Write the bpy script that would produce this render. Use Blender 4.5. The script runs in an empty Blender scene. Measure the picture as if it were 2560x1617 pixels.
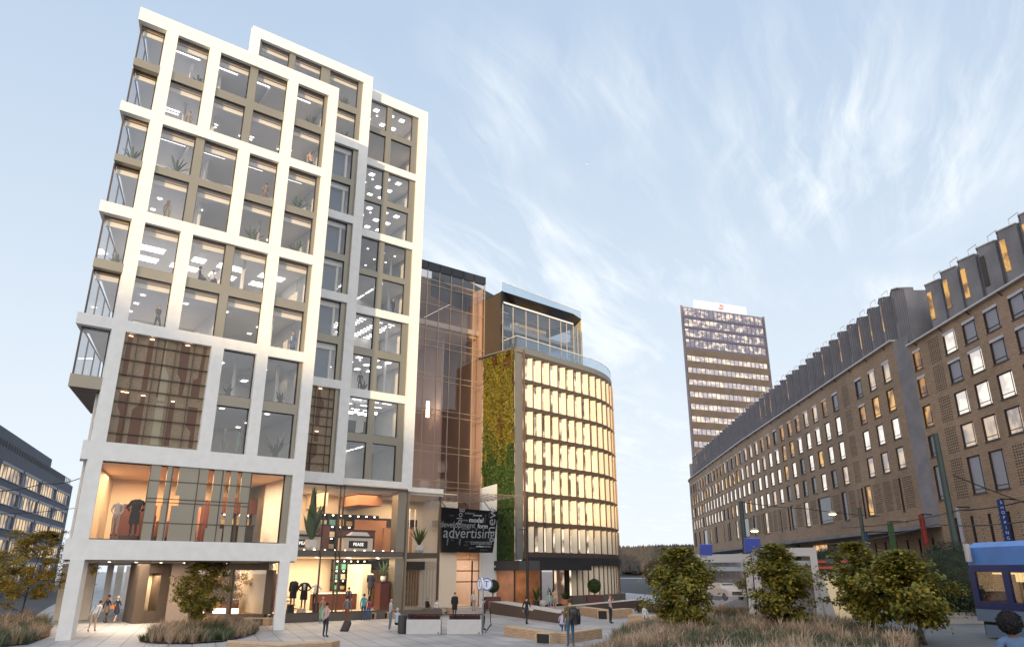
import bpy, bmesh, math, random
from mathutils import Vector, Matrix, noise
random.seed(7)
S = bpy.context.scene
COL = S.collection
R = math.radians
# ------------------------------------------------------------------ camera
EYE = Vector((0.0, 0.0, 3.395)); YAW = R(37.6); PITCH = R(18.716); FPX = 1823.7
cam = bpy.data.objects.new('camera', bpy.data.cameras.new('camera')); COL.objects.link(cam)
cam.data.sensor_width = 36.0; cam.data.lens = 36.0*FPX/2560.0
cam.data.clip_start = 0.1; cam.data.clip_end = 6000
cam.location = EYE; cam.rotation_euler = (R(90)+PITCH, 0, -YAW)
S.camera = cam
FWD = Vector((math.sin(YAW)*math.cos(PITCH), math.cos(YAW)*math.cos(PITCH), math.sin(PITCH)))
RGT = Vector((math.cos(YAW), -math.sin(YAW), 0)); UPV = RGT.cross(FWD)
def ray(px, py): return RGT*((px-1280)/FPX) - UPV*((py-808.5)/FPX) + FWD
def at_z(px, py, z=0.0):
    d = ray(px, py); return EYE + d*((z-EYE.z)/d.z)
def at_y(px, py, y):
    d = ray(px, py); return EYE + d*(y/d.y)
# the street side of the square lies 0.85 m higher behind a gentle bank
B0 = Vector((27.97, 27.45)); BD = Vector((.853, .521)).normalized(); BN = Vector((BD.y, -BD.x))
def bank(x, y):
    d = (Vector((x, y))-B0).dot(BN); t = max(0.0, min(1.0, d/4.0)); return 0.85*t*t*(3-2*t)
def at_g(px, py):
    p = at_z(px, py, 0.0)
    for k in range(40): p = at_z(px, py, .5*(p.z+bank(p.x, p.y)))
    return p
# ------------------------------------------------------------------ world, sun, exposure
EL = R(2.6); AZ = R(227.5)                       # sun stands low behind the viewer's left shoulder
w = bpy.data.worlds.new('World'); S.world = w; w.use_nodes = True
nt = w.node_tree; nt.nodes.clear()
N = nt.nodes.new; L = nt.links.new
out = N('ShaderNodeOutputWorld'); bg = N('ShaderNodeBackground'); L(bg.outputs[0], out.inputs[0])
sky = N('ShaderNodeTexSky'); sky.sky_type = 'NISHITA'; sky.sun_disc = False
sky.sun_elevation = EL; sky.sun_rotation = AZ; sky.altitude = 50; sky.air_density = 1.0; sky.dust_density = 1.0; sky.ozone_density = 2.0
geo = N('ShaderNodeTexCoord')
sep = N('ShaderNodeSeparateXYZ'); L(geo.outputs['Generated'], sep.inputs[0])
def mth(op, a, b=None, c=None):
    n = N('ShaderNodeMath'); n.operation = op
    for i, v in enumerate((a, b, c)):
        if v is None: continue
        if isinstance(v, (int, float)): n.inputs[i].default_value = v
        else: L(v, n.inputs[i])
    return n.outputs[0]
# cirrus on a flat high layer: direction divided by its height
zc = mth('MAXIMUM', sep.outputs[2], 0.03)
u_ = mth('DIVIDE', sep.outputs[0], zc); v_ = mth('DIVIDE', sep.outputs[1], zc)
cmb = N('ShaderNodeCombineXYZ'); L(u_, cmb.inputs[0]); L(v_, cmb.inputs[1])
def cirrus(scale_x, scale_y, rot, det, lo, hi, off=0.0, warp=0.6):
    mp = N('ShaderNodeMapping'); mp.inputs['Rotation'].default_value = (0, 0, rot); mp.inputs['Location'].default_value = (off, off*1.7, 0)
    L(cmb.outputs[0], mp.inputs[0])
    wn = N('ShaderNodeTexNoise'); wn.inputs['Scale'].default_value = 0.9; wn.inputs['Detail'].default_value = 3; L(mp.outputs[0], wn.inputs['Vector'])
    mx = N('ShaderNodeMix'); mx.data_type = 'VECTOR'; mx.inputs['Factor'].default_value = warp
    ad = N('ShaderNodeVectorMath'); ad.operation = 'ADD'; L(mp.outputs[0], ad.inputs[0])
    sc = N('ShaderNodeVectorMath'); sc.operation = 'SCALE'; sc.inputs['Scale'].default_value = warp; L(wn.outputs['Color'], sc.inputs[0]); L(sc.outputs[0], ad.inputs[1])
    m2 = N('ShaderNodeMapping'); m2.inputs['Scale'].default_value = (scale_x, scale_y, 1); L(ad.outputs[0], m2.inputs[0])
    nz = N('ShaderNodeTexNoise'); nz.inputs['Scale'].default_value = 1.0; nz.inputs['Detail'].default_value = det; nz.inputs['Roughness'].default_value = 0.62
    L(m2.outputs[0], nz.inputs['Vector'])
    mr = N('ShaderNodeMapRange'); mr.inputs['From Min'].default_value = lo; mr.inputs['From Max'].default_value = hi; L(nz.outputs['Fac'], mr.inputs['Value'])
    return mr.outputs[0]
c1 = cirrus(0.75, 4.2, R(-34), 10, 0.47, 0.76, 1.3, 0.50)
c2 = cirrus(1.1, 9.0, R(-22), 10, 0.50, 0.80, 7.1, 0.35)
big = cirrus(0.6, 1.1, R(-30), 3, 0.42, 0.60, 3.4, 0.3)
rt = N('ShaderNodeVectorMath'); rt.operation = 'DOT_PRODUCT'; L(geo.outputs['Generated'], rt.inputs[0]); rt.inputs[1].default_value = (math.cos(R(37.6)), -math.sin(R(37.6)), 0)
side = N('ShaderNodeMapRange'); side.interpolation_type = 'SMOOTHSTEP'; side.inputs['From Min'].default_value = -.28; side.inputs['From Max'].default_value = .05; L(rt.outputs['Value'], side.inputs['Value'])
topm = N('ShaderNodeMapRange'); topm.interpolation_type = 'SMOOTHSTEP'; topm.inputs['From Min'].default_value = .70; topm.inputs['From Max'].default_value = .52; L(sep.outputs[2], topm.inputs['Value'])
cl = mth('MULTIPLY', mth('MULTIPLY', mth('ADD', c1, mth('MULTIPLY', c2, 0.7)), big), mth('MULTIPLY', side.outputs[0], topm.outputs[0]))
# haze whitens the low sky all round, and the sky round the low sun glows
hz = N('ShaderNodeMapRange'); hz.inputs['From Min'].default_value = 0.66; hz.inputs['From Max'].default_value = 0.0; L(sep.outputs[2], hz.inputs['Value'])
hzp = mth('POWER', hz.outputs[0], 1.15)
tint = N('ShaderNodeMix'); tint.data_type = 'RGBA'; tint.inputs['Factor'].default_value = 0.88
L(sky.outputs[0], tint.inputs['A']); tint.inputs['B'].default_value = (1.78, 2.22, 2.82, 1)
lowm = N('ShaderNodeMix'); lowm.data_type = 'RGBA'; L(mth('MINIMUM', mth('MULTIPLY', hzp, 1.08), 1.0), lowm.inputs['Factor']); L(tint.outputs['Result'], lowm.inputs['A']); lowm.inputs['B'].default_value = (2.80, 3.02, 3.22, 1)
clm = N('ShaderNodeMix'); clm.data_type = 'RGBA'; L(mth('MINIMUM', mth('MULTIPLY', cl, 1.35), 0.95), clm.inputs['Factor']); L(lowm.outputs['Result'], clm.inputs['A']); clm.inputs['B'].default_value = (3.0, 3.2, 3.36, 1)
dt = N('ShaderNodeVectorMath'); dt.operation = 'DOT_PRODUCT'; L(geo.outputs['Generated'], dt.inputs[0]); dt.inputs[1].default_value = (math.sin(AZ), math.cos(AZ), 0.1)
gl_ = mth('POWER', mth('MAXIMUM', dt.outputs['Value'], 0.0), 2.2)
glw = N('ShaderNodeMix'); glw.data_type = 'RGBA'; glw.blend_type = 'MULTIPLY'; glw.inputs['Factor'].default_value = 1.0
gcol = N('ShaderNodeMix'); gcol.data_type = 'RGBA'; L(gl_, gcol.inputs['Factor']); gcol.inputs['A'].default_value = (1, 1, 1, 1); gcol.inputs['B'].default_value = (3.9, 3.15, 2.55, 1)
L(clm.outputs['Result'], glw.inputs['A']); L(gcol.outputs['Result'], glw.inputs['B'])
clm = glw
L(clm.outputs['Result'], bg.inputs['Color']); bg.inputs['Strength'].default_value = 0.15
sun = bpy.data.objects.new('sun', bpy.data.lights.new('sun', 'SUN')); COL.objects.link(sun)
sun.data.energy = 2.0; sun.data.angle = R(0.5); sun.data.color = (1.0, 0.74, 0.40)
sd = Vector((math.sin(AZ)*math.cos(EL), math.cos(AZ)*math.cos(EL), math.sin(EL)))
sun.rotation_euler = sd.to_track_quat('Z', 'Y').to_euler(); sun.location = (-60, -60, 60)
S.view_settings.view_transform = 'Standard'; S.view_settings.look = 'None'; S.view_settings.gamma = 1.0; S.view_settings.use_curve_mapping = False
S.view_settings.exposure = 1.1
S.render.engine = 'CYCLES'
S.cycles.use_denoising = True; S.cycles.max_bounces = 8; S.cycles.transparent_max_bounces = 16; S.cycles.diffuse_bounces = 3; S.cycles.glossy_bounces = 3
S.cycles.caustics_reflective = False; S.cycles.caustics_refractive = False; S.cycles.sample_clamp_indirect = 4.0; S.cycles.use_light_tree = True
# ------------------------------------------------------------------ materials
def base_mat(name):
    m = bpy.data.materials.new(name); m.use_nodes = True
    return m, m.node_tree, m.node_tree.nodes['Principled BSDF']
def mat(name, col, rough=0.7, metal=0.0, var=0.0, scale=3.0, bump=0.0, bscale=None, emit=None, estr=0.0, spec=None, detail=6):
    m, t, b = base_mat(name)
    b.inputs['Base Color'].default_value = (*col, 1); b.inputs['Roughness'].default_value = rough; b.inputs['Metallic'].default_value = metal
    if spec is not None: b.inputs['Specular IOR Level'].default_value = spec
    if emit: b.inputs['Emission Color'].default_value = (*emit, 1); b.inputs['Emission Strength'].default_value = estr*1.8
    if var or bump:
        tc = t.nodes.new('ShaderNodeTexCoord'); nz = t.nodes.new('ShaderNodeTexNoise'); nz.inputs['Scale'].default_value = scale; nz.inputs['Detail'].default_value = detail
        t.links.new(tc.outputs['Object'], nz.inputs['Vector'])
        if var:
            mr = t.nodes.new('ShaderNodeMapRange'); mr.inputs['From Min'].default_value = 0.3; mr.inputs['From Max'].default_value = 0.7; mr.inputs['To Min'].default_value = 1-var; mr.inputs['To Max'].default_value = 1+var
            t.links.new(nz.outputs['Fac'], mr.inputs['Value'])
            vm = t.nodes.new('ShaderNodeVectorMath'); vm.operation = 'SCALE'; vm.inputs[0].default_value = col; t.links.new(mr.outputs[0], vm.inputs['Scale'])
            t.links.new(vm.outputs[0], b.inputs['Base Color'])
        if bump:
            n2 = t.nodes.new('ShaderNodeTexNoise'); n2.inputs['Scale'].default_value = bscale or scale*6; n2.inputs['Detail'].default_value = 4; t.links.new(tc.outputs['Object'], n2.inputs['Vector'])
            bp = t.nodes.new('ShaderNodeBump'); bp.inputs['Strength'].default_value = bump; bp.inputs['Distance'].default_value = 0.02
            t.links.new(n2.outputs['Fac'], bp.inputs['Height']); t.links.new(bp.outputs[0], b.inputs['Normal'])
    return m
def glass(name, tint, gloss=0.9, rough=0.0, ior=1.5, minrefl=0.0):
    m = bpy.data.materials.new(name); m.use_nodes = True; t = m.node_tree; t.nodes.clear()
    o = t.nodes.new('ShaderNodeOutputMaterial'); mx = t.nodes.new('ShaderNodeMixShader'); tr = t.nodes.new('ShaderNodeBsdfTransparent'); gl = t.nodes.new('ShaderNodeBsdfGlossy')
    lw = t.nodes.new('ShaderNodeLayerWeight'); lw.inputs['Blend'].default_value = .5
    f0 = ((ior-1)/(ior+1))**2*1.7+minrefl          # both faces of the pane
    pw = t.nodes.new('ShaderNodeMath'); pw.operation = 'POWER'; pw.inputs[1].default_value = 4.6; t.links.new(lw.outputs['Facing'], pw.inputs[0])
    ad = t.nodes.new('ShaderNodeMath'); ad.operation = 'MULTIPLY_ADD'; ad.use_clamp = True; ad.inputs[1].default_value = 1-f0; ad.inputs[2].default_value = f0; t.links.new(pw.outputs[0], ad.inputs[0])
    tr.inputs[0].default_value = (*tint, 1); gl.inputs['Roughness'].default_value = rough; gl.inputs['Color'].default_value = (gloss, gloss, gloss, 1)
    t.links.new(ad.outputs[0], mx.inputs[0]); t.links.new(tr.outputs[0], mx.inputs[1]); t.links.new(gl.outputs[0], mx.inputs[2]); t.links.new(mx.outputs[0], o.inputs[0])
    return m
EK = 1.8                                              # lamp scale that goes with the exposure
def emis(name, col, s):
    m = bpy.data.materials.new(name); m.use_nodes = True; t = m.node_tree; t.nodes.clear()
    o = t.nodes.new('ShaderNodeOutputMaterial'); e = t.nodes.new('ShaderNodeEmission'); e.inputs[0].default_value = (*col, 1); e.inputs[1].default_value = s*EK
    t.links.new(e.outputs[0], o.inputs[0]); return m
# ------------------------------------------------------------------ mesh collector
class MB:
    def __init__(s): s.v = []; s.f = []; s.m = []
    def quad(s, a, b, c, d, m=0):
        n = len(s.v); s.v += [Vector(a), Vector(b), Vector(c), Vector(d)]; s.f.append((n, n+1, n+2, n+3)); s.m.append(m); return s
    def poly(s, pts, m=0):
        n = len(s.v); s.v += [Vector(p) for p in pts]; s.f.append(tuple(range(n, n+len(pts)))); s.m.append(m); return s
    def box(s, x0, x1, y0, y1, z0, z1, m=0):
        return s.prism([(x0, y0), (x1, y0), (x1, y1), (x0, y1)], z0, z1, m)
    def prism(s, pl, z0, z1, m=0, top=None):
        n = len(s.v); k = len(pl); q = top or pl
        s.v += [Vector((p[0], p[1], z0)) for p in pl] + [Vector((p[0], p[1], z1)) for p in q]
        s.f.append(tuple(n+i for i in reversed(range(k)))); s.f.append(tuple(n+k+i for i in range(k)))
        for i in range(k): j = (i+1) % k; s.f.append((n+i, n+j, n+k+j, n+k+i))
        s.m += [m]*(k+2); return s
    def slab(s, pts, thick, m=0):                      # polygon in space given thickness along -normal
        P = [Vector(p) for p in pts]; nn = (P[1]-P[0]).cross(P[2]-P[0]).normalized()*thick; n = len(s.v); k = len(P)
        s.v += P+[p-nn for p in P]; s.f.append(tuple(n+i for i in range(k))); s.f.append(tuple(n+k+i for i in reversed(range(k))))
        for i in range(k): j = (i+1) % k; s.f.append((n+j, n+i, n+k+i, n+k+j))
        s.m += [m]*(k+2); return s
    def bar(s, a, b, w, h=None, m=0, up=(0, 0, 1)):
        a = Vector(a); b = Vector(b); d = (b-a).normalized(); u = Vector(up)
        if abs(d.dot(u)) > .98: u = Vector((1, 0, 0))
        x = d.cross(u).normalized(); y = x.cross(d); h = h or w; n = len(s.v)
        for p in (a, b):
            for i, j in ((-1, -1), (1, -1), (1, 1), (-1, 1)): s.v.append(p+x*(i*w/2)+y*(j*h/2))
        s.f += [(n, n+1, n+2, n+3), (n+7, n+6, n+5, n+4)]+[(n+i, n+4+i, n+4+(i+1) % 4, n+(i+1) % 4) for i in range(4)]; s.m += [m]*6; return s
    def tube(s, pts, r, n=8, m=0, cap=True):
        P = [Vector(p) for p in pts]; rr = r if isinstance(r, (list, tuple)) else [r]*len(P); base = len(s.v); ref = None
        for i, p in enumerate(P):
            d = (P[min(i+1, len(P)-1)]-P[max(i-1, 0)]).normalized()
            if ref is None: ref = Vector((1, 0, 0)) if abs(d.z) > .7 else Vector((0, 0, 1))
            x = d.cross(ref).normalized(); y = x.cross(d)
            for k in range(n): a = 2*math.pi*k/n; s.v.append(p+(x*math.cos(a)+y*math.sin(a))*rr[i])
        for i in range(len(P)-1):
            for k in range(n): s.f.append((base+i*n+k, base+i*n+(k+1) % n, base+(i+1)*n+(k+1) % n, base+(i+1)*n+k)); s.m.append(m)
        if cap:
            s.f.append(tuple(base+k for k in reversed(range(n)))); s.f.append(tuple(base+(len(P)-1)*n+k for k in range(n))); s.m += [m, m]
        return s
    def lathe(s, prof, c, n=12, m=0):
        c = Vector(c); base = len(s.v)
        for r, z in prof:
            for k in range(n): a = 2*math.pi*k/n; s.v.append(c+Vector((r*math.cos(a), r*math.sin(a), z)))
        for i in range(len(prof)-1):
            for k in range(n): s.f.append((base+i*n+k, base+i*n+(k+1) % n, base+(i+1)*n+(k+1) % n, base+(i+1)*n+k)); s.m.append(m)
        s.f.append(tuple(base+k for k in reversed(range(n)))); s.f.append(tuple(base+(len(prof)-1)*n+k for k in range(n))); s.m += [m, m]; return s
    def xform(s, M): s.v = [M @ v for v in s.v]; return s
    def build(s, name, mats, parent=None, smooth=False, local=False):
        me = bpy.data.meshes.new(name)
        off = Vector((0, 0, 0))
        if parent is not None and not local:
            q = parent
            while q is not None: off = off+q.location; q = q.parent
        me.from_pydata([v-off for v in s.v], [], s.f)
        mats = mats if isinstance(mats, (list, tuple)) else [mats]
        for x in mats: me.materials.append(x)
        if len(mats) > 1: me.polygons.foreach_set('material_index', s.m)
        if smooth: me.polygons.foreach_set('use_smooth', [True]*len(me.polygons))
        me.update()
        o = bpy.data.objects.new(name, me); COL.objects.link(o)
        if parent is not None: o.parent = parent
        return o
def tag(o, label, cat, group=None, kind=None):
    if kind: o['kind'] = kind
    if label: o['label'] = label
    if cat: o['category'] = cat
    if group: o['group'] = group
    return o
def thing(name, label, cat, loc=(0, 0, 0), rz=0.0, group=None):
    o = bpy.data.objects.new(name, None); o.empty_display_size = .3; COL.objects.link(o)
    o.location = loc; o.rotation_euler = (0, 0, rz); return tag(o, label, cat, group)
def structure(o): o['kind'] = 'structure'; return o
def kids(o): return [c for c in COL.objects if c.parent == o]
def dup(root, loc=None, rz=None, label=None, scale=None, group=None):
    def cp(o, par):
        c = o.copy(); COL.objects.link(c)
        if par is not None: c.parent = par
        for ch in list(o.children): cp(ch, c)
        return c
    r = cp(root, None)
    if loc is not None: r.location = loc
    if rz is not None: r.rotation_euler = (0, 0, rz)
    if scale: r.scale = scale if isinstance(scale, (tuple, list)) else (scale,)*3
    if label: r['label'] = label
    if group: r['group'] = group
    return r
def text_mesh(body, size, M, extr=0.004, align='CENTER'):
    cu = bpy.data.curves.new('lettering', 'FONT'); cu.body = body; cu.size = size; cu.extrude = extr; cu.align_x = align; cu.align_y = 'CENTER'; cu.resolution_u = 3
    o = bpy.data.objects.new('lettering', cu); COL.objects.link(o)
    dg = bpy.context.evaluated_depsgraph_get(); me = bpy.data.meshes.new_from_object(o.evaluated_get(dg))
    vs = [M @ v.co for v in me.vertices]; fs = [tuple(p.vertices) for p in me.polygons]
    bpy.data.objects.remove(o); bpy.data.curves.remove(cu); bpy.data.meshes.remove(me); return vs, fs
def add_text(mb, body, size, M, m=0, extr=0.004, align='CENTER'):
    vs, fs = text_mesh(body, size, M, extr, align); n = len(mb.v); mb.v += vs; mb.f += [tuple(i+n for i in f) for f in fs]; mb.m += [m]*len(fs)
def frameM(o, ux, uy):                                # matrix with local x = ux, y = uy at o
    ux = Vector(ux).normalized(); uy = Vector(uy).normalized(); uz = ux.cross(uy)
    M = Matrix.Identity(4)
    for i in range(3): M[i][0] = ux[i]; M[i][1] = uy[i]; M[i][2] = uz[i]; M[i][3] = o[i]
    return M
# shared materials
M = {}
M['stone'] = mat('pale_limestone', (.79, .78, .75), .75, var=.05, scale=1.9, bump=.12, bscale=9, detail=10)
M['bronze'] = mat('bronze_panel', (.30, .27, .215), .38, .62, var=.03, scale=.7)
M['bronze_dark'] = mat('dark_bronze', (.11, .082, .062), .45, .3, var=.05, scale=1.5)
M['dark'] = mat('black_metal', (.025, .024, .024), .45, .2)
M['char'] = mat('charcoal_panel', (.035, .037, .042), .4, .1, var=.05)
M['glass'] = glass('clear_glass', (.93, .94, .96), ior=1.5, minrefl=.05)
M['glass_brown'] = glass('bronze_tinted_glass', (.80, .70, .64), ior=1.55, minrefl=.02)
M['ceil'] = mat('grey_ceiling', (.78, .78, .80), .9)
M['intwall'] = mat('interior_plaster', (.80, .78, .76), .9)
M['carpet'] = mat('carpet', (.22, .21, .21), .95, var=.08)
M['lamp'] = emis('lamp_white', (1, .96, .9), 1.6)
M['lampw'] = emis('lamp_warm', (1, .83, .6), 2.6)
M['wood'] = mat('oak', (.48, .31, .17), .6, var=.12, scale=4)
M['white'] = mat('white_paint', (.8, .79, .77), .6)
M['cream'] = mat('cream_plaster', (.78, .66, .52), .8)
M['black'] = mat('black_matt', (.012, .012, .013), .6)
M['oxblood'] = mat('oxblood_lacquer', (.10, .030, .024), .4)
# ================================================================== SETTING: ground
def sheet(name, pts, m, kind='structure'):
    mb = MB(); mb.poly(pts); o = mb.build(name, m); o['kind'] = kind; return o
def paving_mat():
    m, t, b = base_mat('plaza_paving'); n = t.nodes.new; l = t.links.new
    tc = n('ShaderNodeTexCoord'); mp = n('ShaderNodeMapping'); mp.vector_type = 'POINT'
    mp.inputs['Rotation'].default_value = (0, 0, -math.atan2(.963, .27))      # courses run away from the viewer
    l(tc.outputs['Object'], mp.inputs[0])
    br = n('ShaderNodeTexBrick'); br.inputs['Scale'].default_value = 1.0; br.inputs['Brick Width'].default_value = 3.1; br.inputs['Row Height'].default_value = 1.06
    br.inputs['Mortar Size'].default_value = .022; br.inputs['Mortar Smooth'].default_value = .2; br.offset = .37
    br.inputs['Color1'].default_value = (.37, .36, .365, 1); br.inputs['Color2'].default_value = (.47, .455, .455, 1); br.inputs['Mortar'].default_value = (.10, .098, .10, 1)
    l(mp.outputs[0], br.inputs['Vector'])
    nz = n('ShaderNodeTexNoise'); nz.inputs['Scale'].default_value = .35; nz.inputs['Detail'].default_value = 9; l(tc.outputs['Object'], nz.inputs['Vector'])
    mr = n('ShaderNodeMapRange'); mr.inputs['From Min'].default_value = .3; mr.inputs['From Max'].default_value = .7; mr.inputs['To Min'].default_value = .74; mr.inputs['To Max'].default_value = 1.14; l(nz.outputs['Fac'], mr.inputs['Value'])
    vm = n('ShaderNodeVectorMath'); vm.operation = 'SCALE'; l(br.outputs['Color'], vm.inputs[0]); l(mr.outputs[0], vm.inputs['Scale']); l(vm.outputs[0], b.inputs['Base Color'])
    b.inputs['Roughness'].default_value = .62
    return m
M['paving'] = paving_mat()
M['asphalt'] = mat('asphalt', (.055, .057, .062), .85, var=.18, scale=.6, bump=.2, bscale=40)
M['soil'] = mat('dark_soil', (.035, .026, .02), .95, var=.3, scale=3)
M['pavestreet'] = mat('street_concrete', (.16, .16, .165), .8, var=.15, scale=.5, bump=.15, bscale=20)
sheet('plaza', [(-900, -900, 0), (2500, -900, 0), (2500, 2500, 0), (-900, 2500, 0)], M['paving'])
# far roads
sheet('road', [(-60, 72, .004), (7.6, 70.5, .004), (11, 90, .004), (40, 240, .004), (-120, 240, .004)], M['asphalt'])
sheet('road', [at_z(1530, 1478, .004), at_z(1800, 1500, .004), at_z(1900, 1446, .004), at_z(1530, 1445, .004)], M['asphalt'])
mb = MB()
for i, (d0, d1) in enumerate([(0.02, 1), (1, 2), (2, 3), (3, 4), (4, 6), (6, 400)]):
    q = []
    for a, d in ((-90, d0), (-90, d1), (230, d1), (230, d0)):
        p = B0+BD*a+BN*d; q.append((p.x, p.y, bank(p.x, p.y)+.008))
    mb.poly(q[::-1] if False else [q[0], q[1], q[2], q[3]])
structure(mb.build('street', M['pavestreet']))
# unseen ridge added behind the viewer, its skyline shaped to shade the facades
def sunp(p, q, z): return Vector((p*.676+q*.737, -p*.737+q*.676, z))
prof = [(p_, h_+10.2) for p_, h_ in [(-200, 26), (-60, 25.5), (-31, 24.6), (-28, 23.6), (-26.5, 22.6), (-22, 21.8), (-19.5, 21.2), (-16, 18), (-12, 15.0), (-5, 14.4), (0, 17), (4.5, 33), (8, 60), (11, 104), (34, 112), (52, 108), (70, 60), (160, 40)]]
mb = MB()
for (p0, h0), (p1, h1) in zip(prof, prof[1:]):
    n = len(mb.v); mb.v += [sunp(p0, -300, h0), sunp(p1, -300, h1), sunp(p1, -300-h1*.9-8, -1), sunp(p0, -300-h0*.9-8, -1), sunp(p0, -300+h0*1.2+3, -1), sunp(p1, -300+h1*1.2+3, -1)]
    mb.f += [(n, n+1, n+2, n+3), (n+1, n, n+4, n+5)]; mb.m += [0, 0]
structure(mb.build('hill', mat('sun_blocker_scrub', (.10, .095, .075), .95, var=.4, scale=.3)))  # invented sun blocker, not a hill of the place
# ================================================================== MAIN BUILDING (white gridded office block)
OB = thing('office_building', 'tall white gridded office block with bronze spandrels and lit shops below', 'building', (6, 46.5, 0))
Y1, Y2, Y3 = 46.5, 52.2, 53.8
SK = Vector((.285, .958))                              # its left flank runs back along this line
band = [(38.19, 39.18), (31.11, 31.80), (23.98, 24.70), (16.82, 17.50), (9.25, 10.28), (3.97, 5.02)]
tipx = [4.39, 4.36, 4.34, 4.32, 5.81, 5.84]
c1, c2, c3, c4, rc = (6.20, 6.94), (9.07, 9.80), (11.90, 12.65), (14.76, 15.50), (17.96, 18.72)
mods = [(c1, c2, c4, rc), (c1, c3, c4, rc), (c1, c2, c4, rc), (c1, c3, c4, rc), (c1, rc)]
FD = .42
mb = MB()
for (z0, z1), tx in zip(band, tipx):
    mb.box(c1[0], rc[1], Y1, Y1+FD, z0, z1)
    if tx < 5: mb.prism([(tx, Y1), (c1[0], Y1), (c1[0], Y1+FD), (c1[0], Y1+1.8), (tx+.53, Y1+1.8)], z0, z1)
    else: mb.prism([(tx, Y1), (c1[0], Y1), (c1[0], Y1+FD), (c1[0]+.1, Y1+1.2), (tx+.15, Y1+1.2)], z0, z1)
for k, cs in enumerate(mods):
    for x0, x1 in cs: mb.box(x0, x1, Y1, Y1+FD, band[k+1][1], band[k][0])
# right flank wall of the front block, legs
mb.box(rc[1]-.3, rc[1], Y1+FD, Y2+.5, 3.97, 39.18)
mb.build('front_frame', M['stone'], OB)
leg = MB(); leg.prism([(6.22, 46.42), (6.9, 46.42), (7.35, 47.9), (6.67, 47.9)], 0, 3.97); leg.build('leg', M['stone'], OB)
leg = MB(); leg.prism([(17.6, 46.42), (18.27, 46.42), (18.6, 47.5), (17.93, 47.5)], 0, 3.97); leg.build('leg', M['stone'], OB)
# second block
bd2 = [(45.25, 46.19), (38.22, 39.10), (31.10, 31.80), (24.00, 24.70), (16.83, 17.5), (9.55, 10.35)]
mb = MB()
mb.box(13.15, 24.15, Y2, Y2+.5, *bd2[0])
mb.box(13.15, 13.85, Y2, Y2+.5, 37, bd2[0][0])
for (a, b) in zip(bd2, bd2[1:]):
    mb.box(23.30, 24.15, Y2, Y2+.5, b[1], a[0]); mb.box(18.72, 24.15, Y2, Y2+.5, b[0], b[1])
mb.box(23.85, 24.15, Y2+.5, Y3+.5, 9.55, 46.19)
mb.prism([(13.15, Y2+.5), (13.5, Y2+.5), (16.3, 62), (15.9, 62)], 39.3, 46.19)
mb.build('middle_frame', M['stone'], OB)
bd3 = [(45.15, 46.2), (38.2, 38.9), (31.12, 31.8), (24.0, 24.7), (16.83, 17.5), (9.62, 10.3)]
mb = MB()
mb.box(24.2, 30.99, Y3, Y3+.5, *bd3[0])
for (a, b) in zip(bd3, bd3[1:]):
    mb.box(30.02, 30.99, Y3, Y3+.5, b[1], a[0]); mb.box(24.15, 30.99, Y3, Y3+.5, b[0], b[1])
mb.box(30.7, 30.99, Y3+.5, 66, 9.62, 46.2)
mb.build('rear_frame', M['stone'], OB)
# bronze spandrels and mullions, one part per module
sp1 = [(34.72, 35.36), (27.62, 28.16), (20.45, 21.10), (13.22, 13.88)]
sp2 = [(41.80, 42.45), (34.68, 35.26), (27.6, 28.16), (20.45, 21.1)]
sp3 = [(41.83, 42.40), (34.70, 35.26), (27.62, 28.16), (20.45, 21.1), (13.24, 13.9)]
YB1, YB2, YB3 = Y1+.2, Y2+.2, Y3+.16
def bronze(parts, name='spandrel'):
    mb = MB()
    for b in parts: mb.box(*b)
    return mb.build(name, M['bronze'], OB)
WIN = []                                             # (x0,x1,z0,z1,y)
for k in range(3):
    z0, z1 = band[k+1][1], band[k][0]; s0, s1 = sp1[k]; ops = []
    cs = mods[k]
    for (a, b) in zip(cs, cs[1:]): ops.append((a[1], b[0]))
    P = []
    for i, (x0, x1) in enumerate(ops):
        P.append((x0, x1, YB1, Y1+.4, s0, s1)); xs = [(x0, x1)]
        if x1-x0 > 4: 
            mx = .5*(x0+x1)-.02; m0, m1 = mx-.28, mx+.28
            P += [(m0, m1, YB1, Y1+.4, z0, s0), (m0, m1, YB1, Y1+.4, s1, z1)]; xs = [(x0, m0), (m1, x1)]
        if i == len(ops)-1:
            f = 17.72; P += [(f, x1, YB1, Y1+.4, z0, s0), (f, x1, YB1, Y1+.4, s1, z1)]; xs = [(x0, f)]
        for a, b in xs: WIN += [(a, b, z0, s0, YB1+.12), (a, b, s1, z1, YB1+.12)]
    bronze(P)
    mb = MB(); mb.prism([(4.60, Y1), (c1[0], Y1), (c1[0], Y1+.9), (4.86, Y1+.9)], sp1[k][0]-.05, sp1[k][1]-.12); mb.build('spandrel', M['bronze'], OB)
# module with the tan feature panel
z0, z1 = band[4][1], band[3][0]; P = []
for x0, x1 in ((c3[1], c4[0]), (c4[1], 17.72)):
    P.append((x0, x1, YB1, Y1+.4, 13.22, 13.88)); WIN += [(x0, x1, z0, 13.22, YB1+.12), (x0, x1, 13.88, z1, YB1+.12)]
P.append((17.72, rc[0], YB1, Y1+.4, z0, z1)); bronze(P)
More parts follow.
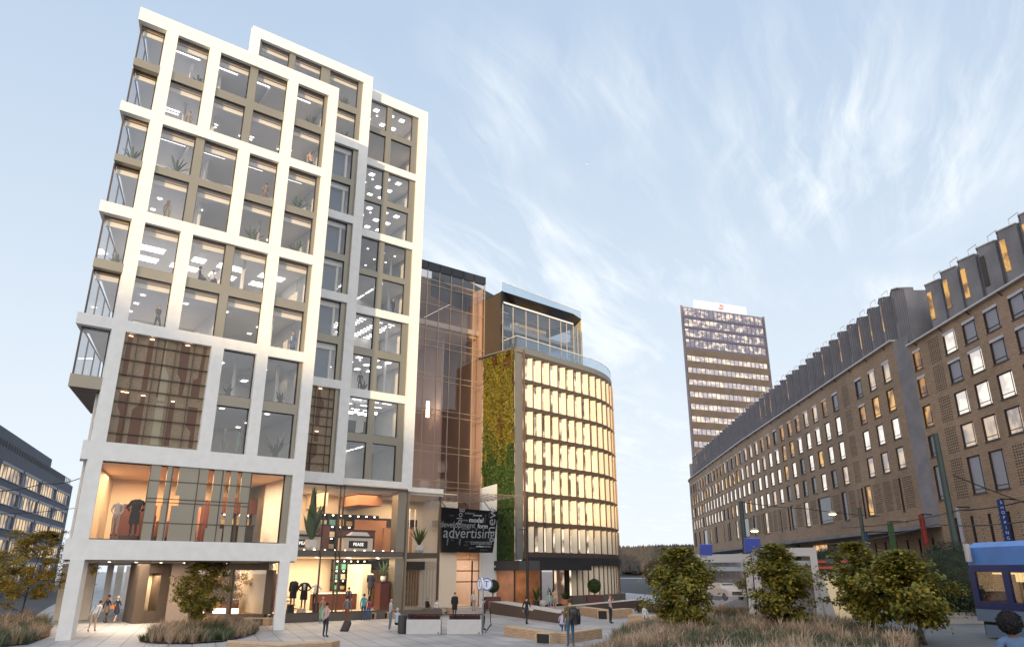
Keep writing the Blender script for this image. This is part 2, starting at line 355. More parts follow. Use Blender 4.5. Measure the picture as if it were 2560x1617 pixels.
# block two openings
P = []
for k in range(4):
    z0, z1 = bd2[k+1][1], bd2[k][0]; s0, s1 = sp2[k]
    xs = [(14.05, 16.46), (16.98, 19.33), (20.14, 22.88)] if k == 0 else [(18.8, 22.88)]
    xl = 13.85 if k == 0 else 18.72
    P.append((xl, 22.88, YB2, Y2+.48, s0, s1)); P += [(22.88, 23.30, YB2, Y2+.48, z0, z1)]
    if k == 0: P += [(a, b, YB2, Y2+.48, c, d) for a, b in ((13.85, 14.05), (16.46, 16.98), (19.33, 20.14)) for c, d in ((z0, s0), (s1, z1))]
    for a, b in xs: WIN += [(a, b, z0, s0, YB2+.12), (a, b, s1, z1, YB2+.12)]
P.append((22.98, 23.30, YB2, Y2+.48, 10.35, 16.83))
bronze(P)
P = []
for k in range(5):
    z0, z1 = bd3[k+1][1], bd3[k][0]; s0, s1 = sp3[k]
    P.append((24.15, 29.42, YB3, Y3+.48, s0, s1)); P.append((29.42, 30.02, YB3, Y3+.48, z0, z1))
    for c, d in ((z0, s0), (s1, z1)):
        P.append((26.68, 27.22, YB3, Y3+.48, c, d)); WIN += [(24.2, 26.68, c, d, YB3+.12), (27.22, 29.42, c, d, YB3+.12)]
bronze(P)
def window(x0, x1, z0, z1, y, par=OB, fm='dark', w=.05, gm='glass'):
    mb = MB()
    mb.box(x0, x0+w, y, y+.09, z0, z1); mb.box(x1-w, x1, y, y+.09, z0, z1); mb.box(x0+w, x1-w, y, y+.09, z0, z0+w); mb.box(x0+w, x1-w, y, y+.09, z1-w, z1)
    f = mb.build('window', M[fm], par)
    mb = MB(); mb.quad((x0+w, y+.045, z0+w), (x1-w, y+.045, z0+w), (x1-w, y+.045, z1-w), (x0+w, y+.045, z1-w)); mb.build('pane', M[gm], f)
    return f
for wn in WIN: window(*wn)
# corner bay glazing (left) : front panes and flank panes
fl = lambda t, x=4.72, y=Y1+.45: (x+SK.x*t, y+SK.y*t)
for k in range(4):
    zt, zb = band[k][0], (band[k+1][1] if k < 3 else 13.92); s0, s1 = (sp1[k][0]-.05, sp1[k][1]-.12) if k < 3 else (None, None)
    segs = [(zb, s0), (s1, zt)] if k < 3 else [(zb, zt)]
    for a, b in segs:
        window(4.74, c1[0], a, b, Y1+.5)
        mb = MB(); L_ = [fl(t) for t in (0, 2.6, 5.2, 7.8)]
        for p in L_: mb.bar((p[0], p[1], a), (p[0], p[1], b), .08)
        for p, q in zip(L_, L_[1:]): mb.bar((p[0], p[1], b-.04), (q[0], q[1], b-.04), .07); mb.bar((p[0], p[1], a+.04), (q[0], q[1], a+.04), .07)
        f = mb.build('window', M['bronze_dark'], OB)
        p, q = fl(0), fl(7.8); mb = MB(); mb.quad((p[0], p[1], a), (q[0], q[1], a), (q[0], q[1], b), (p[0], p[1], b)); mb.build('pane', M['glass'], f)
# bronze tray under the corner bay
mb = MB(); p = fl(8.2, 4.58, Y1)
mb.prism([(4.56, Y1), (6.2, Y1), (6.2, Y1+.5), (8.6, Y1+8), (p[0], p[1])], 13.17, 13.9); mb.build('corner_fascia', M['bronze'], OB)
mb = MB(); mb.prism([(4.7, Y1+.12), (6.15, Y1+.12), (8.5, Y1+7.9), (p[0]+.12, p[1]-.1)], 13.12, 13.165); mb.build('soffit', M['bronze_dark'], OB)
# flank wall below the corner bay
mb = MB(); a = (6.26, Y1+.45); b = (9.2, Y1+10.4)
mb.prism([a, (a[0]+.3, a[1]), (b[0]+.3, b[1]), b], 4.4, 13.12); mb.build('flank_wall', mat('tan_render', (.46, .36, .25), .8, var=.06, scale=2), OB)
mb = MB()
for zz, d0, d1, o in ((8.75, 2.2, 4.6, .45), (4.0, 2.2, 4.6, .45), (9.6, 3.0, 3.9, .3)):
    q0 = (6.26+SK.x*d0-o, Y1+.45+SK.y*d0); q1 = (6.26+SK.x*d1-o, Y1+.45+SK.y*d1); hh = 1.0 if zz < 9.5 else 3.5
    mb.prism([q0, (q0[0]+o, q0[1]), (q1[0]+o, q1[1]), q1], zz, zz+hh)
mb.prism([(6.12, Y1+.9), (6.25, Y1+.9), (6.25+.28*2, Y1+2.9), (6.12+.28*2, Y1+2.9)], 4.6, 13.1)
mb.build('flank_trim', M['stone'], OB)
# floor plates, cores, roofs
def plate(z0, z1, low=False):
    x0 = 6.35 if low else 4.85; x1 = 10.2 if low else 9.2
    mb.prism([(x0, 47.08), (18.40, 47.08), (18.40, 52.75), (23.82, 52.75), (23.82, 54.35), (30.65, 54.35), (30.65, 63), (x1, 63)], z0, z1)
mb = MB()
for z0, z1 in ((31.28, 31.7), (34.95, 35.2), (24.15, 24.6), (27.85, 28.05), (17.0, 17.4), (20.7, 20.95)): plate(z0, z1)
plate(13.45, 13.75, True); plate(9.5, 9.9, True)
mb.prism([(4.85, 47.0), (18.4, 47.0), (18.4, 63), (9.2, 63)], 38.45, 38.9)
mb.prism([(18.75, 52.75), (23.82, 52.75), (23.82, 54.35), (30.65, 54.35), (30.65, 63), (18.75, 63)], 38.45, 38.8)
for z0, z1 in ((42.05, 42.3), (45.45, 45.9)): mb.prism([(13.9, 52.75), (23.82, 52.75), (23.82, 54.35), (30.65, 54.35), (30.65, 63), (16.6, 63)], z0, z1)
mb.build('floor_plate', M['ceil'], OB)
mb = MB()
mb.box(9.4, 30.7, 63, 63.3, 9.5, 46.1); mb.box(14.3, 36, 63, 63.3, 0, 9.4); mb.box(8.8, 18.4, 56.5, 56.7, 10, 38.4); mb.box(18.75, 30.6, 60.5, 60.7, 10, 45.4); mb.box(18.35, 18.44, 50.5, 63, 10, 38.4)
mb.box(10.6, 10.75, 49.6, 56.5, 24.6, 38.4); mb.box(13.0, 13.15, 51, 56.5, 10, 24.1)
mb.build('inner_wall', M['intwall'], OB)
# blind boxes just behind the glass: cove light painted orange over a pale roller
M['cove_glow'] = mat('cove_glow_paint', (.62, .42, .24), .6); M['roller'] = mat('roller_blind', (.85, .80, .72), .8)
mbp, mbr = MB(), MB()
for k in range(3):
    for zt in (band[k][0], sp1[k][0]):
        mbp.box(4.95, 18.3, Y1+.72, Y1+1.1, zt-.14, zt+.1); mbr.box(4.95, 18.3, Y1+.78, Y1+1.06, zt-.50, zt-.20)
for zt in (bd2[0][0], sp2[0][0]):
    mbp.box(14.0, 23.2, Y2+.72, Y2+1.1, zt-.14, zt+.1); mbr.box(14.0, 23.2, Y2+.78, Y2+1.06, zt-.5, zt-.2)
mbp.build('cove_glow', M['cove_glow'], OB); mbr.build('roller_blind', M['roller'], OB)
mb = MB()
for k in range(1, 4):
    for a, b in ((bd2[k+1][1], sp2[k][0]), (sp2[k][1], bd2[k][0])):
        mb.box(18.8, 22.45, Y2+.9, Y2+.95, a-.2, b-.42, 0); mb.box(18.8, 22.9, Y2+.6, Y2+.75, b-.42, b, 1); mb.box(22.45, 22.62, Y2+.7, Y2+1.0, a-.2, b, 1)
mb.build('screen_blind', [mat('slate_screen', (.17, .20, .24), .7), M['roller']], OB)
# ceiling lights (each row its own look)
CLT = []
def strip(x0, x1, y0, y1, z):
    if x0 < 5.3+(y1-47.08)*.285: return
    CLT.append((x0, x1, y0, y1, z))
for z, style in ((38.44, 'line'), (34.94, 'pair'), (31.27, 'line'), (27.84, 'dot'), (24.14, 'trip'), (20.69, 'dot'), (16.99, 'pair'), (13.44, 'dot')):
    for x in (5.9, 8.2, 10.9, 13.6, 16.6):
        for y in (48.6, 50.6, 52.6, 54.6):
            if style == 'line' and y in (48.6, 52.6): strip(x-.9, x+.7, y, y+.09, z)
            if style == 'pair' and y in (50.6, 54.6): strip(x-.7, x+.3, y, y+.07, z); strip(x-.7, x+.3, y+.4, y+.47, z)
            if style == 'trip' and y in (50.6, 52.6): [strip(x-.9, x+.9, y+d, y+d+.08, z) for d in (0, .35, .7)]
            if style == 'dot': strip(x-.13, x+.13, y, y+.2, z)
for z, style in ((45.44, 'sq'), (42.04, 'none'), (38.44, 'sq'), (34.94, 'sq'), (31.27, 'dot'), (27.84, 'lng'), (24.14, 'many'), (20.69, 'sq'), (16.99, 'line'), (13.44, 'lng')):
    for x in (25.2, 26.3, 27.9, 29.1):
        for y in (55.4, 57.2, 59):
            if style == 'sq' and (int(x*10)+int(y*10)) % 2: strip(x-.21, x+.21, y, y+.42, z)
            if style == 'dot' or (style == 'sq' and x < 27): strip(x+.4, x+.52, y+.9, y+1.02, z)
            if style == 'lng' and x in (25.2, 27.9): strip(x, x+.08, y, y+1.4, z)
            if style == 'line': strip(x-.4, x+.4, y, y+.08, z)
            if style == 'many': [strip(x-.3, x+.3, y+d, y+d+.07, z) for d in (0, .6, 1.2)]
for z in (45.44, 42.04):
    for x in (15, 18, 21): strip(x-.8, x+.6, 54, 54.09, z); strip(x-.8, x+.6, 56, 56.09, z)
CLT.sort(key=lambda c: -(c[1]-c[0])*(c[3]-c[2])*(3 if c[2] < 52 or (c[0] > 24 and c[2] < 58) else 1))
rest_ = MB()
for k_, c in enumerate(CLT):
    if k_ < 98: mb = MB(); mb.box(c[0], c[1], c[2], c[3], c[4]-.03, c[4]); mb.build('ceiling_light', M['lamp'], OB)
    else: rest_.box(c[0], c[1], c[2], c[3], c[4]-.03, c[4])
o_ = rest_.build('ceiling_light', M['lamp'], OB); o_['kind'] = 'stuff'
# tan feature panels with copper recesses
M['glass_shop'] = glass('shop_glass', (.95, .94, .92), ior=1.3)
M['nlamp'] = emis('niche_glow', (1, .70, .42), 3.2)
M['tan'] = mat('speckled_tan_panel', (.27, .20, .13), .55, var=.28, scale=14, detail=2)
M['copper'] = mat('copper_recess', (.125, .068, .045), .42, .4)
M['olive'] = mat('olive_strip', (.36, .32, .22), .6)
def feature(x0, x1, z0, z1, y, cols, rows, strips, lamps, name='feature_panel'):
    X = lambda u: x0+(x1-x0)*u; Zz = lambda v: z0+(z1-z0)*v
    mb = MB(); mb.box(x0, x1, y+.14, y+.2, z0, z1, 0)
    for st in strips: mb.slab([(X(u), y+.13, Zz(v)) for u, v in st[1]], .02, st[0])
    o = mb.build(name, [M['tan'], M['copper'], M['olive']], OB)
    mb = MB()
    for c in cols: mb.box(X(c)-.014, X(c)+.014, y+.02, y+.09, z0, z1)
    for r in rows: mb.box(x0, x1, y+.0, y+.1, Zz(r)-.018, Zz(r)+.018)
    mb.build('glazing_bar', M['bronze_dark'], o)
    for (u0, u1, v) in lamps:
        mb = MB(); mb.box(X(u0), X(u1), y+.075, y+.095, Zz(v)-.02, Zz(v)); mb.build('niche_lamp', M['nlamp'], o)
def rect(u0, u1, v0, v1): return [(u0, v0), (u1, v0), (u1, v1), (u0, v1)]
feature(6.94, 11.9, 10.28, 16.82, Y1+.2, (.155, .38, .6, .81), (.09, .24, .37, .49, .615, .755, .91),
  [(1, rect(.045, .10, .6, .99)), (1, rect(.28, .34, .5, .99)), (1, rect(.455, .475, .45, .99)), (2, [(.475, .42), (.56, .42), (.56, .66), (.49, .76), (.49, .99), (.475, .99)]),
   (1, [(.70, .49), (.745, .49), (.765, .66), (.765, .99), (.655, .99), (.655, .7), (.70, .64)]), (1, [(.845, .5), (.94, .5), (.945, .67), (.965, .99), (.92, .99), (.90, .68), (.845, .65)]),
   (1, [(.10, .01), (.17, .01), (.17, .47), (.06, .47), (.06, .33), (.10, .27)]), (1, [(.22, .01), (.34, .01), (.34, .46), (.29, .46), (.29, .37), (.22, .31)]),
   (2, rect(.47, .56, .02, .40)), (1, rect(.62, .68, .02, .44)), (1, [(.90, .02), (.95, .02), (.95, .4), (.84, .4), (.84, .22), (.90, .17)])],
  [(.05, .095, .98), (.285, .335, .98), (.29, .335, .45), (.63, .67, .43), (.70, .75, .98), (.07, .16, .46)])
feature(18.75, 22.95, 10.35, 16.83, Y2+.2, (.14, .38, .64, .9), (.1, .21, .32, .43, .54, .65, .76, .87),
  [(1, [(.30, .62), (.42, .62), (.42, .99), (.34, .99), (.34, .88), (.30, .84)]), (1, rect(.1, .2, .55, .97)), (1, [(.68, .55), (.76, .55), (.76, .7), (.82, .75), (.82, .82), (.74, .9), (.74, .99), (.68, .99)]),
   (1, [(.2, .03), (.28, .03), (.28, .15), (.36, .2), (.36, .42), (.28, .46), (.2, .46), (.2, .3)]), (1, [(.58, .02), (.66, .02), (.66, .14), (.76, .2), (.76, .32), (.58, .32)]), (1, rect(.68, .76, .35, .46))],
  [(.69, .75, .47), (.69, .75, .98)])
# ---- first shop floor behind the big window
WX0, WX1, WZ0, WZ1 = 6.94, 17.55, 5.02, 9.25
window(WX0, WX1, WZ0, WZ1, Y1+.34, w=.06, gm='glass_shop')
bronze([(17.55, rc[0], YB1, Y1+.4, WZ0, WZ1)])
mb = MB()
sx = lambda p: 9.49+(p-925)/615*5.86
def slat(p0, p1, z0, z1): mb.box(sx(p0), sx(p1), Y1+.16, Y1+.26, z0, z1)
for s in ((925, 985, 5.02, 9.25), (1018, 1060, 5.02, 7.0), (1022, 1058, 7.0, 9.25), (1090, 1265, 7.6, 9.25), (1115, 1265, 7.0, 7.6), (1075, 1235, 5.02, 7.0), (1302, 1375, 5.8, 9.25), (1290, 1395, 5.02, 5.8), (1405, 1450, 5.02, 9.25), (1478, 1540, 7.4, 9.25), (1495, 1540, 5.02, 7.4)): slat(*s)
o = mb.build('slat_screen', M['bronze'], OB)
mb = MB()
for zz in (6.0, 7.15, 7.35, 8.35): mb.box(9.49, 15.36, Y1+.12, Y1+.15, zz-.025, zz+.025)
for xx in (9.49, 10.7, 12.2, 13.6, 14.7, 15.36): mb.box(xx-.02, xx+.02, Y1+.11, Y1+.15, 5.02, 9.25)
mb.build('glazing_bar', M['bronze_dark'], o)
M['shopceil'] = mat('peach_ceiling', (.80, .63, .47), .9); M['terra'] = mat('terracotta_wall', (.50, .24, .13), .8)
mb = MB()
mb.prism([(6.35, 47.0), (18.4, 47.0), (18.4, 56), (9.2, 56)], 4.3, 5.0, 2)
mb.prism([(6.35, 47.0), (18.4, 47.0), (18.4, 56), (9.2, 56)], 9.26, 9.45, 0)
mb.box(8, 18.4, 55.8, 56, 5, 9.3, 0); mb.box(9.0, 11.4, 52.4, 52.7, 5, 7.4, 2); mb.box(11.4, 14.6, 54.2, 54.5, 5, 8.0, 1); mb.box(11.8, 14.2, 53.2, 53.9, 5, 6.5, 2); mb.box(14.6, 18.2, 54.2, 54.5, 5, 7.6, 3); mb.box(15.6, 18.3, 53.6, 54.1, 7.2, 8.3, 4); mb.box(14.4, 15.2, 52.6, 53.4, 5, 7.9, 4); mb.box(10.2, 10.9, 49.9, 50.4, 5, 6.6, 2); mb.box(12.3, 13.0, 50.2, 50.7, 5, 6.4, 2)
mb.build('shop_interior', [M['shopceil'], M['terra'], M['oxblood'], M['cream'], M['oxblood']], OB)
def area(name, loc, sx_, sy_, e, col=(1, .72, .44), rot=(0, 0, 0)):
    l = bpy.data.lights.new(name, 'AREA'); l.shape = 'RECTANGLE'; l.size = sx_; l.size_y = sy_; l.energy = e*EK*.42; l.color = col
    o = bpy.data.objects.new(name, l); COL.objects.link(o); o.location = loc; o.rotation_euler = rot; return o
area('shop_lamp', (12.5, 51, 9.1), 9, 5, 900)
# ---- double-height shop under the middle and rear blocks
GY = 52.62
M['kick'] = mat('brown_plinth', (.13, .105, .085), .6)
mb = MB(); mb.box(19.7, 33.5, GY, GY+.35, 0, .56); mb.build('shop_plinth', M['kick'], OB)
mb = MB(); mb.box(30.0, 31.05, 54.25, 55.25, 0, 9.6); mb.build('bronze_column', M['bronze'], OB)
mb = MB()
for x in (22.95, 24.15, 24.45, 29.9): mb.box(x-.05, x+.05, GY-.02, GY+.1, .56, 9.6)
mb.box(19.7, 29.9, GY-.02, GY+.1, 9.45, 9.6); mb.box(19.7, 29.9, GY-.02, GY+.1, .56, .62)
f = mb.build('shop_window', M['bronze_dark'], OB)
mb = MB(); mb.quad((19.7, GY+.04, .6), (30.0, GY+.04, .6), (30.0, GY+.04, 9.5), (19.7, GY+.04, 9.5)); mb.build('pane', M['glass_shop'], f)
mb = MB(); mb.box(19.7, 30.0, GY+.12, 60.5, 4.42, 4.82, 0); mb.box(31.1, 34.3, 54.9, 60.5, 4.42, 4.82, 0); mb.build('mezzanine', [M['bronze_dark']], OB)
mb = MB()
mb.box(18.7, 35.8, 54.3, 61, 9.62, 9.7, 0); mb.box(18.7, 30, GY+.1, 54.3, 9.62, 9.7, 0); mb.box(18.7, 40, 60.5, 60.8, 0, 9.7, 1); mb.box(18.7, 34.2, GY+.36, 60.5, .3, .5, 2)
mb.box(29.0, 32, 59.8, 60.4, 4.9, 7.6, 3); mb.box(20, 22, 57.5, 57.8, .5, 3.2, 4); mb.box(19.2, 19.4, 53, 60, .5, 9.6, 1); mb.box(19.7, 30, GY+.2, 60.4, 4.36, 4.41, 1)
mb.box(28.2, 28.9, 56.2, 59, .5, 3.9, 1); mb.box(24.7, 25.1, 57, 60.4, 8.3, 9.6, 0); mb.box(27.8, 30, 57, 60.4, 8.6, 9.6, 3)
mb.build('shop_interior', [M['shopceil'], mat('cream_wall', (.80, .68, .53), .8), mat('pale_floor', (.5, .42, .33), .5), M['terra'], M['oxblood']], OB)
mb = MB()
for i in range(7): mb.lathe([(.14, 0), (.14, .03)], (21+i*1.35, 54.5+(i % 3)*1.6, 9.58), 8)
for i in range(12): mb.lathe([(.06, 0), (.06, .05)], (20.2+i*.8, GY+.35, 4.84), 6)
for i in range(8): mb.lathe([(.10, 0), (.10, .03)], (20.6+i*1.25, 53.7+(i % 2)*2.2, 4.33), 8)
mb.build('shop_lamp', M['lampw'], OB)
area('shop_lamp', (25, 56.5, 9.4), 9, 6, 560); area('shop_lamp', (25, 56.3, 4.25), 9, 6, 620, (1, .80, .55))
area('shop_lamp', (33, 57.5, 9.2), 3, 4, 160)
M['curtain'] = mat('slatted_timber', (.34, .22, .13), .7, var=.25, scale=6)
mb = MB()
for i in range(20): mb.box(30.6+i*.27, 30.6+i*.27+.13, 60.25, 60.4, .5, 3.5, 0)
mb.box(30.4, 36.3, 60.1, 60.45, 3.5, 4.2, 1); mb.box(31.2, 34.0, 58.6, 58.9, 4.85, 6.9, 2); mb.box(31.0, 35.2, 59.9, 60.3, 7.2, 7.8, 1)
for i in range(4): mb.box(31.6+i*.9, 31.66+i*.9, 57+i*.6, 57.06+i*.6, 4.9, 8.6, 3)
mb.build('shop_fitting', [M['curtain'], M['black'], bpy.data.materials['terracotta_wall'], M['white']], OB)
# glazed corner right of the column with the low white canopy slab
mb = MB(); mb.prism([(31.0, 54.6), (34.58, 54.6), (36.5, 61), (31.0, 61)], 9.45, 10.07); mb.build('canopy_slab', M['stone'], OB)
mb = MB()
for p in ((34.35, 54.75), (36.2, 60.8)): mb.bar((p[0], p[1], 0), (p[0], p[1], 9.45), .16)
mb.bar((31.05, 54.75, 4.6), (34.35, 54.75, 4.6), .1, .4); mb.bar((31.05, 54.75, .28), (34.35, 54.75, .28), .1, .5)
f = mb.build('shop_window', M['bronze_dark'], OB)
mb = MB(); mb.quad((31.05, 54.75, .5), (34.35, 54.75, .5), (34.35, 54.75, 9.45), (31.05, 54.75, 9.45)); mb.quad((34.35, 54.75, 0), (36.2, 60.8, 0), (36.2, 60.8, 9.45), (34.35, 54.75, 9.45)); mb.build('pane', M['glass'], f)
# ---- portico: soffit, blade columns, ground floor shop front
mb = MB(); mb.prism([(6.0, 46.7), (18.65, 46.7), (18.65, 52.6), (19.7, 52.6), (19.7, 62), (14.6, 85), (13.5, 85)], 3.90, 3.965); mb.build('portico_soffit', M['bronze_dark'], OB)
M['blade'] = mat('blade_stone', (.66, .60, .53), .8, var=.05, scale=1.4)
for (a, b, yb, dp) in ((131, 231, 1551, .5), (250, 268, 1528, .4), (277, 296, 1518, .4), (302, 313, 1510, .4), (323, 342, 1503, .4)):
    pa = at_z(a, yb); pb = at_z(b, yb); pb.y = pa.y; 
    mb = MB(); mb.prism([(pa.x, pa.y), (pb.x, pb.y), (pb.x+SK.x*dp, pb.y+SK.y*dp), (pa.x+SK.x*dp, pa.y+SK.y*dp)], 0, 3.9); mb.build('blade_column', M['blade'], OB)
area('portico_lamp', (11.2, 54.5, 3.85), 3, 9, 560, (1, .80, .60))
mb = MB()
for i in range(6): mb.lathe([(.07, 0), (.07, .02)], (8.6+i*1.6, 49.2+i*.9, 3.87), 8)
mb.build('downlight', M['lampw'], OB)
# shop front: portal block, taupe panel, display window, right pier
A_, B_, C_ = Vector((12.1, 58.0)), Vector((14.2, 58.0)), Vector((19.4, 52.1))
mb = MB()
mb.prism([(12.1, 58), (12.75, 57.95), (12.75, 61), (12.1, 61)], 0, 3.9); mb.prism([(13.55, 57.95), (14.2, 58), (14.2, 61), (13.55, 61)], 0, 3.9)
mb.prism([(12.75, 58), (13.55, 58), (13.55, 61), (12.75, 61)], 0, .75); mb.prism([(12.75, 58), (13.55, 58), (13.55, 61), (12.75, 61)], 3.25, 3.9)
def onw(t, o=0.0): p = B_+(C_-B_)*t; n = Vector(((C_-B_).y, -(C_-B_).x)).normalized(); return p+n*o
def wseg(t0, t1, z0, z1, o0=0.0, o1=-.35, m=0):
    a, b, c, d = onw(t0, o0), onw(t1, o0), onw(t1, o1), onw(t0, o1); mb.prism([a, b, c, d], z0, z1, m)
wseg(0, .22, 0, 3.9, m=1); wseg(.22, .95, 3.45, 3.9); wseg(.22, .95, 0, .62); wseg(.93, 1.0, .62, 3.45); wseg(.22, .25, .62, 3.45); wseg(.58, .61, .62, 3.45)
mb.build('shopfront', [M['bronze_dark'], mat('taupe_panel', (.26, .205, .18), .6, var=.05)], OB)
mb = MB(); a, b = onw(.25, -.1), onw(.93, -.1); mb.quad((a.x, a.y, .62), (b.x, b.y, .62), (b.x, b.y, 3.45), (a.x, a.y, 3.45)); mb.build('pane', M['glass'], OB)
mb = MB(); mb.prism([(12.76, 60.4), (13.54, 60.4), (13.54, 60.8), (12.76, 60.8)], .75, 3.25, 0)
mb.prism([(14.4, 60.5), (19.3, 60.5), (19.3, 60.8), (14.4, 60.8)], 0, 3.9, 1); mb.prism([(14.3, 58.2), (19.4, 52.6), (19.6, 60.5), (14.3, 60.5)], .4, .6, 2); mb.box(19.45, 19.65, 53, 62, 0, 3.9, 0)
mb.prism([(14.3, 58.2), (19.4, 52.6), (19.6, 60.5), (14.3, 60.5)], 3.84, 3.89, 0)
mb.build('shop_interior', [M['cream'], M['oxblood'], M['wood']], OB)
area('shop_lamp', (17.6, 57.4, 3.75), 2.5, 3, 150); area('shop_lamp', (13.15, 59.4, 3.1), .5, 1.2, 40)
mb = MB()
for t in (.3, .42, .54, .66, .78, .9):
    p = onw(t, -1.2); mb.lathe([(.09, 0), (.09, .03)], (p.x, p.y, 3.8), 8)
p, q = onw(.3, -.8), onw(.62, -.8); mb.prism([p, q, onw(.62, -1.1), onw(.3, -1.1)], .62, .9)
mb.build('shop_lamp', M['lampw'], OB)

# office fittings seen from below
mb = MB()
for x, y, z0, z1 in ((8.6, 49.4, 31.8, 38.4), (12.9, 50.6, 35.2, 38.4), (9.6, 48.6, 28.1, 31.2), (14.9, 49.8, 24.7, 27.8), (13.9, 48.9, 21, 24.1), (9.4, 48.4, 17.5, 20.7), (16.3, 49.0, 17.5, 20.7), (14.3, 49.3, 13.9, 17.0), (17.2, 49.2, 13.9, 17.0), (29.0, 56.0, 17.5, 31)): mb.box(x-.09, x+.09, y-.09, y+.09, z0, z1)
for x0, z in ((9.0, 31.1), (14.0, 38.3), (10.5, 24.0), (15.8, 16.9)): mb.box(x0, x0+.25, 47.4, 55, z-.25, z+.1)
mb.build('inner_column', M['white'], OB)
T_ = thing('pendant_lamp', 'cluster of white globes hanging in the second lowest right-hand tower window', 'lamp', (26.5, 55.7, 16.4)); rr_ = random.Random(4)
mb = MB()
for i in range(11): mb.lathe([(.13*math.sin(math.pi*k/6), .13-.13*math.cos(math.pi*k/6)) for k in range(1, 6)], (25.7+i*.24, 55.5+rr_.uniform(-.2, .2), 15.85+rr_.uniform(-.22, .22)), 8)
mb.build('globes', M['lamp'], T_); mb = MB(); mb.bar((26.2, 55.6, 16.0), (26.2, 55.6, 16.8), .03); mb.bar((27.8, 55.6, 16.0), (27.8, 55.6, 16.8), .03); mb.build('cord', M['dark'], T_)
for i, (x, y, lab) in enumerate(((25.9, 55.6, 'dark office chair left of the meeting table in the lit right-hand window'), (27.3, 55.5, 'dark office chair right of the meeting table in the lit right-hand window'))):
    T_ = thing('office_chair', lab, 'chair', (x, y, 13.75)); mb = MB(); mb.box(x-.35, x+.35, y-.3, y+.3, 14.2, 14.32); mb.build('seat', M['black'], T_); mb = MB(); mb.box(x-.35, x+.35, y-.36, y-.28, 14.32, 15.15); mb.build('backrest', M['char'], T_); mb = MB(); mb.tube([(x, y, 13.76), (x, y, 14.2)], .05, 6); mb.build('pedestal', M['dark'], T_)
# ================================================================== helpers for walls along a plan path
class Path:
    def __init__(s, pts):
        s.p = [Vector(p) for p in pts]; s.c = [0.0]
        for a, b in zip(s.p, s.p[1:]): s.c.append(s.c[-1]+(b-a).length)
        s.len = s.c[-1]
    def seg(s, t):
        for i in range(len(s.c)-2):
            if t < s.c[i+1]: return i
        return len(s.c)-2
    def tan(s, t):
        i = s.seg(t); return (s.p[i+1]-s.p[i]).normalized()
    def out(s, t):                                     # outward = right hand side of the path direction
        d = s.tan(t); return Vector((d.y, -d.x))
    def at(s, t, o=0.0, z=0.0):
        i = s.seg(t); d = (s.p[i+1]-s.p[i]).normalized(); q = s.p[i]+d*(t-s.c[i])+s.out(t)*o
        return Vector((q.x, q.y, z))
def ribbon(mb, P, t0, t1, o0, o1, z0, z1, step=1.4, m=0):  # solid strip following the path
    n = max(1, int(math.ceil((t1-t0)/step))); ts = [t0+(t1-t0)*i/n for i in range(n+1)]
    b = len(mb.v)
    for t in ts: mb.v += [P.at(t, o1, z0), P.at(t, o1, z1), P.at(t, o0, z1), P.at(t, o0, z0)]
    for i in range(n):
        for k in range(4): mb.f.append((b+4*i+k, b+4*i+(k+1) % 4, b+4*i+4+(k+1) % 4, b+4*i+4+k)); mb.m.append(m)
    mb.f += [(b+3, b+2, b+1, b), (b+4*n, b+4*n+1, b+4*n+2, b+4*n+3)]; mb.m += [m, m]
def pierced(mb, P, t0, t1, z0, z1, holes, depth=.22, m=0, mr=0, zbot=None):   # wall sheet with openings and reveals
    ts = sorted({t0, t1} | {h[0] for h in holes} | {h[1] for h in holes}); zs = sorted({z0, z1} | {h[2] for h in holes} | {h[3] for h in holes})
    for a, b in zip(ts, ts[1:]):
        tm = .5*(a+b); hs = [h for h in holes if h[0] <= tm <= h[1]]; run = None
        for c, d in zip(zs, zs[1:]):
            zm = .5*(c+d)
            if any(h[2] <= zm <= h[3] for h in hs):
                if run is not None: mb.quad(P.at(a, 0, run), P.at(b, 0, run), P.at(b, 0, c), P.at(a, 0, c), m); run = None
            elif run is None: run = c
        if run is not None: mb.quad(P.at(a, 0, run), P.at(b, 0, run), P.at(b, 0, z1), P.at(a, 0, z1), m)
    for a, b, c, d in holes:
        q = [P.at(a, 0, c), P.at(b, 0, c), P.at(b, 0, d), P.at(a, 0, d)]; r = [P.at(a, -depth, c), P.at(b, -depth, c), P.at(b, -depth, d), P.at(a, -depth, d)]
        for i in range(4): j = (i+1) % 4; mb.quad(q[i], q[j], r[j], r[i], mr)
def panelq(mb, P, a, b, c, d, o, m=0): mb.quad(P.at(a, o, c), P.at(b, o, c), P.at(b, o, d), P.at(a, o, d), m)
# ================================================================== CURVED OFFICE BUILDING
def arcpts(p, head, L0, Rr, turn, n):
    d = Vector((math.cos(head), math.sin(head))); pts = [Vector(p), Vector(p)+d*L0]; c = pts[-1]+Vector((-d.y, d.x))*Rr
    for i in range(1, n+1):
        a = head+turn*i/n; pts.append(c+Vector((math.sin(a), -math.cos(a)))*Rr)
    return pts
CB = thing('curved_office_building', 'round-ended office building with rows of glowing gold fins and a dark glazed rooftop', 'building', (47, 60, 0))
HEAD = R(7.5)
PC = Path(arcpts((46.55, 59.92), HEAD, 11.6, 14.5, R(100), 22))
LEV = [4.95+2.97*k for k in range(8)]
M['fascia'] = mat('umber_fascia', (.105, .085, .075), .5, .2, var=.05)
M['fasciagrey'] = mat('zinc_fascia', (.21, .21, .20), .5, .2, var=.04)
M['fin'] = mat('champagne_fin', (.80, .71, .55), .5, .05)
M['finedge'] = mat('copper_edge', (.20, .115, .06), .45, .3)
M['darkglass'] = mat('dark_glazing', (.035, .042, .052), .06, 0, spec=.8)
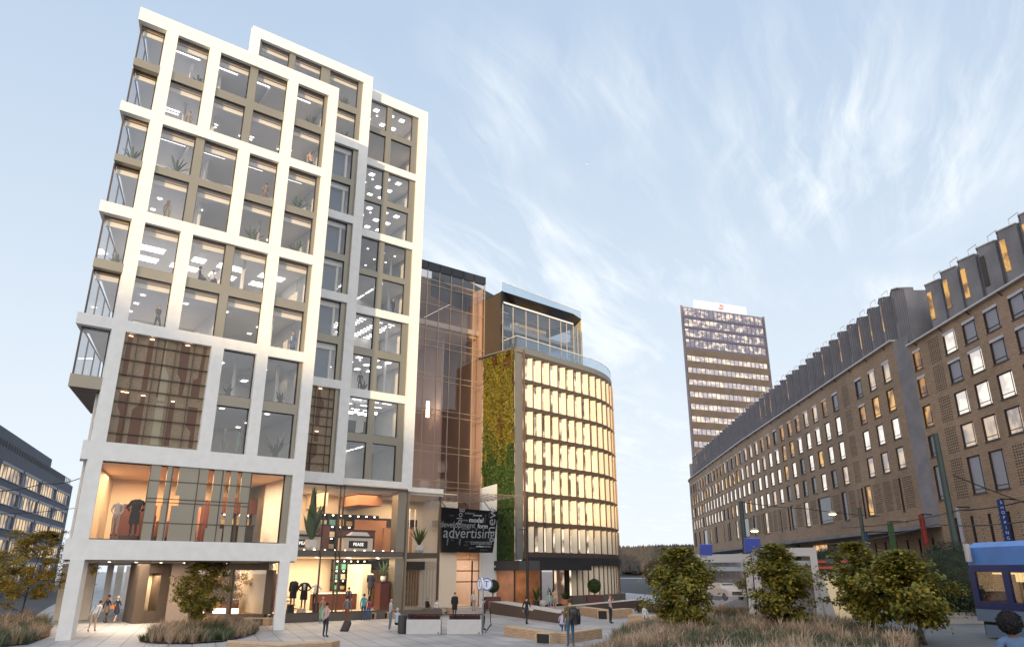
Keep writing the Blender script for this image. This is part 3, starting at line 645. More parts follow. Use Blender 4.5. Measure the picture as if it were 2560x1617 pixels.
def glowroom(name, c1, c2, s, sc=.35):
    m, t, b = base_mat(name); n = t.nodes.new
    tc = n('ShaderNodeTexCoord'); nz = n('ShaderNodeTexNoise'); nz.inputs['Scale'].default_value = sc; nz.inputs['Detail'].default_value = 3; t.links.new(tc.outputs['Object'], nz.inputs['Vector'])
    rp = n('ShaderNodeValToRGB'); rp.color_ramp.elements[0].position = .42; rp.color_ramp.elements[1].position = .56; rp.color_ramp.elements[0].color = (*c1, 1); rp.color_ramp.elements[1].color = (*c2, 1)
    t.links.new(nz.outputs['Fac'], rp.inputs[0]); t.links.new(rp.outputs[0], b.inputs['Emission Color']); b.inputs['Emission Strength'].default_value = s*EK; b.inputs['Base Color'].default_value = (.5, .42, .35, 1); return m
M['room'] = glowroom('lit_office', (.035, .03, .03), (1.0, .80, .58), .36, .62)
mb = MB()
for k in range(8): ribbon(mb, PC, .95, PC.len, -.05, .30, LEV[k]-.22, LEV[k]+.22)
mb.build('floor_band', M['fascia'], CB)
mb = MB(); ribbon(mb, PC, 0, PC.len, -.6, .36, LEV[7]+.1, LEV[7]+.75); ribbon(mb, PC, .06, .95, -.1, .22, 4.45, LEV[7]+.1); mb.build('top_fascia', M['fasciagrey'], CB)
mb = MB(); mb.bar(PC.at(.98, .4, 4.5), PC.at(.98, .4, 26.2), .16); mb.build('corner_post', M['finedge'], CB)
mb = MB(); ribbon(mb, PC, .5, PC.len, -1.7, -1.6, 4.5, 26.0); mb.build('inner_wall', M['room'], CB); mb = MB(); ribbon(mb, PC, 8.0, PC.len, -1.7, -1.6, 0, 4.4); mb.build('inner_wall', M['room'], CB)
mb = MB()
for k in range(8): ribbon(mb, PC, .95, PC.len, -1.6, -.1, LEV[k]-.2, LEV[k]+.15)
mb.build('floor_plate', M['ceil'], CB)
BAY = 1.37; nb = 24
far = MB(); farp = MB(); farf = MB(); cnt = 0
for k in range(7):
    za, zb = LEV[k]+.22, LEV[k+1]-.22
    for i in range(nb):
        s0 = 1.05+BAY*i; s1 = s0+BAY
        near = i < 14
        f = MB() if near else far; g = MB() if near else farp; h = MB() if near else farf
        ribbon(f, PC, s1-.07, s1, -.02, .46, za-.1, zb+.1, 9)
        ribbon(f, PC, s0, s1-.07, -.02, .06, za, za+.07, 9); ribbon(f, PC, s0, s1-.07, -.02, .06, zb-.07, zb, 9)
        panelq(g, PC, s0, s1-.07, za+.07, zb-.07, .02)
        wob = .80+.10*math.sin(i*2.1+k*1.3)
        a, b = PC.at(s0+wob, .03), PC.at(s1-.09, .36); nrm = PC.out(s0)
        h.prism([(a.x, a.y), (b.x, b.y), (b.x-nrm.x*.06, b.y-nrm.y*.06), (a.x-nrm.x*.03, a.y-nrm.y*.03)], za+.02, zb-.02)
        if near:
            w_ = f.build('window', M['finedge'], CB); g.build('pane', M['glass'], w_); h.build('fin', M['fin'], w_)
w_ = far.build('window_row', M['finedge'], CB); w_['kind'] = 'stuff'; x = farp.build('pane', M['glass'], w_); x['kind'] = 'stuff'; x = farf.build('fin', M['fin'], w_); x['kind'] = 'stuff'
# ground floor
mb = MB(); ribbon(mb, PC, 1.0, PC.len, -.1, .55, 3.95, 4.72); mb.build('base_fascia', M['char'], CB)
mb = MB(); mbx = MB()
for i in range(0, 26):
    s0 = 8.2+i*.95
    if s0 > 30: break
    a, b = PC.at(s0+.3, .0), PC.at(s0+.78, .26); n_ = PC.out(s0)
    ribbon(mbx, PC, s0+.80, s0+.90, -.02, .34, .95, 3.95, 9)
    mb.prism([(a.x, a.y), (b.x, b.y), (b.x-n_.x*.06, b.y-n_.y*.06), (a.x-n_.x*.06, a.y-n_.y*.06)], .95, 3.95)
mb.build('base_fins', M['fin'], CB); mbx.build('base_bars', M['finedge'], CB)
mb = MB(); panelq(mb, PC, 7.9, PC.len, .95, 3.95, -.05); mb.build('base_glazing', M['glass'], CB)
mb = MB(); ribbon(mb, PC, 7.6, PC.len, -.2, .9, 0, .95); mb.build('base_plinth', M['kick'], CB)
# canopy and entrance
M['canopy'] = M['char']
c0, c1_, c2_ = PC.at(-.0, 1.0), PC.at(7.8, 2.0), PC.at(7.8, 0)
mb = MB(); mb.prism([(45.9, 62.6), (46.3, 59.0), (PC.at(1.2, 2.2).x, PC.at(1.2, 2.2).y), (PC.at(9.2, 2.2).x, PC.at(9.2, 2.2).y), (PC.at(9.2, .2).x, PC.at(9.2, .2).y), (47.5, 60.5), (47.3, 64.5), (45.9, 64.5)], 3.45, 4.35); mb.build('entrance_canopy', M['char'], CB)
mb = MB()
for t in (-.2, 1.7, 3.6, 5.5, 7.3): mb.bar(PC.at(t, .1, 0), PC.at(t, .1, 3.5), .1, .14)
mb.bar(PC.at(7.55, .2, 0), PC.at(7.55, .2, 3.5), .35, .35)
mb.bar(PC.at(-.2, .1, .1), PC.at(7.3, .1, .1), .1, .2)
f = mb.build('entrance_window', M['dark'], CB)
mb = MB(); panelq(mb, PC, -.2, 7.4, .1, 3.5, .1); mb.quad((46.35, 59.9, .1), (46.35, 64.5, .1), (46.35, 64.5, 3.5), (46.35, 59.9, 3.5)); mb.build('pane', M['glass_brown'], f)
mb = MB(); ribbon(mb, PC, -.3, 8, -4.1, -4.0, 0, 3.9); mb.build('inner_wall', mat('orange_wall', (.36, .20, .12), .8, var=.35, scale=.9), CB)
mb = MB(); ribbon(mb, PC, -.3, 8, -4.0, -.1, 3.75, 3.9); mb.build('lobby_ceiling', M['ceil'], CB)
area('lobby_lamp', PC.at(3.6, -2.0, 3.65), 5, 1.6, 120, (1, .74, .5), (0, 0, HEAD))
# roof terrace and dark glazed penthouse
PT = Path(arcpts(PC.at(.1, .2).xy, HEAD, 11.6, 14.7, R(100), 22))
mb = MB(); ribbon(mb, PT, 0, PT.len, -.02, .02, 26.5, 27.65)
fl0 = PT.at(0); mb.prism([(fl0.x, fl0.y), (fl0.x+.03, fl0.y), (fl0.x+.03, fl0.y+3), (fl0.x, fl0.y+3)], 26.5, 27.65)
rail = mb.build('balustrade', glass('balustrade_glass', (.80, .86, .9), ior=1.6, minrefl=.05), CB)
mb = MB(); ribbon(mb, PT, 0, PT.len, -.03, .03, 27.65, 27.72); mb.prism([(fl0.x-.02, fl0.y), (fl0.x+.04, fl0.y), (fl0.x+.04, fl0.y+3), (fl0.x-.02, fl0.y+3)], 27.65, 27.72); mb.build('handrail', M['white'], rail)
mb = MB(); ribbon(mb, PC, 0, PC.len, -6, .2, 26.3, 26.45, 1.4); mb.build('terrace_deck', M['fasciagrey'], CB)
pp = [Vector((46.35, 62.0)), Vector((46.35, 62.0))+Vector((math.cos(R(4)), math.sin(R(4))))*11.6]
pp += [pp[-1]+Vector((2.2, .9)), pp[-1]+Vector((3.3, 2.2)), pp[-1]+Vector((4.0, 4.6)), pp[-1]+Vector((4.0, 12))]
PP = Path(pp)
mb = MB(); mb.poly([PP.at(t, 0, 33.5) for t in [0]+PP.c[1:]]+[(46.35, 74, 33.5)][::-1]); mb.build('roof', M['char'], CB)
mb = MB(); ribbon(mb, PP, 0, PP.len, -.3, .06, 31.9, 33.55, 50); ribbon(mb, PP, 0, PP.len, -.3, .05, 29.0, 29.6, 50); mb.build('dark_fascia', mat('navy_black_fascia', (.028, .034, .042), .35, .1), CB)
mb = MB()
ts = [0.05, 1.6, 3.6, 5.5, 7.4, 9.3, 10.3, 11.5, 12.6, 13.6, 14.9, 16.5, 18]
for t in ts: mb.bar(PP.at(t, .04, 26.4), PP.at(t, .04, 31.9), .09)
for z in (28.1, 31.0): ribbon(mb, PP, 0, 13.9, -.03, .05, z-.03, z+.03, 50)
f = mb.build('penthouse_window', mat('grey_mullion', (.40, .38, .36), .5), CB)
mb = MB()
for a, b in zip([0]+PP.c[1:], PP.c[1:]): panelq(mb, PP, a, b-.001, 26.4, 31.9, 0)
mb.build('pane', glass('smoked_glass', (.42, .46, .52), ior=1.7, minrefl=.06), f)
mb = MB(); mb.prism([(46.4, 62.3), (46.42, 62.3), (46.42, 72), (46.4, 72)], 26.4, 33.5); mb.build('side_wall', M['bronze_dark'], CB)
mb = MB(); ribbon(mb, PP, 0, 12, -4.1, -4, 26.4, 33, 50); mb.build('inner_wall', M['cream'], CB)
mb = MB(); ribbon(mb, PP, .4, 12, -3.9, -.2, 29.1, 29.5, 50); ribbon(mb, PP, .4, 12, -3.9, -.2, 32.2, 32.4, 50); mb.build('floor_plate', M['ceil'], CB)
mb = MB(); q0, q1 = PP.at(14.4, .08), PP.at(18.5, .08); mb.prism([(q0.x, q0.y), (q1.x, q1.y), (q1.x-.2, q1.y), (q0.x-.2, q0.y)], 26.4, 33.6); mb.build('end_panel', M['fin'], CB)
mb = MB(); ribbon(mb, PP, 0, 14.3, -.02, .02, 33.55, 34.6, 50); r2 = mb.build('balustrade', bpy.data.materials['balustrade_glass'], CB)
mb = MB(); ribbon(mb, PP, 0, 14.3, -.03, .03, 34.6, 34.66, 50); mb.build('handrail', M['white'], r2)
pu = Path([(40, 66.6), (58.0, 67.9), (60, 69.3), (60.5, 74)])
mb = MB(); ribbon(mb, pu, 0, pu.len, -.4, 0, 35.3, 36.9, 50); ribbon(mb, pu, 0, pu.len, -.4, -.2, 33, 35.3, 50); mb.build('roof_storey', mat('slate_upper', (.03, .034, .04), .3, .1), CB)
mb = MB(); mb.box(46.4, 52, 66.2, 75, 0, 33.4); mb.build('core', M['intwall'], CB)
# ================================================================== GLASS ATRIUM between the two buildings
GA = thing('glass_atrium', 'tall brown tinted glass curtain wall joining the white tower and the curved building', 'glass atrium', (38, 65.5, 0))
YA = 65.5
mb = MB(); mb.box(30.99, 46.45, YA-.1, YA+.3, 35.35, 36.3); mb.build('roof_band', mat('black_roof_band', (.02, .022, .026), .35), GA)
mb = MB(); mb.quad((31, YA, 4.4), (46.5, YA, 4.4), (46.5, YA, 35.4), (31, YA, 35.4)); mb.build('pane', M['glass_brown'], GA)
mb = MB()
for i in range(10): x = 32.3+i*1.56; mb.box(x-.03, x+.03, YA-.10, YA-.01, 4.4, 36.3)
for z in [34.2, 33.6, 31.3, 27.2, 26.5, 23.4, 22.8, 19.6, 19.0, 15.8, 15.1, 12.2, 11.6, 10.2, 8.3, 6.4, 4.5]: mb.box(31, 46.45, YA-.085, YA-.015, z-.03, z+.03)
mb.build('mullion', mat('gold_mullion', (.50, .38, .27), .45, .3), GA)
M['pinkwall'] = mat('rose_plaster', (.66, .52, .48), .85, var=.06, scale=.3)
mb = MB()
mb.box(28, 46.3, 67.5, 80, 35.1, 35.3, 1); mb.box(28, 46.3, 66.3, 80, 29.2, 29.75, 2); mb.box(28, 46.3, 66.8, 80, 28.9, 29.19, 1)
mb.box(30, 46.3, 79, 79.3, 0, 35, 0); mb.prism([(46.3, YA+.4), (46.4, YA+.4), (46.4, 79), (46.3, 79)], 0, 35, 0); mb.prism([(42.4, 68), (42.6, 68), (44.0, 79), (43.8, 79)], 0, 28.9, 0)
mb.prism([(31.2, 70), (36.5, 70), (36.5, 79), (31.2, 79)], 22.2, 22.6, 1)
mb.build('atrium_interior', [M['pinkwall'], mat('atrium_ceiling', (.78, .69, .62), .9), M['white']], GA)
mb = MB(); mb.box(41.4, 41.7, 69.3, 69.5, 19.6, 21.4); mb.build('lamp', M['lampw'], GA)
# entrance below
mb = MB()
for x in (34.5, 37, 39.5, 41.2, 42.3, 45.2): mb.box(x-.06, x+.06, YA-.1, YA, 0, 4.4)
for z in (2.35, 3.4): mb.box(31, 46.4, YA-.09, YA-.01, z-.05, z+.05)
mb.box(36.5, 41.2, YA-.25, YA-.05, 2.5, 3.45)
f = mb.build('entrance_door', M['dark'], GA)
mb = MB(); mb.quad((31, YA, 0), (46.4, YA, 0), (46.4, YA, 4.4), (31, YA, 4.4)); mb.build('pane', M['glass'], f)
mb = MB(); mb.box(31, 46.3, 73, 73.3, 0, 5.5, 0); mb.box(31, 46.3, YA+.2, 73, 5.2, 5.4, 1); mb.box(31, 46.3, YA+.2, 73, .01, .05, 2); mb.build('entrance_hall', [bpy.data.materials['cream_wall'], M['shopceil'], bpy.data.materials['pale_floor']], GA)
area('hall_lamp', (39, 69, 5.1), 12, 5, 750, (1, .80, .55))
# white pylon wall with a sloping top
PW = []
for px_, py_ in ((1206, 1219), (1243, 1209)): PW.append(at_y(px_, py_, 62.6))
mb = MB(); a, b = PW; mb.slab([(a.x, 62.6, 0), (b.x, 62.6, 0), (b.x, 62.6, b.z), (a.x, 62.6, a.z)], .35)
tag(mb.build('wall', M['white']), 'white slab wall with sloping top behind the black advertising screen', 'wall')
# ================================================================== LIVING WALL
def leafmat(name, cols, rough=.6, trans=.25):
    m = bpy.data.materials.new(name); m.use_nodes = True; t = m.node_tree; b = t.nodes['Principled BSDF']; n = t.nodes.new
    oi = n('ShaderNodeNewGeometry'); rp = n('ShaderNodeValToRGB'); rp.color_ramp.interpolation = 'LINEAR'
    e = rp.color_ramp.elements
    while len(e) < len(cols): e.new(.5)
    for i, c in enumerate(cols): e[i].position = i/(len(cols)-1); e[i].color = (*c, 1)
    t.links.new(oi.outputs['Random Per Island'], rp.inputs[0]); t.links.new(rp.outputs[0], b.inputs['Base Color']); b.inputs['Roughness'].default_value = rough
    if trans:
        o = t.nodes['Material Output']; tl = n('ShaderNodeBsdfTranslucent'); mx = n('ShaderNodeMixShader'); mx.inputs[0].default_value = trans
        t.links.new(rp.outputs[0], tl.inputs[0]); t.links.new(b.outputs[0], mx.inputs[1]); t.links.new(tl.outputs[0], mx.inputs[2]); t.links.new(mx.outputs[0], o.inputs[0])
    return m
rnd = random.Random(11)
def leaf(mb, c, n, size, m=0, asp=.55):
    n = n.normalized(); u = n.cross(Vector((rnd.uniform(-1, 1), rnd.uniform(-1, 1), rnd.uniform(-1, 1)))).normalized(); v = n.cross(u)
    a = len(mb.v); mb.v += [c-u*size, c+v*size*asp-n*size*.12, c+u*size, c-v*size*asp-n*size*.12]; mb.f.append((a, a+1, a+2, a+3)); mb.m.append(m)
M['lw_gold'] = leafmat('gold_wall_leaves', [(.15, .12, .012), (.27, .21, .02), (.19, .18, .03), (.33, .25, .03)])
M['lw_rust'] = leafmat('rust_wall_leaves', [(.12, .05, .012), (.17, .08, .015), (.14, .10, .02)])
M['lw_green'] = leafmat('green_wall_leaves', [(.025, .065, .015), (.05, .11, .02), (.09, .13, .02)])
LW = thing('living_wall', 'tall planted wall of golden and green foliage on the curved building flank', 'living wall', (46.5, 62.5, 0))
mb = MB(); mb.box(46.42, 46.55, 60.0, YA-.05, 4.35, 26.2); mb.build('backing', M['bronze_dark'], LW)
mb = MB()
for i in range(15000):
    y = rnd.uniform(59.95, YA-.05); z = rnd.uniform(4.2, 26.2); q = noise.noise(Vector((y*.75, z*.11, 3)))+.5*noise.noise(Vector((y*2.2, z*.5, 8)))
    bul = .12+.22*max(0, noise.noise(Vector((y*1.6, z*.8, 1))))
    gline = 13.5+(60.6-y)*-1.0+2.0*noise.noise(Vector((y*.9, 7, 2)))
    if z < gline-1.2: m = 2 if q > -.25 else (0 if q > -.45 else 1)
    elif z < gline+1.2: m = rnd.choice((0, 2))
    else: m = 1 if q > .26 or (z > 22 and q > .02) else 0
    if y < 61 and 11 < z < 16: m = 2
    leaf(mb, Vector((46.42-rnd.uniform(0, bul)-.03, y, z)), Vector((-1, rnd.uniform(-.8, .8), rnd.uniform(-.3, 1.0))), rnd.uniform(.10, .19), m, .5)
mb.build('foliage', [M['lw_gold'], M['lw_rust'], M['lw_green']], LW)
# ================================================================== BRICK BUILDING on the right
BB = thing('brick_office_building', 'long brown brick office block with lit windows and zigzag concrete attic', 'building', (76, 33, 0))
Cb = Vector((75.5, 33.2)); d1 = Vector((.645, .764)).normalized(); d2 = Vector((.663, .748)).normalized()
pts = [Cb, Cb+d1*30, Cb+d1*62]; 
for k in range(1, 9): pts.append(pts[-1]+d2*7.5)
hd = math.atan2(d2.y, d2.x)
for k in range(1, 9): hd -= R(7); pts.append(pts[-1]+Vector((math.cos(hd), math.sin(hd)))*3.2)
# path must have its outward side on the right hand: walk it from far to near
PBf = Path(pts[::-1]); LF = PBf.len                       # s measured from the far end; near corner at LF
Cr = Vector((74.3, 31.2)); dr = Vector((-.634, -.773)).normalized()
PBn = Path([Cr, Cr+dr*30])
def brickmat(name, c1, c2, mo, lean=0.0):
    m, t, b = base_mat(name); n = t.nodes.new; l = t.links.new
    tc = n('ShaderNodeTexCoord'); sp = n('ShaderNodeSeparateXYZ'); l(tc.outputs['Object'], sp.inputs[0])
    dt_ = n('ShaderNodeVectorMath'); dt_.operation = 'DOT_PRODUCT'; dt_.inputs[1].default_value = (.645, .764, 0); l(tc.outputs['Object'], dt_.inputs[0])
    cb = n('ShaderNodeCombineXYZ'); l(dt_.outputs['Value'], cb.inputs[0]); l(sp.outputs[2], cb.inputs[1])
    br = n('ShaderNodeTexBrick'); br.inputs['Scale'].default_value = 1; br.inputs['Brick Width'].default_value = .52; br.inputs['Row Height'].default_value = .17; br.inputs['Mortar Size'].default_value = .02; br.inputs['Mortar Smooth'].default_value = .3
    br.inputs['Color1'].default_value = (*c1, 1); br.inputs['Color2'].default_value = (*c2, 1); br.inputs['Mortar'].default_value = (*mo, 1); br.inputs['Bias'].default_value = 0
    l(cb.outputs[0], br.inputs['Vector'])
    nz = n('ShaderNodeTexNoise'); nz.inputs['Scale'].default_value = .12; nz.inputs['Detail'].default_value = 8; l(tc.outputs['Object'], nz.inputs['Vector'])
    mr = n('ShaderNodeMapRange'); mr.inputs['From Min'].default_value = .3; mr.inputs['From Max'].default_value = .7; mr.inputs['To Min'].default_value = .78; mr.inputs['To Max'].default_value = 1.15; l(nz.outputs['Fac'], mr.inputs['Value'])
    vm = n('ShaderNodeVectorMath'); vm.operation = 'SCALE'; l(br.outputs['Color'], vm.inputs[0]); l(mr.outputs[0], vm.inputs['Scale']); l(vm.outputs[0], b.inputs['Base Color']); b.inputs['Roughness'].default_value = .9; return m
M['brick'] = brickmat('brown_brick', (.32, .215, .142), (.40, .278, .186), (.17, .12, .088))
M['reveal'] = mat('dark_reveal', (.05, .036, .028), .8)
M['concrete'] = mat('dark_concrete', (.20, .192, .205), .85, var=.22, scale=.55, detail=8, bump=.2, bscale=3)
M['zinc'] = mat('dark_zinc', (.135, .128, .145), .65, .15, var=.15, scale=.8)
M['fr'] = mat('dark_window_frame', (.045, .032, .026), .5)
LIT = {'white': glowroom('lit_white_window', (.62, .56, .52), (.95, .86, .74), .30, .8), 'warm': glowroom('lit_warm_window', (.22, .10, .02), (.85, .45, .10), .24, .8), 'amber': glowroom('lit_amber_window', (.10, .04, .008), (.50, .22, .04), .22, .9),
       'pale': glowroom('lit_pale_window', (.30, .26, .25), (.66, .50, .36), .26, .7), 'off': mat('unlit_window', (.07, .065, .075), .08, 0, spec=.7), 'blind': mat('grey_blind_window', (.26, .25, .29), .35)}
for k in ('white', 'warm', 'amber', 'pale'):
    bb_ = LIT[k].node_tree.nodes['Principled BSDF']; bb_.inputs['Base Color'].default_value = (.06, .055, .05, 1); bb_.inputs['Roughness'].default_value = .1
ROWS = [(22.25, 24.5), (19.2, 21.45), (16.25, 18.4), (13.25, 15.4)]
rb = random.Random(5)
def bot(t): return 8.35-1.25*min(1.0, max(0, (LF-t))/75)
WL = []                                                 # (path, a, b, z0, z1, kind)
holes = []; vents = []
t = LF-1.6; i = 0
while t > 6:
    skip = i in (3, 10**6)
    wd = 1.75
    if i == 3:
        for r, (z0, z1) in enumerate(ROWS): vents.append((PBf, t-2.0, t-.2, z0-.2, z1+.1))
    else:
        for r, (z0, z1) in enumerate(ROWS):
            u = rb.random()
            if r == 0: kd = 'amber' if u < .35 else ('blind' if u < .55 else ('pale' if u < .85 else 'off'))
            elif r == 1: kd = ('amber' if u < .7 else 'warm') if i < 3 else ('white' if u < .6 else ('pale' if u < .85 else 'warm'))
            elif r == 2: kd = 'white' if u < .68 else ('warm' if u < .82 else 'off')
            else: kd = 'white' if u < .5 else ('pale' if u < .72 else ('warm' if u < .84 else 'off'))
            if i < 3 and r >= 2: kd = 'white' if r == 2 else 'pale'
            WL.append((PBf, t-wd, t, z0, z1, kd)); holes.append((t-wd, t, z0, z1))
    t -= 3.63 if i < 22 else 3.4; i += 1
# tall openings of the lower storey
t = LF-1.0; lows = [('v', 2.0), ('g', .45), ('s', .45), ('g', .2), ('v', 1.0), ('g', .7), ('v', 1.8), ('g', .7), ('v', 1.8), ('g', .5), ('w', 1.7), ('g', .5), ('s', .5), ('g', .3), ('v', .9), ('g', .6), ('v', 1.8), ('g', .8), ('w', 1.5), ('g', .8), ('v', 2.2), ('g', .6), ('W', 4.6), ('g', .8), ('v', 2.2), ('g', .8), ('w', 1.8), ('g', 1), ('v', 2.4), ('g', 1), ('w', 1.6), ('g', .7), ('s', .6), ('g', 1)]
k = 0
while t > 14:
    c, wd = lows[k % len(lows)]; k += 1
    if c == 'v': vents.append((PBf, t-wd, t, 9.3, 12.4))
    if c in 'wW': WL.append((PBf, t-wd, t, 9.2, 12.5, 'warm' if k < 12 else rb.choice(('blind', 'off', 'pale')))); holes.append((t-wd, t, 9.2, 12.5))
    if c == 's': WL.append((PBf, t-wd, t, 9.1, 12.4, 'off')); holes.append((t-wd, t, 9.1, 12.4))
    t -= wd
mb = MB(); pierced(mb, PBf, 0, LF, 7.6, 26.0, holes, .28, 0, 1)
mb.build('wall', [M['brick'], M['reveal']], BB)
mb = MB()                                               # underside beam of the overhang and return at the corner
ribbon(mb, PBf, 0, LF, -.5, .05, 7.25, 7.62, 4); ribbon(mb, PBf, 0, LF, -9, -.5, 7.45, 7.6, 4); mb.build('overhang', M['concrete'], BB)
mb = MB(); a = PBf.at(LF, 0); b_ = PBn.at(0, 0); mb.prism([(a.x, a.y), (b_.x, b_.y), (b_.x+1.5, b_.y+1.2), (a.x+1, a.y+1.0)], 7.3, 25.9); mb.build('corner_return', M['concrete'], BB)
# near wing
holesn = []; t = 1.0; i = 0
seq = ['w', 'v', 'w', 'w', 'w', 'w', 'w', 'w']; st = [.35, 3.4, 6.0, 9.2, 12.4, 15.8, 19.2, 22.6]
for sname, t in zip(seq, st):
    for r, (z0, z1) in enumerate([(22.0, 24.05), (19.3, 21.4), (16.4, 18.45), (13.55, 15.6), (9.6, 12.75)]):
        lower = r == 4
        if sname == 'v': vents.append((PBn, t, t+1.9, z0-.2, z1+.15)); continue
        zz0, zz1 = (z0, z1) if lower else (z0, z1)
        if lower and t > 12: vents.append((PBn, t, t+2.0, z0, z1)); continue
        wd = 1.55 if t < 1 else 2.0
        if r == 3 and not lower: kd = 'pale' if t > 5 else 'off'
        elif lower: kd = 'blind'
        elif t < 1: kd = ('amber', 'amber', 'warm', 'off')[r]
        elif r == 0: kd = rb.choice(('blind', 'blind', 'white'))
        elif r == 1: kd = rb.choice(('pale', 'white', 'blind'))
        else: kd = 'white'
        WL.append((PBn, t, t+wd, zz0, zz1, kd)); holesn.append((t, t+wd, zz0, zz1))
slots = [(2.3+k*2.55, 2.3+k*2.55+.42, 5.2, 7.9) for k in range(11)]
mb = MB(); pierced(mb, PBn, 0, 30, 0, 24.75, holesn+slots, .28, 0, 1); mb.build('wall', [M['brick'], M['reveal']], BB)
mb = MB()
for a, b, c, d in slots: panelq(mb, PBn, a, b, c, d, -.2)
o = mb.build('slot_window', M['black'], BB)
mb = MB()
for k in range(10):
    for j in range(8): panelq(mb, PBn, 3.75+k*2.55, 3.87+k*2.55, 5.3+j*.33, 5.42+j*.33, .006)
o = mb.build('putlog_holes', M['black'], BB); o['kind'] = 'stuff'
# recessed ground floor wall behind the overhang with piers and a lit shop
PG = Path([PBf.at(max(0, LF-90), -4.5).xy, PBf.at(LF-2, -3.2).xy, PBn.at(0, -.05).xy])
mb = MB(); slg = [(PG.len-9-k*2.9, PG.len-8.55-k*2.9, 3.8, 6.6) for k in range(9)]
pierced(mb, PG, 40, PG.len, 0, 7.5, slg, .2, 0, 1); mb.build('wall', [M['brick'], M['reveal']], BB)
mb = MB()
for a, b, c, d in slg: panelq(mb, PG, a, b, c, d, -.15)
mb.build('slot_window', M['black'], BB)
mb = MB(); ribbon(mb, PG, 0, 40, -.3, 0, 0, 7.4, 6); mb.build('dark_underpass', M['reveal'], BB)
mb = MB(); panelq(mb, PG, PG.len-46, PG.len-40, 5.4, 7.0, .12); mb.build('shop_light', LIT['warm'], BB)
# windows: frames, panes, blind boxes
WL.sort(key=lambda w: -(w[1] if w[0] is PBf else 500-w[1]))
M['blindbox'] = mat('pale_blind_box', (.50, .48, .52), .5)
rest = MB(); restp = {k: MB() for k in LIT}; restb = MB()
def wframe(mb, P, a, b, c, d, o=-.16, w=.10, tr=True):
    for q in ((a, a+w, c, d), (b-w, b, c, d), (a+w, b-w, c, c+w), (a+w, b-w, d-w, d)): ribbon(mb, P, q[0], q[1], o-.02, o+.06, q[2], q[3], 9)
    if tr and b-a > .8: ribbon(mb, P, b-w-.30, b-w-.24, o-.02, o+.05, c+w, d-w, 9); ribbon(mb, P, a+w, b-w-.3, o-.02, o+.05, c+.36, c+.42, 9)
    ribbon(mb, P, a-.08, b+.08, -.02, .06, c-.09, c-.01, 9)
for n_, (P, a, b, c, d, kd) in enumerate(WL):
    bx = c > 19 and b-a > 1 and (c > 22 or rb.random() < .4 or P is PBn)
    if n_ < 96:
        f = MB(); wframe(f, P, a, b, c, d); f = f.build('window', M['fr'], BB)
        g = MB(); panelq(g, P, a+.1, b-.1, c+.1, d-.1, -.15); g.build('pane', LIT[kd], f)
        if bx: h = MB(); ribbon(h, P, a+.04, b-.04, -.06, .02, d-.26, d-.02, 9); h.build('blind_box', M['blindbox'], f)
    else:
        wframe(rest, P, a, b, c, d, tr=False); panelq(restp[kd], P, a+.1, b-.1, c+.1, d-.1, -.15)
        if bx: ribbon(restb, P, a+.04, b-.04, -.06, .02, d-.26, d-.02, 9)
f = rest.build('window', M['fr'], BB); f['kind'] = 'stuff'
for kd, g in restp.items():
    if g.v: o = g.build('pane', LIT[kd], f); o['kind'] = 'stuff'
o = restb.build('blind_box', M['blindbox'], f); o['kind'] = 'stuff'
for n_, (P, a, b, c, d) in enumerate(vents):            # pierced brick panels
    if P is PBf and b < LF-70: continue
    mb = MB(); nx, nz_ = max(3, int((b-a)/.3)), max(4, int((d-c)/.22))
    for i in range(nx):
        for j in range(nz_):
            s0 = a+(b-a)*(i+.18)/nx; s1 = a+(b-a)*(i+.8)/nx; zz = c+(d-c)*(j+.3)/nz_; panelq(mb, P, s0, s1, zz, zz+(d-c)*.5/nz_, .008)
    if mb.v: mb.build('vent_panel', M['reveal'], BB)
# parapet gutter with pale edge, zigzag attic
mb = MB(); ribbon(mb, PBf, 0, LF, -.6, .35, 25.95, 26.12, 4); ribbon(mb, PBn, 0, 30, -.6, .35, 24.66, 24.82, 4); mb.build('gutter', mat('pale_gutter', (.50, .47, .46), .5), BB)
mb = MB()
for s_ in range(int(LF/4.6)): mb.bar(PBf.at(LF-2-s_*4.6, .3, 25.9), PBf.at(LF-2-s_*4.6, -.1, 25.5), .07)
for s_ in range(6): mb.bar(PBn.at(1.5+s_*4.6, .3, 24.6), PBn.at(1.5+s_*4.6, -.1, 24.2), .07)
mb.build('gutter_bracket', M['dark'], BB)
mb = MB(); ribbon(mb, PBf, 0, LF, -14, -2.9, 26, 31.6, 4); ribbon(mb, PBn, 0, 30, -14, -3.9, 24.5, 30.0, 30); ribbon(mb, PBf, 0, LF, -2.9, -.6, 25.9, 26.05, 4); ribbon(mb, PBn, 0, 30, -3.9, -.6, 24.5, 24.7, 30); mb.build('attic_wall', M['concrete'], BB)
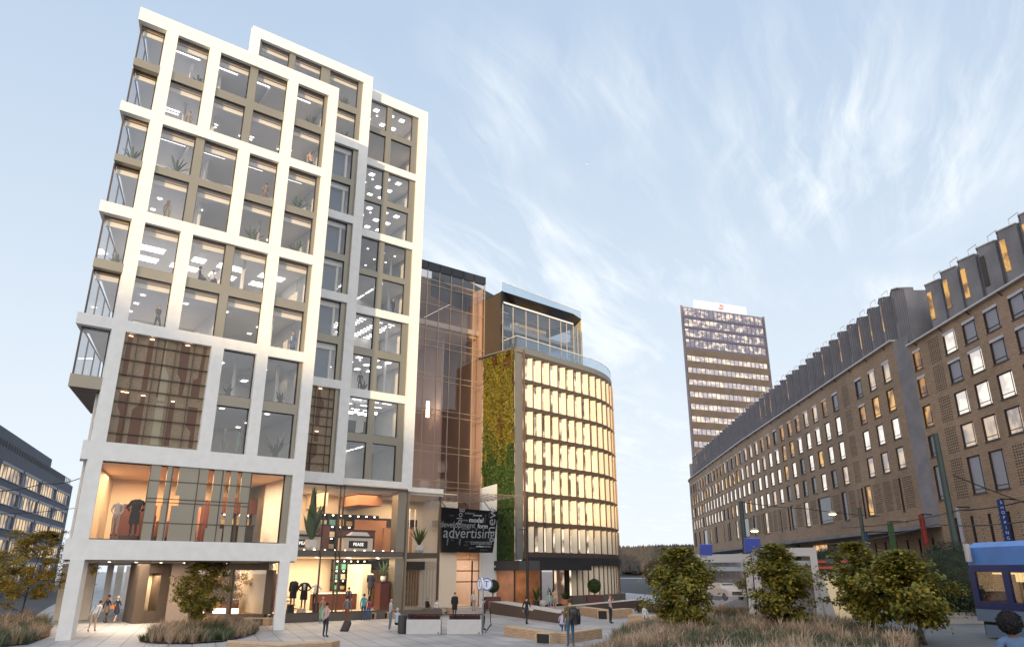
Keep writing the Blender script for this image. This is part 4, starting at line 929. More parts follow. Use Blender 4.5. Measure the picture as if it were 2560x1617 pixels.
def dormer(P, s, back, kind, j):                       # s grows toward the near end on both paths
    h = (31.95 if P is PBf else 30.85)+.10*math.sin(j*1.7)
    def pt(ds, o): q = P.at(min(max(s+ds*SG, 0), P.len-.01), o-back); return (q.x, q.y)
    SG = 1 if P is PBf else -1
    mb = MB(); fl_ = [pt(0, -1.8), pt(0, -.5), pt(1.6, .08), pt(3.02, -.85), pt(3.02, -1.8)]
    fl_ = fl_ if SG > 0 else fl_[::-1]; zb0 = 26.1 if P is PBf else 24.7
    mb.prism(fl_, zb0, h, 0); cap = [pt(-.05, -1.7), pt(-.05, -.42), pt(1.68, .2), pt(2.2, -.2), pt(2.2, -1.7)]
    mb.prism(cap if SG > 0 else cap[::-1], h, h+.10, 1)
    o = mb.build('dormer', [M['concrete'], bpy.data.materials['pale_gutter']], BB)
    f = Vector((*pt(0, -.5), 0)); g = Vector((*pt(1.6, .08), 0)); e = Vector((*pt(3.02, -.85), 0)); oo = Vector((*P.out(s), 0))*.05
    k = MB(); a, b = f.lerp(g, .70)+oo, f.lerp(g, .97)+oo; k.slab([(a.x, a.y, h-3.7), (b.x, b.y, h-3.7), (b.x, b.y, h-.9), (a.x, a.y, h-.9)], .04); k.build('dormer_pane', kind, o)
    k = MB()
    for q in range(6): a, b = g.lerp(e, .06+q*.16)+oo*.6, g.lerp(e, .06+q*.16+.10)+oo*.9; k.slab([(a.x, a.y, zb0), (b.x, b.y, zb0), (b.x, b.y, h), (a.x, a.y, h)], .06)
    k.build('zinc_sheet', M['zinc'], o)
    if j < 22:
        k = MB(); p0, p1 = P.at(s+.2*SG, -.1-back, h), P.at(min(max(0, s-1.1*SG), P.len-.01), -.1-back, h)
        k.tube([p0, p0+Vector((0, 0, .5)), p1+Vector((0, 0, .5)), p1-Vector((0, 0, .3))], .03, 5); k.build('guard_rail', bpy.data.materials['pale_gutter'], o)
j = 0; s_ = LF-2.4
while s_ > 4 and j < 60:
    dormer(PBf, s_, 1.3, LIT['warm'] if (j in (1, 2, 3) or rb.random() < .3) else M['fr'], j); s_ -= 3.05; j += 1
for k in range(9): dormer(PBn, 2.6+k*3.05, 2.3, LIT['warm'] if k in (0, 1, 2, 4, 5) else M['fr'], k)
# stair tower block at the far end
mb = MB(); q = PBf.at(3, -2); mb.box(q.x-3, q.x+6, q.y, q.y+8, 0, 33); mb.build('stair_block', M['concrete'], BB)
# ================================================================== far tower
TW = thing('office_tower', 'distant glass office tower with brown bands and lit floors above the brick roof', 'tower block', (195.7, 157.4, 0))
ta = Vector((195.7+1.5, 157.4)); tb = Vector((231.5, 146.7)); PTW = Path([ta, tb]); TL = PTW.len
M['twglass'] = mat('violet_grey_glazing', (.27, .25, .30), .12, .0, var=.1, scale=.2, spec=.6)
M['twbrown'] = mat('brown_spandrel', (.20, .14, .095), .7, var=.12, scale=.3)
def tower_lit(name, cov, warm):
    m, t, b = base_mat(name); n = t.nodes.new; l = t.links.new
    tc = n('ShaderNodeTexCoord'); mp = n('ShaderNodeMapping'); mp.inputs['Scale'].default_value = (.30, .30, .45); l(tc.outputs['Object'], mp.inputs[0])
    nz = n('ShaderNodeTexNoise'); nz.inputs['Scale'].default_value = 1.4; nz.inputs['Detail'].default_value = 4; l(mp.outputs[0], nz.inputs['Vector'])
    rp = n('ShaderNodeValToRGB'); rp.color_ramp.elements[0].position = cov; rp.color_ramp.elements[1].position = cov+.12
    rp.color_ramp.elements[0].color = (.42, .37, .38, 1) if warm else (0.13, .11, .145, 1); rp.color_ramp.elements[1].color = (1, .82, .60, 1); l(nz.outputs['Fac'], rp.inputs[0])
    l(rp.outputs[0], b.inputs['Emission Color']); b.inputs['Emission Strength'].default_value = .26*EK; b.inputs['Base Color'].default_value = (.16, .15, .18, 1); b.inputs['Roughness'].default_value = .15; return m
M['twdark'] = mat('violet_spandrel', (.16, .145, .20), .4)
M['twlitA'] = tower_lit('scattered_lit_floor', .50, False); M['twlitB'] = tower_lit('lit_ribbon_floor', .47, True)
mb = MB(); mb.prism([ta, tb, tb+Vector((19, 13.4)), ta+Vector((19.4, 15.2))], 0, 93.0); mb.build('shaft', M['twglass'], TW)
zz = 92.6; k = 0
lit = MB(); brn = MB(); mul = MB()
while zz > 36:
    if k < 4:
        f = MB(); panelq(f, PTW, .9, TL-.9, zz-3.0, zz-.3, .12); f.build('lit_floor', M['twlitA'], TW); f = MB(); ribbon(f, PTW, .4, TL-.4, -.1, .3, zz-3.85, zz-3.15, 50); f.build('spandrel', M['twdark'], TW); zz -= 3.85
    else:
        f = MB(); ribbon(f, PTW, .4, TL-.4, -.1, .35, zz-2.35, zz, 50); f.build('spandrel', M['twbrown'], TW)
        f = MB(); panelq(f, PTW, .9, TL-.9, zz-4.25, zz-2.4, .12); f.build('lit_floor', M['twlitB'], TW); zz -= 4.3
    k += 1
for i in range(20): s_ = .9+(TL-1.8)*i/19; mul.bar(PTW.at(s_, .2, 36), PTW.at(s_, .2, 92.8), .16)
for s_ in (.15, TL-.15): mul.bar(PTW.at(s_, .25, 0), PTW.at(s_, .25, 93.2), .5)
mul.build('mullion', mat('tower_mullion', (.20, .18, .19), .5), TW)
ts = thing('roof_sign', 'white illuminated rooftop sign with red emblem on the distant tower', 'sign', (205, 155, 93))
mb = MB(); ribbon(mb, PTW, 6.5, 29, -1.2, -.6, 93.2, 96.4, 60); mb.build('light_box', emis('sign_white', (1, .95, .92), .34), ts)
mb = MB(); c = PTW.at(17.8, -.5, 94.9); 
for sgn in (-1, 1):
    mb.poly([c+Vector((PTW.tan(0).x*1.5*math.cos(a)*.75+sgn*.12, PTW.tan(0).y*1.5*math.cos(a), 1.0*math.sin(a)+sgn*.14)) for a in ([math.pi*i/10 for i in range(11)] if sgn > 0 else [-math.pi*i/10 for i in range(11)])])
mb.build('emblem', emis('sign_red', (.80, .40, .34), .3), ts)
# ================================================================== grey office block on the left
LB = thing('grey_office_building', 'slate grey office block with lit window bands beyond the left tree', 'building', (6, 115, 0))
la, lb_ = Vector((4.6, 113.6)), Vector((20.4, 166)); PLB = Path([lb_, la]) if False else Path([la, lb_]); LLB = PLB.len
M['slate'] = mat('slate_cladding', (.085, .095, .12), .75, var=.1, scale=.4)
M['sill'] = mat('pale_sill', (.27, .29, .34), .6)
hl = []; W3 = []
for (z0, z1) in ((15.1, 16.9), (12.0, 13.8), (8.95, 10.7), (5.6, 7.5), (2.0, 4.4)):
    for c in range(4):
        s0 = 4.6+c*12.4; hl.append((s0, s0+11.2, z0, z1)); W3.append((s0, s0+11.2, z0, z1))
mb = MB(); pierced(mb, PLB, 0, 55, 0, 18.9, hl, .3); mb.build('wall', M['slate'], LB)
mb = MB(); q = [PLB.at(0, -.6), PLB.at(36, -.6), PLB.at(36, -16), PLB.at(0, -16)]; mb.prism([(p.x, p.y) for p in q], 18.9, 21.5); q = [PLB.at(37, -1.4), PLB.at(54, -1.4), PLB.at(54, -16), PLB.at(37, -16)]; mb.prism([(p.x, p.y) for p in q], 18.9, 20.6)
q = [PLB.at(-.0, -.4), PLB.at(0, -16), PLB.at(55, -16), PLB.at(55, -.4)]; mb.prism([(p.x, p.y) for p in q], 0, 18.8); mb.build('roof_storey', M['slate'], LB)
mb = MB()
for s_ in range(0, 36): mb.bar(PLB.at(s_*1.5, -.3, 18.9), PLB.at(s_*1.5, -.3, 20.0), .08)
for z in (19.2, 19.5, 19.8, 20.0): mb.bar(PLB.at(0, -.3, z), PLB.at(54, -.3, z), .06)
mb.build('railing', M['dark'], LB)
M['lb_lit'] = glowroom('left_lit_window', (.05, .055, .07), (.85, .60, .32), .26, .22); bb_ = M['lb_lit'].node_tree.nodes['Principled BSDF']; bb_.inputs['Base Color'].default_value = (.12, .13, .16, 1)
for (a, b, c, d) in W3:
    f = MB(); ribbon(f, PLB, a-.05, b+.05, 0, .1, d-.05, d+.32, 60); ribbon(f, PLB, a-.05, b+.05, 0, .12, c-.1, c, 60)
    for k in range(7): x = a+(b-a)*k/6; ribbon(f, PLB, max(a, x-.06), min(b, x+.06), -.2, -.1, c, d, 60)
    f = f.build('window', M['sill'], LB); g = MB(); panelq(g, PLB, a, b, c, d, -.22); g.build('pane', M['lb_lit'], f)
# paler neighbour at the frame edge
NB = thing('pale_office_building', 'pale blue-grey building cut by the left picture edge beside the slate block', 'building', (0, 105, 0))
mb = MB(); mb.box(-9, 3.3, 110, 125, 0, 15.8); mb.build('wall', mat('pale_render', (.19, .215, .245), .8, var=.05), NB)
mb = MB()
for z in (3, 6.4, 9.8, 12.6): mb.box(-4, 2.0, 109.93, 110.02, z, z+1.7)
mb.build('window', LIT['off'], NB)
mb = MB()
for k in range(10): mb.bar((-6+k*1.0, 110.1, 15.8), (-6+k*1.0, 110.1, 16.9), .06)
mb.bar((-6, 110.1, 16.9), (3.2, 110.1, 16.9), .06); mb.build('railing', M['dark'], NB)
# ================================================================== wooded hills at the end of the street
def hillgrid(name, n, f, m):
    mb = MB(); W = n
    return mb
M['hillwood'] = mat('far_wood', (.045, .04, .036), .95, var=.5, scale=.12)
mb = MB()
c = [at_z(px_, 1448, -.5) for px_ in range(1440, 1760, 10)]
rows = 14
for j in range(rows):
    for q in c:
        v = Vector((q.x-EYE.x, q.y-EYE.y)); u = v.normalized(); D = 410+j*26; p = Vector((EYE.x, EYE.y))+u*D
        hgt = (j/(rows-1))**.8*26*(.75+.35*noise.noise(Vector((p.x*.006, p.y*.006, 0))))
        mb.v.append(Vector((p.x, p.y, hgt-.5)))
nc = len(c)
for j in range(rows-1):
    for i in range(nc-1): mb.f.append((j*nc+i, j*nc+i+1, (j+1)*nc+i+1, (j+1)*nc+i)); mb.m.append(0)
o = mb.build('hill', M['hillwood'], smooth=True); o['kind'] = 'structure'
hv = list(mb.v)
M['farleaf'] = leafmat('far_wood_leaves', [(.030, .034, .030), (.055, .042, .032), (.075, .050, .036), (.04, .046, .036)], trans=0)
mb = MB(); rh = random.Random(3)
for i in range(5200):
    v = hv[rh.randrange(nc*1, len(hv))]; p = v+Vector((rh.uniform(-9, 9), rh.uniform(-9, 9), rh.uniform(-1, .5))); h = rh.uniform(3.0, 6.5); r_ = h*rh.uniform(.22, .38)
    n0 = len(mb.v); mb.v += [p+Vector((r_*math.cos(a), r_*math.sin(a), h*.25)) for a in (0, 1.26, 2.51, 3.77, 5.03)]+[p+Vector((rh.uniform(-.4, .4), rh.uniform(-.4, .4), h))]
    for k in range(5): mb.f.append((n0+k, n0+(k+1) % 5, n0+5)); mb.m.append(0)
o = mb.build('woods', M['farleaf']); o['kind'] = 'stuff'
# ================================================================== PLANTS
def zfor(p, py):                                        # height above plan point p that projects to row py
    lo, hi = -2.0, 120.0
    for k in range(50):
        m = .5*(lo+hi); v = Vector((p.x, p.y, m))-EYE; y = 808.5-FPX*v.dot(UPV)/v.dot(FWD)
        if y > py: lo = m
        else: hi = m
    return lo
def pixw(p, npx): return npx/FPX*(Vector((p.x, p.y, 2.5))-EYE).dot(FWD)
M['bark'] = mat('grey_bark', (.085, .06, .045), .9, var=.25, scale=6, bump=.4, bscale=25)
M['maple'] = leafmat('autumn_maple_leaves', [(.085, .11, .018), (.14, .155, .024), (.20, .19, .028), (.31, .25, .032), (.44, .31, .038), (.12, .135, .022)], trans=.35)
M['maple2'] = leafmat('golden_maple_leaves', [(.16, .15, .02), (.26, .20, .024), (.40, .26, .028), (.48, .30, .032), (.28, .22, .026)], trans=.35)
M['boxleaf'] = leafmat('dark_clipped_leaves', [(.012, .022, .008), (.022, .036, .012), (.035, .05, .016)])
M['topleaf'] = leafmat('topiary_leaves', [(.020, .045, .010), (.035, .07, .014), (.06, .095, .02)])
M['rustleaf'] = leafmat('russet_leaves', [(.06, .035, .014), (.10, .055, .018), (.07, .06, .02)])
tr = random.Random(21)
def maple(base, top, width, lean, label, lm, seed, low=.22, clumps=70):
    rr = random.Random(seed); H_ = top-base.z
    T = thing('maple_tree', label, 'tree', base, 0, 'young maples round the square')
    mb = MB(); q = [base+Vector((lean[0]*t, lean[1]*t, H_*.93*t))+Vector((.08*math.sin(5*t+seed), .08*math.cos(4*t), 0)) for t in (0, .12, .28, .45, .62, .8, .95)]
    mb.tube(q, [.085, .065, .055, .045, .034, .022, .01], 7)
    ends = []
    for k in range(15):
        t = rr.uniform(low*.9, .88); i = min(5, int(t*6.2)); p = q[i].lerp(q[i+1], rr.random()); a = rr.uniform(0, 6.28); L_ = width*.5*(1-abs(t-.5)*.9)*rr.uniform(.5, .95)
        e = p+Vector((math.cos(a)*L_, math.sin(a)*L_, L_*rr.uniform(.25, .7))); mid = p.lerp(e, .5)+Vector((0, 0, .08)); mb.tube([p, mid, e], [.026, .016, .006], 5); ends += [mid, e]
    mb.build('trunk', M['bark'], T, True)
    mb = MB(); cen = []
    for k in range(clumps):
        t = low+(1-low)*rr.random()**.9; prof_ = math.sin(math.pi*min(1, max(0.03, (t-low)/(1-low)*.90+.10)))**.8; a = rr.uniform(0, 6.28); r_ = width*.5*prof_*math.sqrt(rr.uniform(.08, 1.0))*rr.uniform(.75, 1.22)*(1+.18*math.sin(3*a+seed))
        cen.append(base+Vector((lean[0]*t+math.cos(a)*r_, lean[1]*t+math.sin(a)*r_, H_*t)))
    cen += ends
    for c in cen:
        s = rr.uniform(.16, .40); c0 = base+Vector((lean[0]*.55, lean[1]*.55, H_*.5)); outd = (c-c0).normalized()
        for i in range(int(80*s/.30)):
            d = Vector((rr.gauss(0, 1), rr.gauss(0, 1), rr.gauss(0, .62)))*s*.62
            if c.z+d.z > top+.05: d.z *= .3
            n = (Vector((0, 0, 1))*rr.uniform(.3, 1.3)+outd*rr.uniform(.1, .9)+Vector((rr.uniform(-.5, .5), rr.uniform(-.5, .5), 0))); n.normalize()
            sz = rr.uniform(.050, .092); u = n.cross(Vector((rr.uniform(-1, 1), rr.uniform(-1, 1), rr.uniform(-.3, .3)))).normalized(); v = n.cross(u); p = c+d; a = len(mb.v)
            mb.v += [p-u*sz, p-u*sz*.1+v*sz*.8, p+u*sz-n*sz*.3, p-u*sz*.1-v*sz*.8]; mb.f.append((a, a+1, a+2, a+3)); mb.m.append(0)
    mb.build('crown', lm, T); return T
def tree_at(px_, py_, pytop, wpx, label, seed, lm='maple', pxtop=None, low=.2, clumps=70, g=None):
    b = g or at_g(px_, py_); top = zfor(b, pytop); dx = pixw(b, (pxtop or px_)-px_); lean = (RGT.x*dx, RGT.y*dx)
    return maple(b, top, pixw(b, wpx), lean, label, M[lm], seed, low, clumps)
tree_at(44, 1558, 1328, 250, 'golden maple in the grass bed beside the grey building', 2, 'maple2', 72, .26, 170)
tree_at(468, 1577, 1376, 140, 'tall maple in front of the taupe shop panel', 3, 'maple', 502, .22, 85)
tree_at(543, 1553, 1392, 120, 'slimmer maple beside the shop display window', 4, 'maple2', 556, .26, 75)
tree_at(1712, 1590, 1370, 180, 'dense maple nearest the wooden bench with the seated person', 5, 'maple', 1720, .14, 120)
tree_at(1965, 1585, 1360, 165, 'maple standing in front of the second white portal frame', 6, 'maple', 1958, .16, 110)
tree_at(2190, 1600, 1358, 170, 'maple between the cream panel and the round dark bush', 8, 'maple', 2170, .2, 105)
tree_at(2318, 1612, 1376, 190, 'broad maple with a thin bare trunk in front of the round dark bush', 9, 'maple', 2283, .24, 115)
def ball(c, r, lm, parent, name='crown', n=2600, size=.05, squash=1.0):
    mb = MB()
    mb.lathe([(r*.84*math.sin(math.pi*k/8), -r*.84*squash*math.cos(math.pi*k/8)) for k in range(1, 8)], c, 12)
    for i in range(n):
        d = Vector((tr.gauss(0, 1), tr.gauss(0, 1), tr.gauss(0, 1))).normalized(); rr_ = r*(1+.07*noise.noise(d*3.1)+.04*noise.noise(d*9))*tr.uniform(.88, 1.03)
        p = Vector(c)+Vector((d.x, d.y, d.z*squash))*rr_; leaf(mb, p, d+Vector((tr.uniform(-.7, .7), tr.uniform(-.7, .7), tr.uniform(-.3, .9))), tr.uniform(.6, 1.2)*size, 0, .6)
    return mb.build(name, lm, parent)
# big clipped bush in a low planter by the tram
b = at_g(2404, 1556); hb = zfor(b, 1354); rb_ = pixw(b, 166)/2
T = thing('round_bush', 'large dark clipped bush in a low box planter beside the blue tram', 'bush', b)
ball(Vector((b.x, b.y, hb-rb_*1.08)), rb_, M['boxleaf'], T, n=9000, size=.055, squash=1.1)
mb = MB(); mb.tube([b, Vector((b.x, b.y, hb-rb_))], .07, 6); mb.build('trunk', M['bark'], T)
d_ = Vector((.83, -.56)); n_ = Vector((.56, .83)); q = [b.xy+d_*i+n_*j for i, j in ((-2.4, -.7), (1.6, -.7), (1.6, .9), (-2.4, .9))]
mb = MB(); mb.prism([tuple(x) for x in q], b.z, b.z+.55); mb.build('planter', mat('grey_planter', (.26, .24, .24), .7, var=.06), T)
b = at_g(2128, 1530); b = Vector((46.5, 27.0, .85)); hb = zfor(b, 1369)
T = thing('round_bush', 'small dark clipped bush behind the red departure display', 'bush', b); rb_ = pixw(b, 66)/2
ball(Vector((b.x, b.y, hb-rb_)), rb_, M['boxleaf'], T, n=1600, size=.06); mb = MB(); mb.tube([b, Vector((b.x, b.y, hb-rb_))], .06, 6); mb.build('trunk', M['bark'], T)
b = Vector((66, 48, .85)); hb = zfor(b, 1362); T = thing('round_bush', 'dark bush peeping over the white portal beam', 'bush', b); b2_ = pixw(b, 40)/2
p = EYE+(ray(1986, 1400)*(b.length/ray(1986, 1400).length)); b = Vector((p.x, p.y, .85)); T.location = b; hb = zfor(b, 1361)
ball(Vector((b.x, b.y, hb-b2_)), b2_, M['boxleaf'], T, n=900, size=.07); mb = MB(); mb.tube([b, Vector((b.x, b.y, hb-b2_))], .06, 6); mb.build('trunk', M['bark'], T)
b = at_z(1640, 1472); hb = zfor(b, 1398); T = thing('russet_shrub', 'russet brown clipped shrub behind the nearest maple', 'shrub', b)
rb_ = pixw(b, 56)/2; ball(Vector((b.x, b.y, hb-rb_*1.2)), rb_, M['rustleaf'], T, n=2400, size=.12, squash=1.25); mb = MB(); mb.tube([b, Vector((b.x, b.y, hb-rb_))], .12, 6); mb.build('trunk', M['bark'], T)
M['redplanter'] = mat('oxblood_planter', (.085, .022, .018), .5)
for px_, pyb, pyt, rp, lab in ((1232, 1512, 1448, 31, 'clipped ball tree in red planter beside the round T sign'), (1487, 1508, 1446, 33, 'clipped ball tree in red planter by the gold fins')):
    b = at_z(px_, pyb, .35); b.z = 0; hb = zfor(b, pyt); rr_ = pixw(b, rp)/2
    T = thing('topiary_tree', lab, 'topiary', b, 0, 'clipped ball trees in red planters')
    ball(Vector((b.x, b.y, hb-rr_)), rr_, M['topleaf'], T, n=1900, size=.075); mb = MB(); mb.tube([b, Vector((b.x, b.y, hb-rr_))], .06, 6); mb.build('trunk', M['bark'], T)
    w_ = pixw(b, 40)/2; hp = zfor(b, 1491 if px_ < 1300 else 1487); mb = MB(); q = [Vector((b.x, b.y))+Vector((RGT.x, RGT.y))*i*w_+Vector((FWD.x, FWD.y)).normalized()*j*.9 for i, j in ((-1, -1), (1, -1), (1, 1), (-1, 1))]
    mb.prism([tuple(x) for x in q], 0, hp); mb.build('planter', M['redplanter'], T)
# ---- ornamental grass beds
M['grassC'] = leafmat('straw_grass', [(.40, .28, .17), (.50, .36, .24), (.58, .42, .30), (.34, .24, .15)], trans=.25)
M['grassD'] = leafmat('deep_green_grass', [(.025, .045, .015), (.045, .07, .022), (.07, .095, .035)], trans=.15)
M['grassA'] = leafmat('tawny_grass', [(.10, .11, .05), (.20, .17, .09), (.36, .25, .155), (.44, .30, .20), (.28, .20, .13), (.15, .15, .08)], trans=.2)
M['grassB'] = leafmat('green_grass', [(.045, .065, .025), (.09, .115, .05), (.17, .18, .11), (.22, .21, .14)], trans=.2)
def tuft(mb, p, h, n, spread, rr, m):
    lean0 = Vector((rr.uniform(-.3, .5), rr.uniform(-.3, .3), 0))
    for i in range(n):
        a = rr.uniform(0, 6.28); d = Vector((math.cos(a), math.sin(a), 0)); k = rr.uniform(.25, 1.0)*spread; hh = h*rr.uniform(.65, 1.1); w = rr.uniform(.009, .018)
        sd = Vector((-d.y, d.x, 0))*w; b0 = p+d*rr.uniform(0, .10); b1 = b0+(d*k*.35+lean0*.25)*hh+Vector((0, 0, hh*.62)); b2 = b0+(d*k*.95+lean0*.6)*hh+Vector((0, 0, hh*(1-.3*k)))
        j = len(mb.v); mb.v += [b0-sd, b0+sd, b1+sd*.8, b1-sd*.8, b2]; mb.f += [(j, j+1, j+2, j+3), (j+3, j+2, j+4)]; mb.m += [m, m]
def inpoly(x, y, P):
    c = False; j = len(P)-1
    for i in range(len(P)):
        if (P[i][1] > y) != (P[j][1] > y) and x < (P[j][0]-P[i][0])*(y-P[i][1])/(P[j][1]-P[i][1])+P[i][0]: c = not c
        j = i
    return c
def bed(poly, n, seed, hmin, hmax, label_m, gz=lambda x, y: 0.0, blades=17):
    rr = random.Random(seed); xs = [p[0] for p in poly]; ys = [p[1] for p in poly]
    mb = MB(); mb.poly([(x, y, gz(x, y)+.06) for x, y in poly]) if label_m else None
    if label_m: structure(mb.build('planting_bed', M['soil']))
    mb = MB(); k = 0
    while k < n:
        x = rr.uniform(min(xs), max(xs)); y = rr.uniform(min(ys), max(ys))
        if not inpoly(x, y, poly): continue
        k += 1; q = noise.noise(Vector((x*.42, y*.42, seed)))+.45*noise.noise(Vector((x*1.3, y*1.3, seed+5)))+rr.uniform(-.12, .12); m = 3 if q < -.15 else (1 if q < .09 else (0 if q < .25 else 2))
        hh_ = rr.uniform(hmin, hmax)*(.72, .9, 1.22, .66)[(1, 0, 2, 3).index(m)] if False else rr.uniform(hmin, hmax)*{3: .62, 1: .82, 0: 1.0, 2: 1.18}[m]
        tuft(mb, Vector((x, y, gz(x, y)+.03)), hh_, blades, rr.uniform(.5, 1.05), rr, m)
    o = mb.build('ornamental_grass', [M['grassA'], M['grassB'], M['grassC'], M['grassD']]); o['kind'] = 'stuff'; return o
bed([(9.5, 43.2), (10.0, 41.6), (11.2, 40.4), (12.8, 40.6), (14.4, 42.3), (15.9, 44.6), (17.2, 47.6), (17.0, 50.5), (15.2, 52.6), (13.4, 51.2), (11.4, 48.0)], 620, 31, .45, .85, True)
bed([(-3, 42.5), (2.5, 43.6), (4.9, 45.0), (5.6, 47.2), (6.3, 49.3), (7.6, 60.5), (7.0, 66), (2, 63), (-4, 58)], 1250, 32, .55, .95, True)
def bl(a, d): p = B0+BD*a+BN*d; return (p.x, p.y)
bed([bl(-18, -.1), bl(-1.5, -.1), bl(1.5, -.9), bl(6, -1.4), bl(12.5, -1.2), bl(13.5, 1), bl(12.5, 4.5), bl(8, 8.6), bl(3, 9.8), bl(-3.0, 12.9), bl(-8, 12), bl(-18, 10)], 6200, 33, .42, .80, False, bank, 13)
# soil under the sloping bed
mb = MB()
for i in range(-10, 7):
    for j in range(0, 12): q = [(i*2, j), (i*2+2, j), (i*2+2, j+1), (i*2, j+1)]; mb.poly([(*bl(a, d-.2), bank(*bl(a, d-.2))+.035) for a, d in q][::-1])
structure(mb.build('planting_bed', M['soil']))
# low planting behind the seated person
bd_ = [at_z(x, y).xy for x, y in ((1585, 1532), (1620, 1538), (1700, 1540), (1720, 1525), (1660, 1515), (1610, 1518))]
mb = MB()
for i in range(2600):
    u, v = tr.random(), tr.random(); a = Vector(bd_[0]).lerp(Vector(bd_[2]), u); c = Vector(bd_[5]).lerp(Vector(bd_[3]), u); p = a.lerp(c, v); leaf(mb, Vector((p.x, p.y, tr.uniform(.1, .5))), Vector((tr.uniform(-1, 1), tr.uniform(-1, 1), 1)), .12, 0, .5)
o = mb.build('ground_cover', M['rustleaf']); o['kind'] = 'stuff'
# ================================================================== STREET FURNITURE
def slatmat():
    m, t, b = base_mat('larch_slats'); n = t.nodes.new; l = t.links.new
    tc = n('ShaderNodeTexCoord'); sp = n('ShaderNodeSeparateXYZ'); l(tc.outputs['Object'], sp.inputs[0])
    mt = n('ShaderNodeMath'); mt.operation = 'MULTIPLY'; mt.inputs[1].default_value = 13.0; l(sp.outputs[2], mt.inputs[0]); fr = n('ShaderNodeMath'); fr.operation = 'FRACT'; l(mt.outputs[0], fr.inputs[0])
    gt = n('ShaderNodeMath'); gt.operation = 'GREATER_THAN'; gt.inputs[1].default_value = .16; l(fr.outputs[0], gt.inputs[0])
    nz = n('ShaderNodeTexNoise'); nz.inputs['Scale'].default_value = 2.2; nz.inputs['Detail'].default_value = 6; mp = n('ShaderNodeMapping'); mp.inputs['Scale'].default_value = (1, 1, 9); l(tc.outputs['Object'], mp.inputs[0]); l(mp.outputs[0], nz.inputs['Vector'])
    rp = n('ShaderNodeValToRGB'); rp.color_ramp.elements[0].color = (.40, .255, .15, 1); rp.color_ramp.elements[1].color = (.60, .42, .27, 1); rp.color_ramp.elements[0].position = .3; rp.color_ramp.elements[1].position = .7; l(nz.outputs['Fac'], rp.inputs[0])
    mx = n('ShaderNodeMix'); mx.data_type = 'RGBA'; l(gt.outputs[0], mx.inputs['Factor']); mx.inputs['A'].default_value = (.13, .075, .04, 1); l(rp.outputs[0], mx.inputs['B']); l(mx.outputs['Result'], b.inputs['Base Color']); b.inputs['Roughness'].default_value = .65; return m
M['slats'] = slatmat(); M['deck'] = mat('larch_deck', (.56, .40, .26), .65, var=.15, scale=5)
def bench(label, L0, C0, C1, R0, w, h, mouth=True):
    """angled slatted bench: two wings meeting in a box whose open front shows a dark niche"""
    T = thing('slatted_bench', label, 'bench', (C0[0], C0[1], 0), 0, 'angular slatted benches on the square')
    L0, C0, C1, R0 = map(Vector, (L0, C0, C1, R0)); cx = (C1-C0).normalized(); back = Vector((-cx.y, cx.x))
    if back.dot(Vector((FWD.x, FWD.y))) < 0: back = -back
    body = MB(); top = MB()
    def wing(a, b, off0, off1):
        n = Vector((-(b-a).y, (b-a).x)).normalized(); n = n if n.dot(back) > 0 else -n
        q = [a, b, b+n*w, a+n*w]; body.prism([tuple(x) for x in q], .0, h-.05); top.prism([tuple(x) for x in q], h-.049, h)
    p0, p1 = C0+back*.75, C1+back*.75
    wing(L0, p0, 0, 0); wing(p1, R0, 0, 0)
    fr = MB(); q = [C0, C1, p1+back*.6, p0+back*.6]
    fr.prism([C0, C0+cx*.05, p0+cx*.05+back*.3, p0+back*.3], 0, h); fr.prism([C1-cx*.05, C1, p1+back*.3, p1-cx*.05+back*.3], 0, h); fr.prism([C0+cx*.05, C1-cx*.05, p1-cx*.05+back*.3, p0+cx*.05+back*.3], h-.05, h-.001)
    body.build('seat_wing', M['slats'], T); top.build('seat_deck', M['deck'], T); fr.build('box_end', M['deck'], T)
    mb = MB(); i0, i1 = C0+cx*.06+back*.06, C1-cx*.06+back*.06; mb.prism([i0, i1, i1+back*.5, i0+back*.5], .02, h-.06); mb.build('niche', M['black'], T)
    return T
g2 = lambda x, y, z=0: tuple(at_z(x, y, z).xy)
bench('longest slatted bench with black niche in front of the man holding a jacket', g2(1260, 1587), g2(1339, 1606), g2(1375, 1608.5), g2(1480, 1592), .62, .48)
bench('slatted bench behind the standing woman in pink', g2(1440, 1535), g2(1494, 1546), g2(1519, 1547), g2(1582, 1541), .75, .62)
def boxbench(name, label, pts, h, cat='bench', dark=None):
    T = thing(name, label, cat, (pts[0][0], pts[0][1], 0), 0, 'angular slatted benches on the square')
    mb = MB(); mb.prism(pts, 0, h-.05); mb.build('seat_wing', M['slats'], T); mb = MB(); mb.prism(pts, h-.049, h); mb.build('seat_deck', M['deck'], T)
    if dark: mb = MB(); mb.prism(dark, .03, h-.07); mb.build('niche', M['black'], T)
    return T
def quadb(a, b, w):                                     # front edge a-b, depth away from viewer
    a, b = Vector(a), Vector(b); n = Vector((-(b-a).y, (b-a).x)).normalized(); n = n if n.dot(Vector((FWD.x, FWD.y))) > 0 else -n
    return [tuple(a), tuple(b), tuple(b+n*w), tuple(a+n*w)]
q = quadb(g2(1571, 1557), g2(1636, 1560), .8); r_ = g2(1667, 1568); a = Vector(q[1]); n = (Vector(q[2])-a)
boxbench('slatted_bench', 'slatted bench under the seated person in white', [q[0], q[1], r_, (r_[0]+n.x*1.0, r_[1]+n.y*1.0), q[2], q[3]], .55)
fa, fb = at_z(569, 1604, .36), at_z(838, 1606, .36)
boxbench('slatted_bench', 'slatted bench cut off by the bottom picture edge', [fa.xy[:], at_z(700, 1612, .36).xy[:], at_z(830, 1604.5, .36).xy[:], at_z(850, 1600, .36).xy[:], at_z(700, 1605, .36).xy[:], at_z(569, 1600, .36).xy[:]], .38)
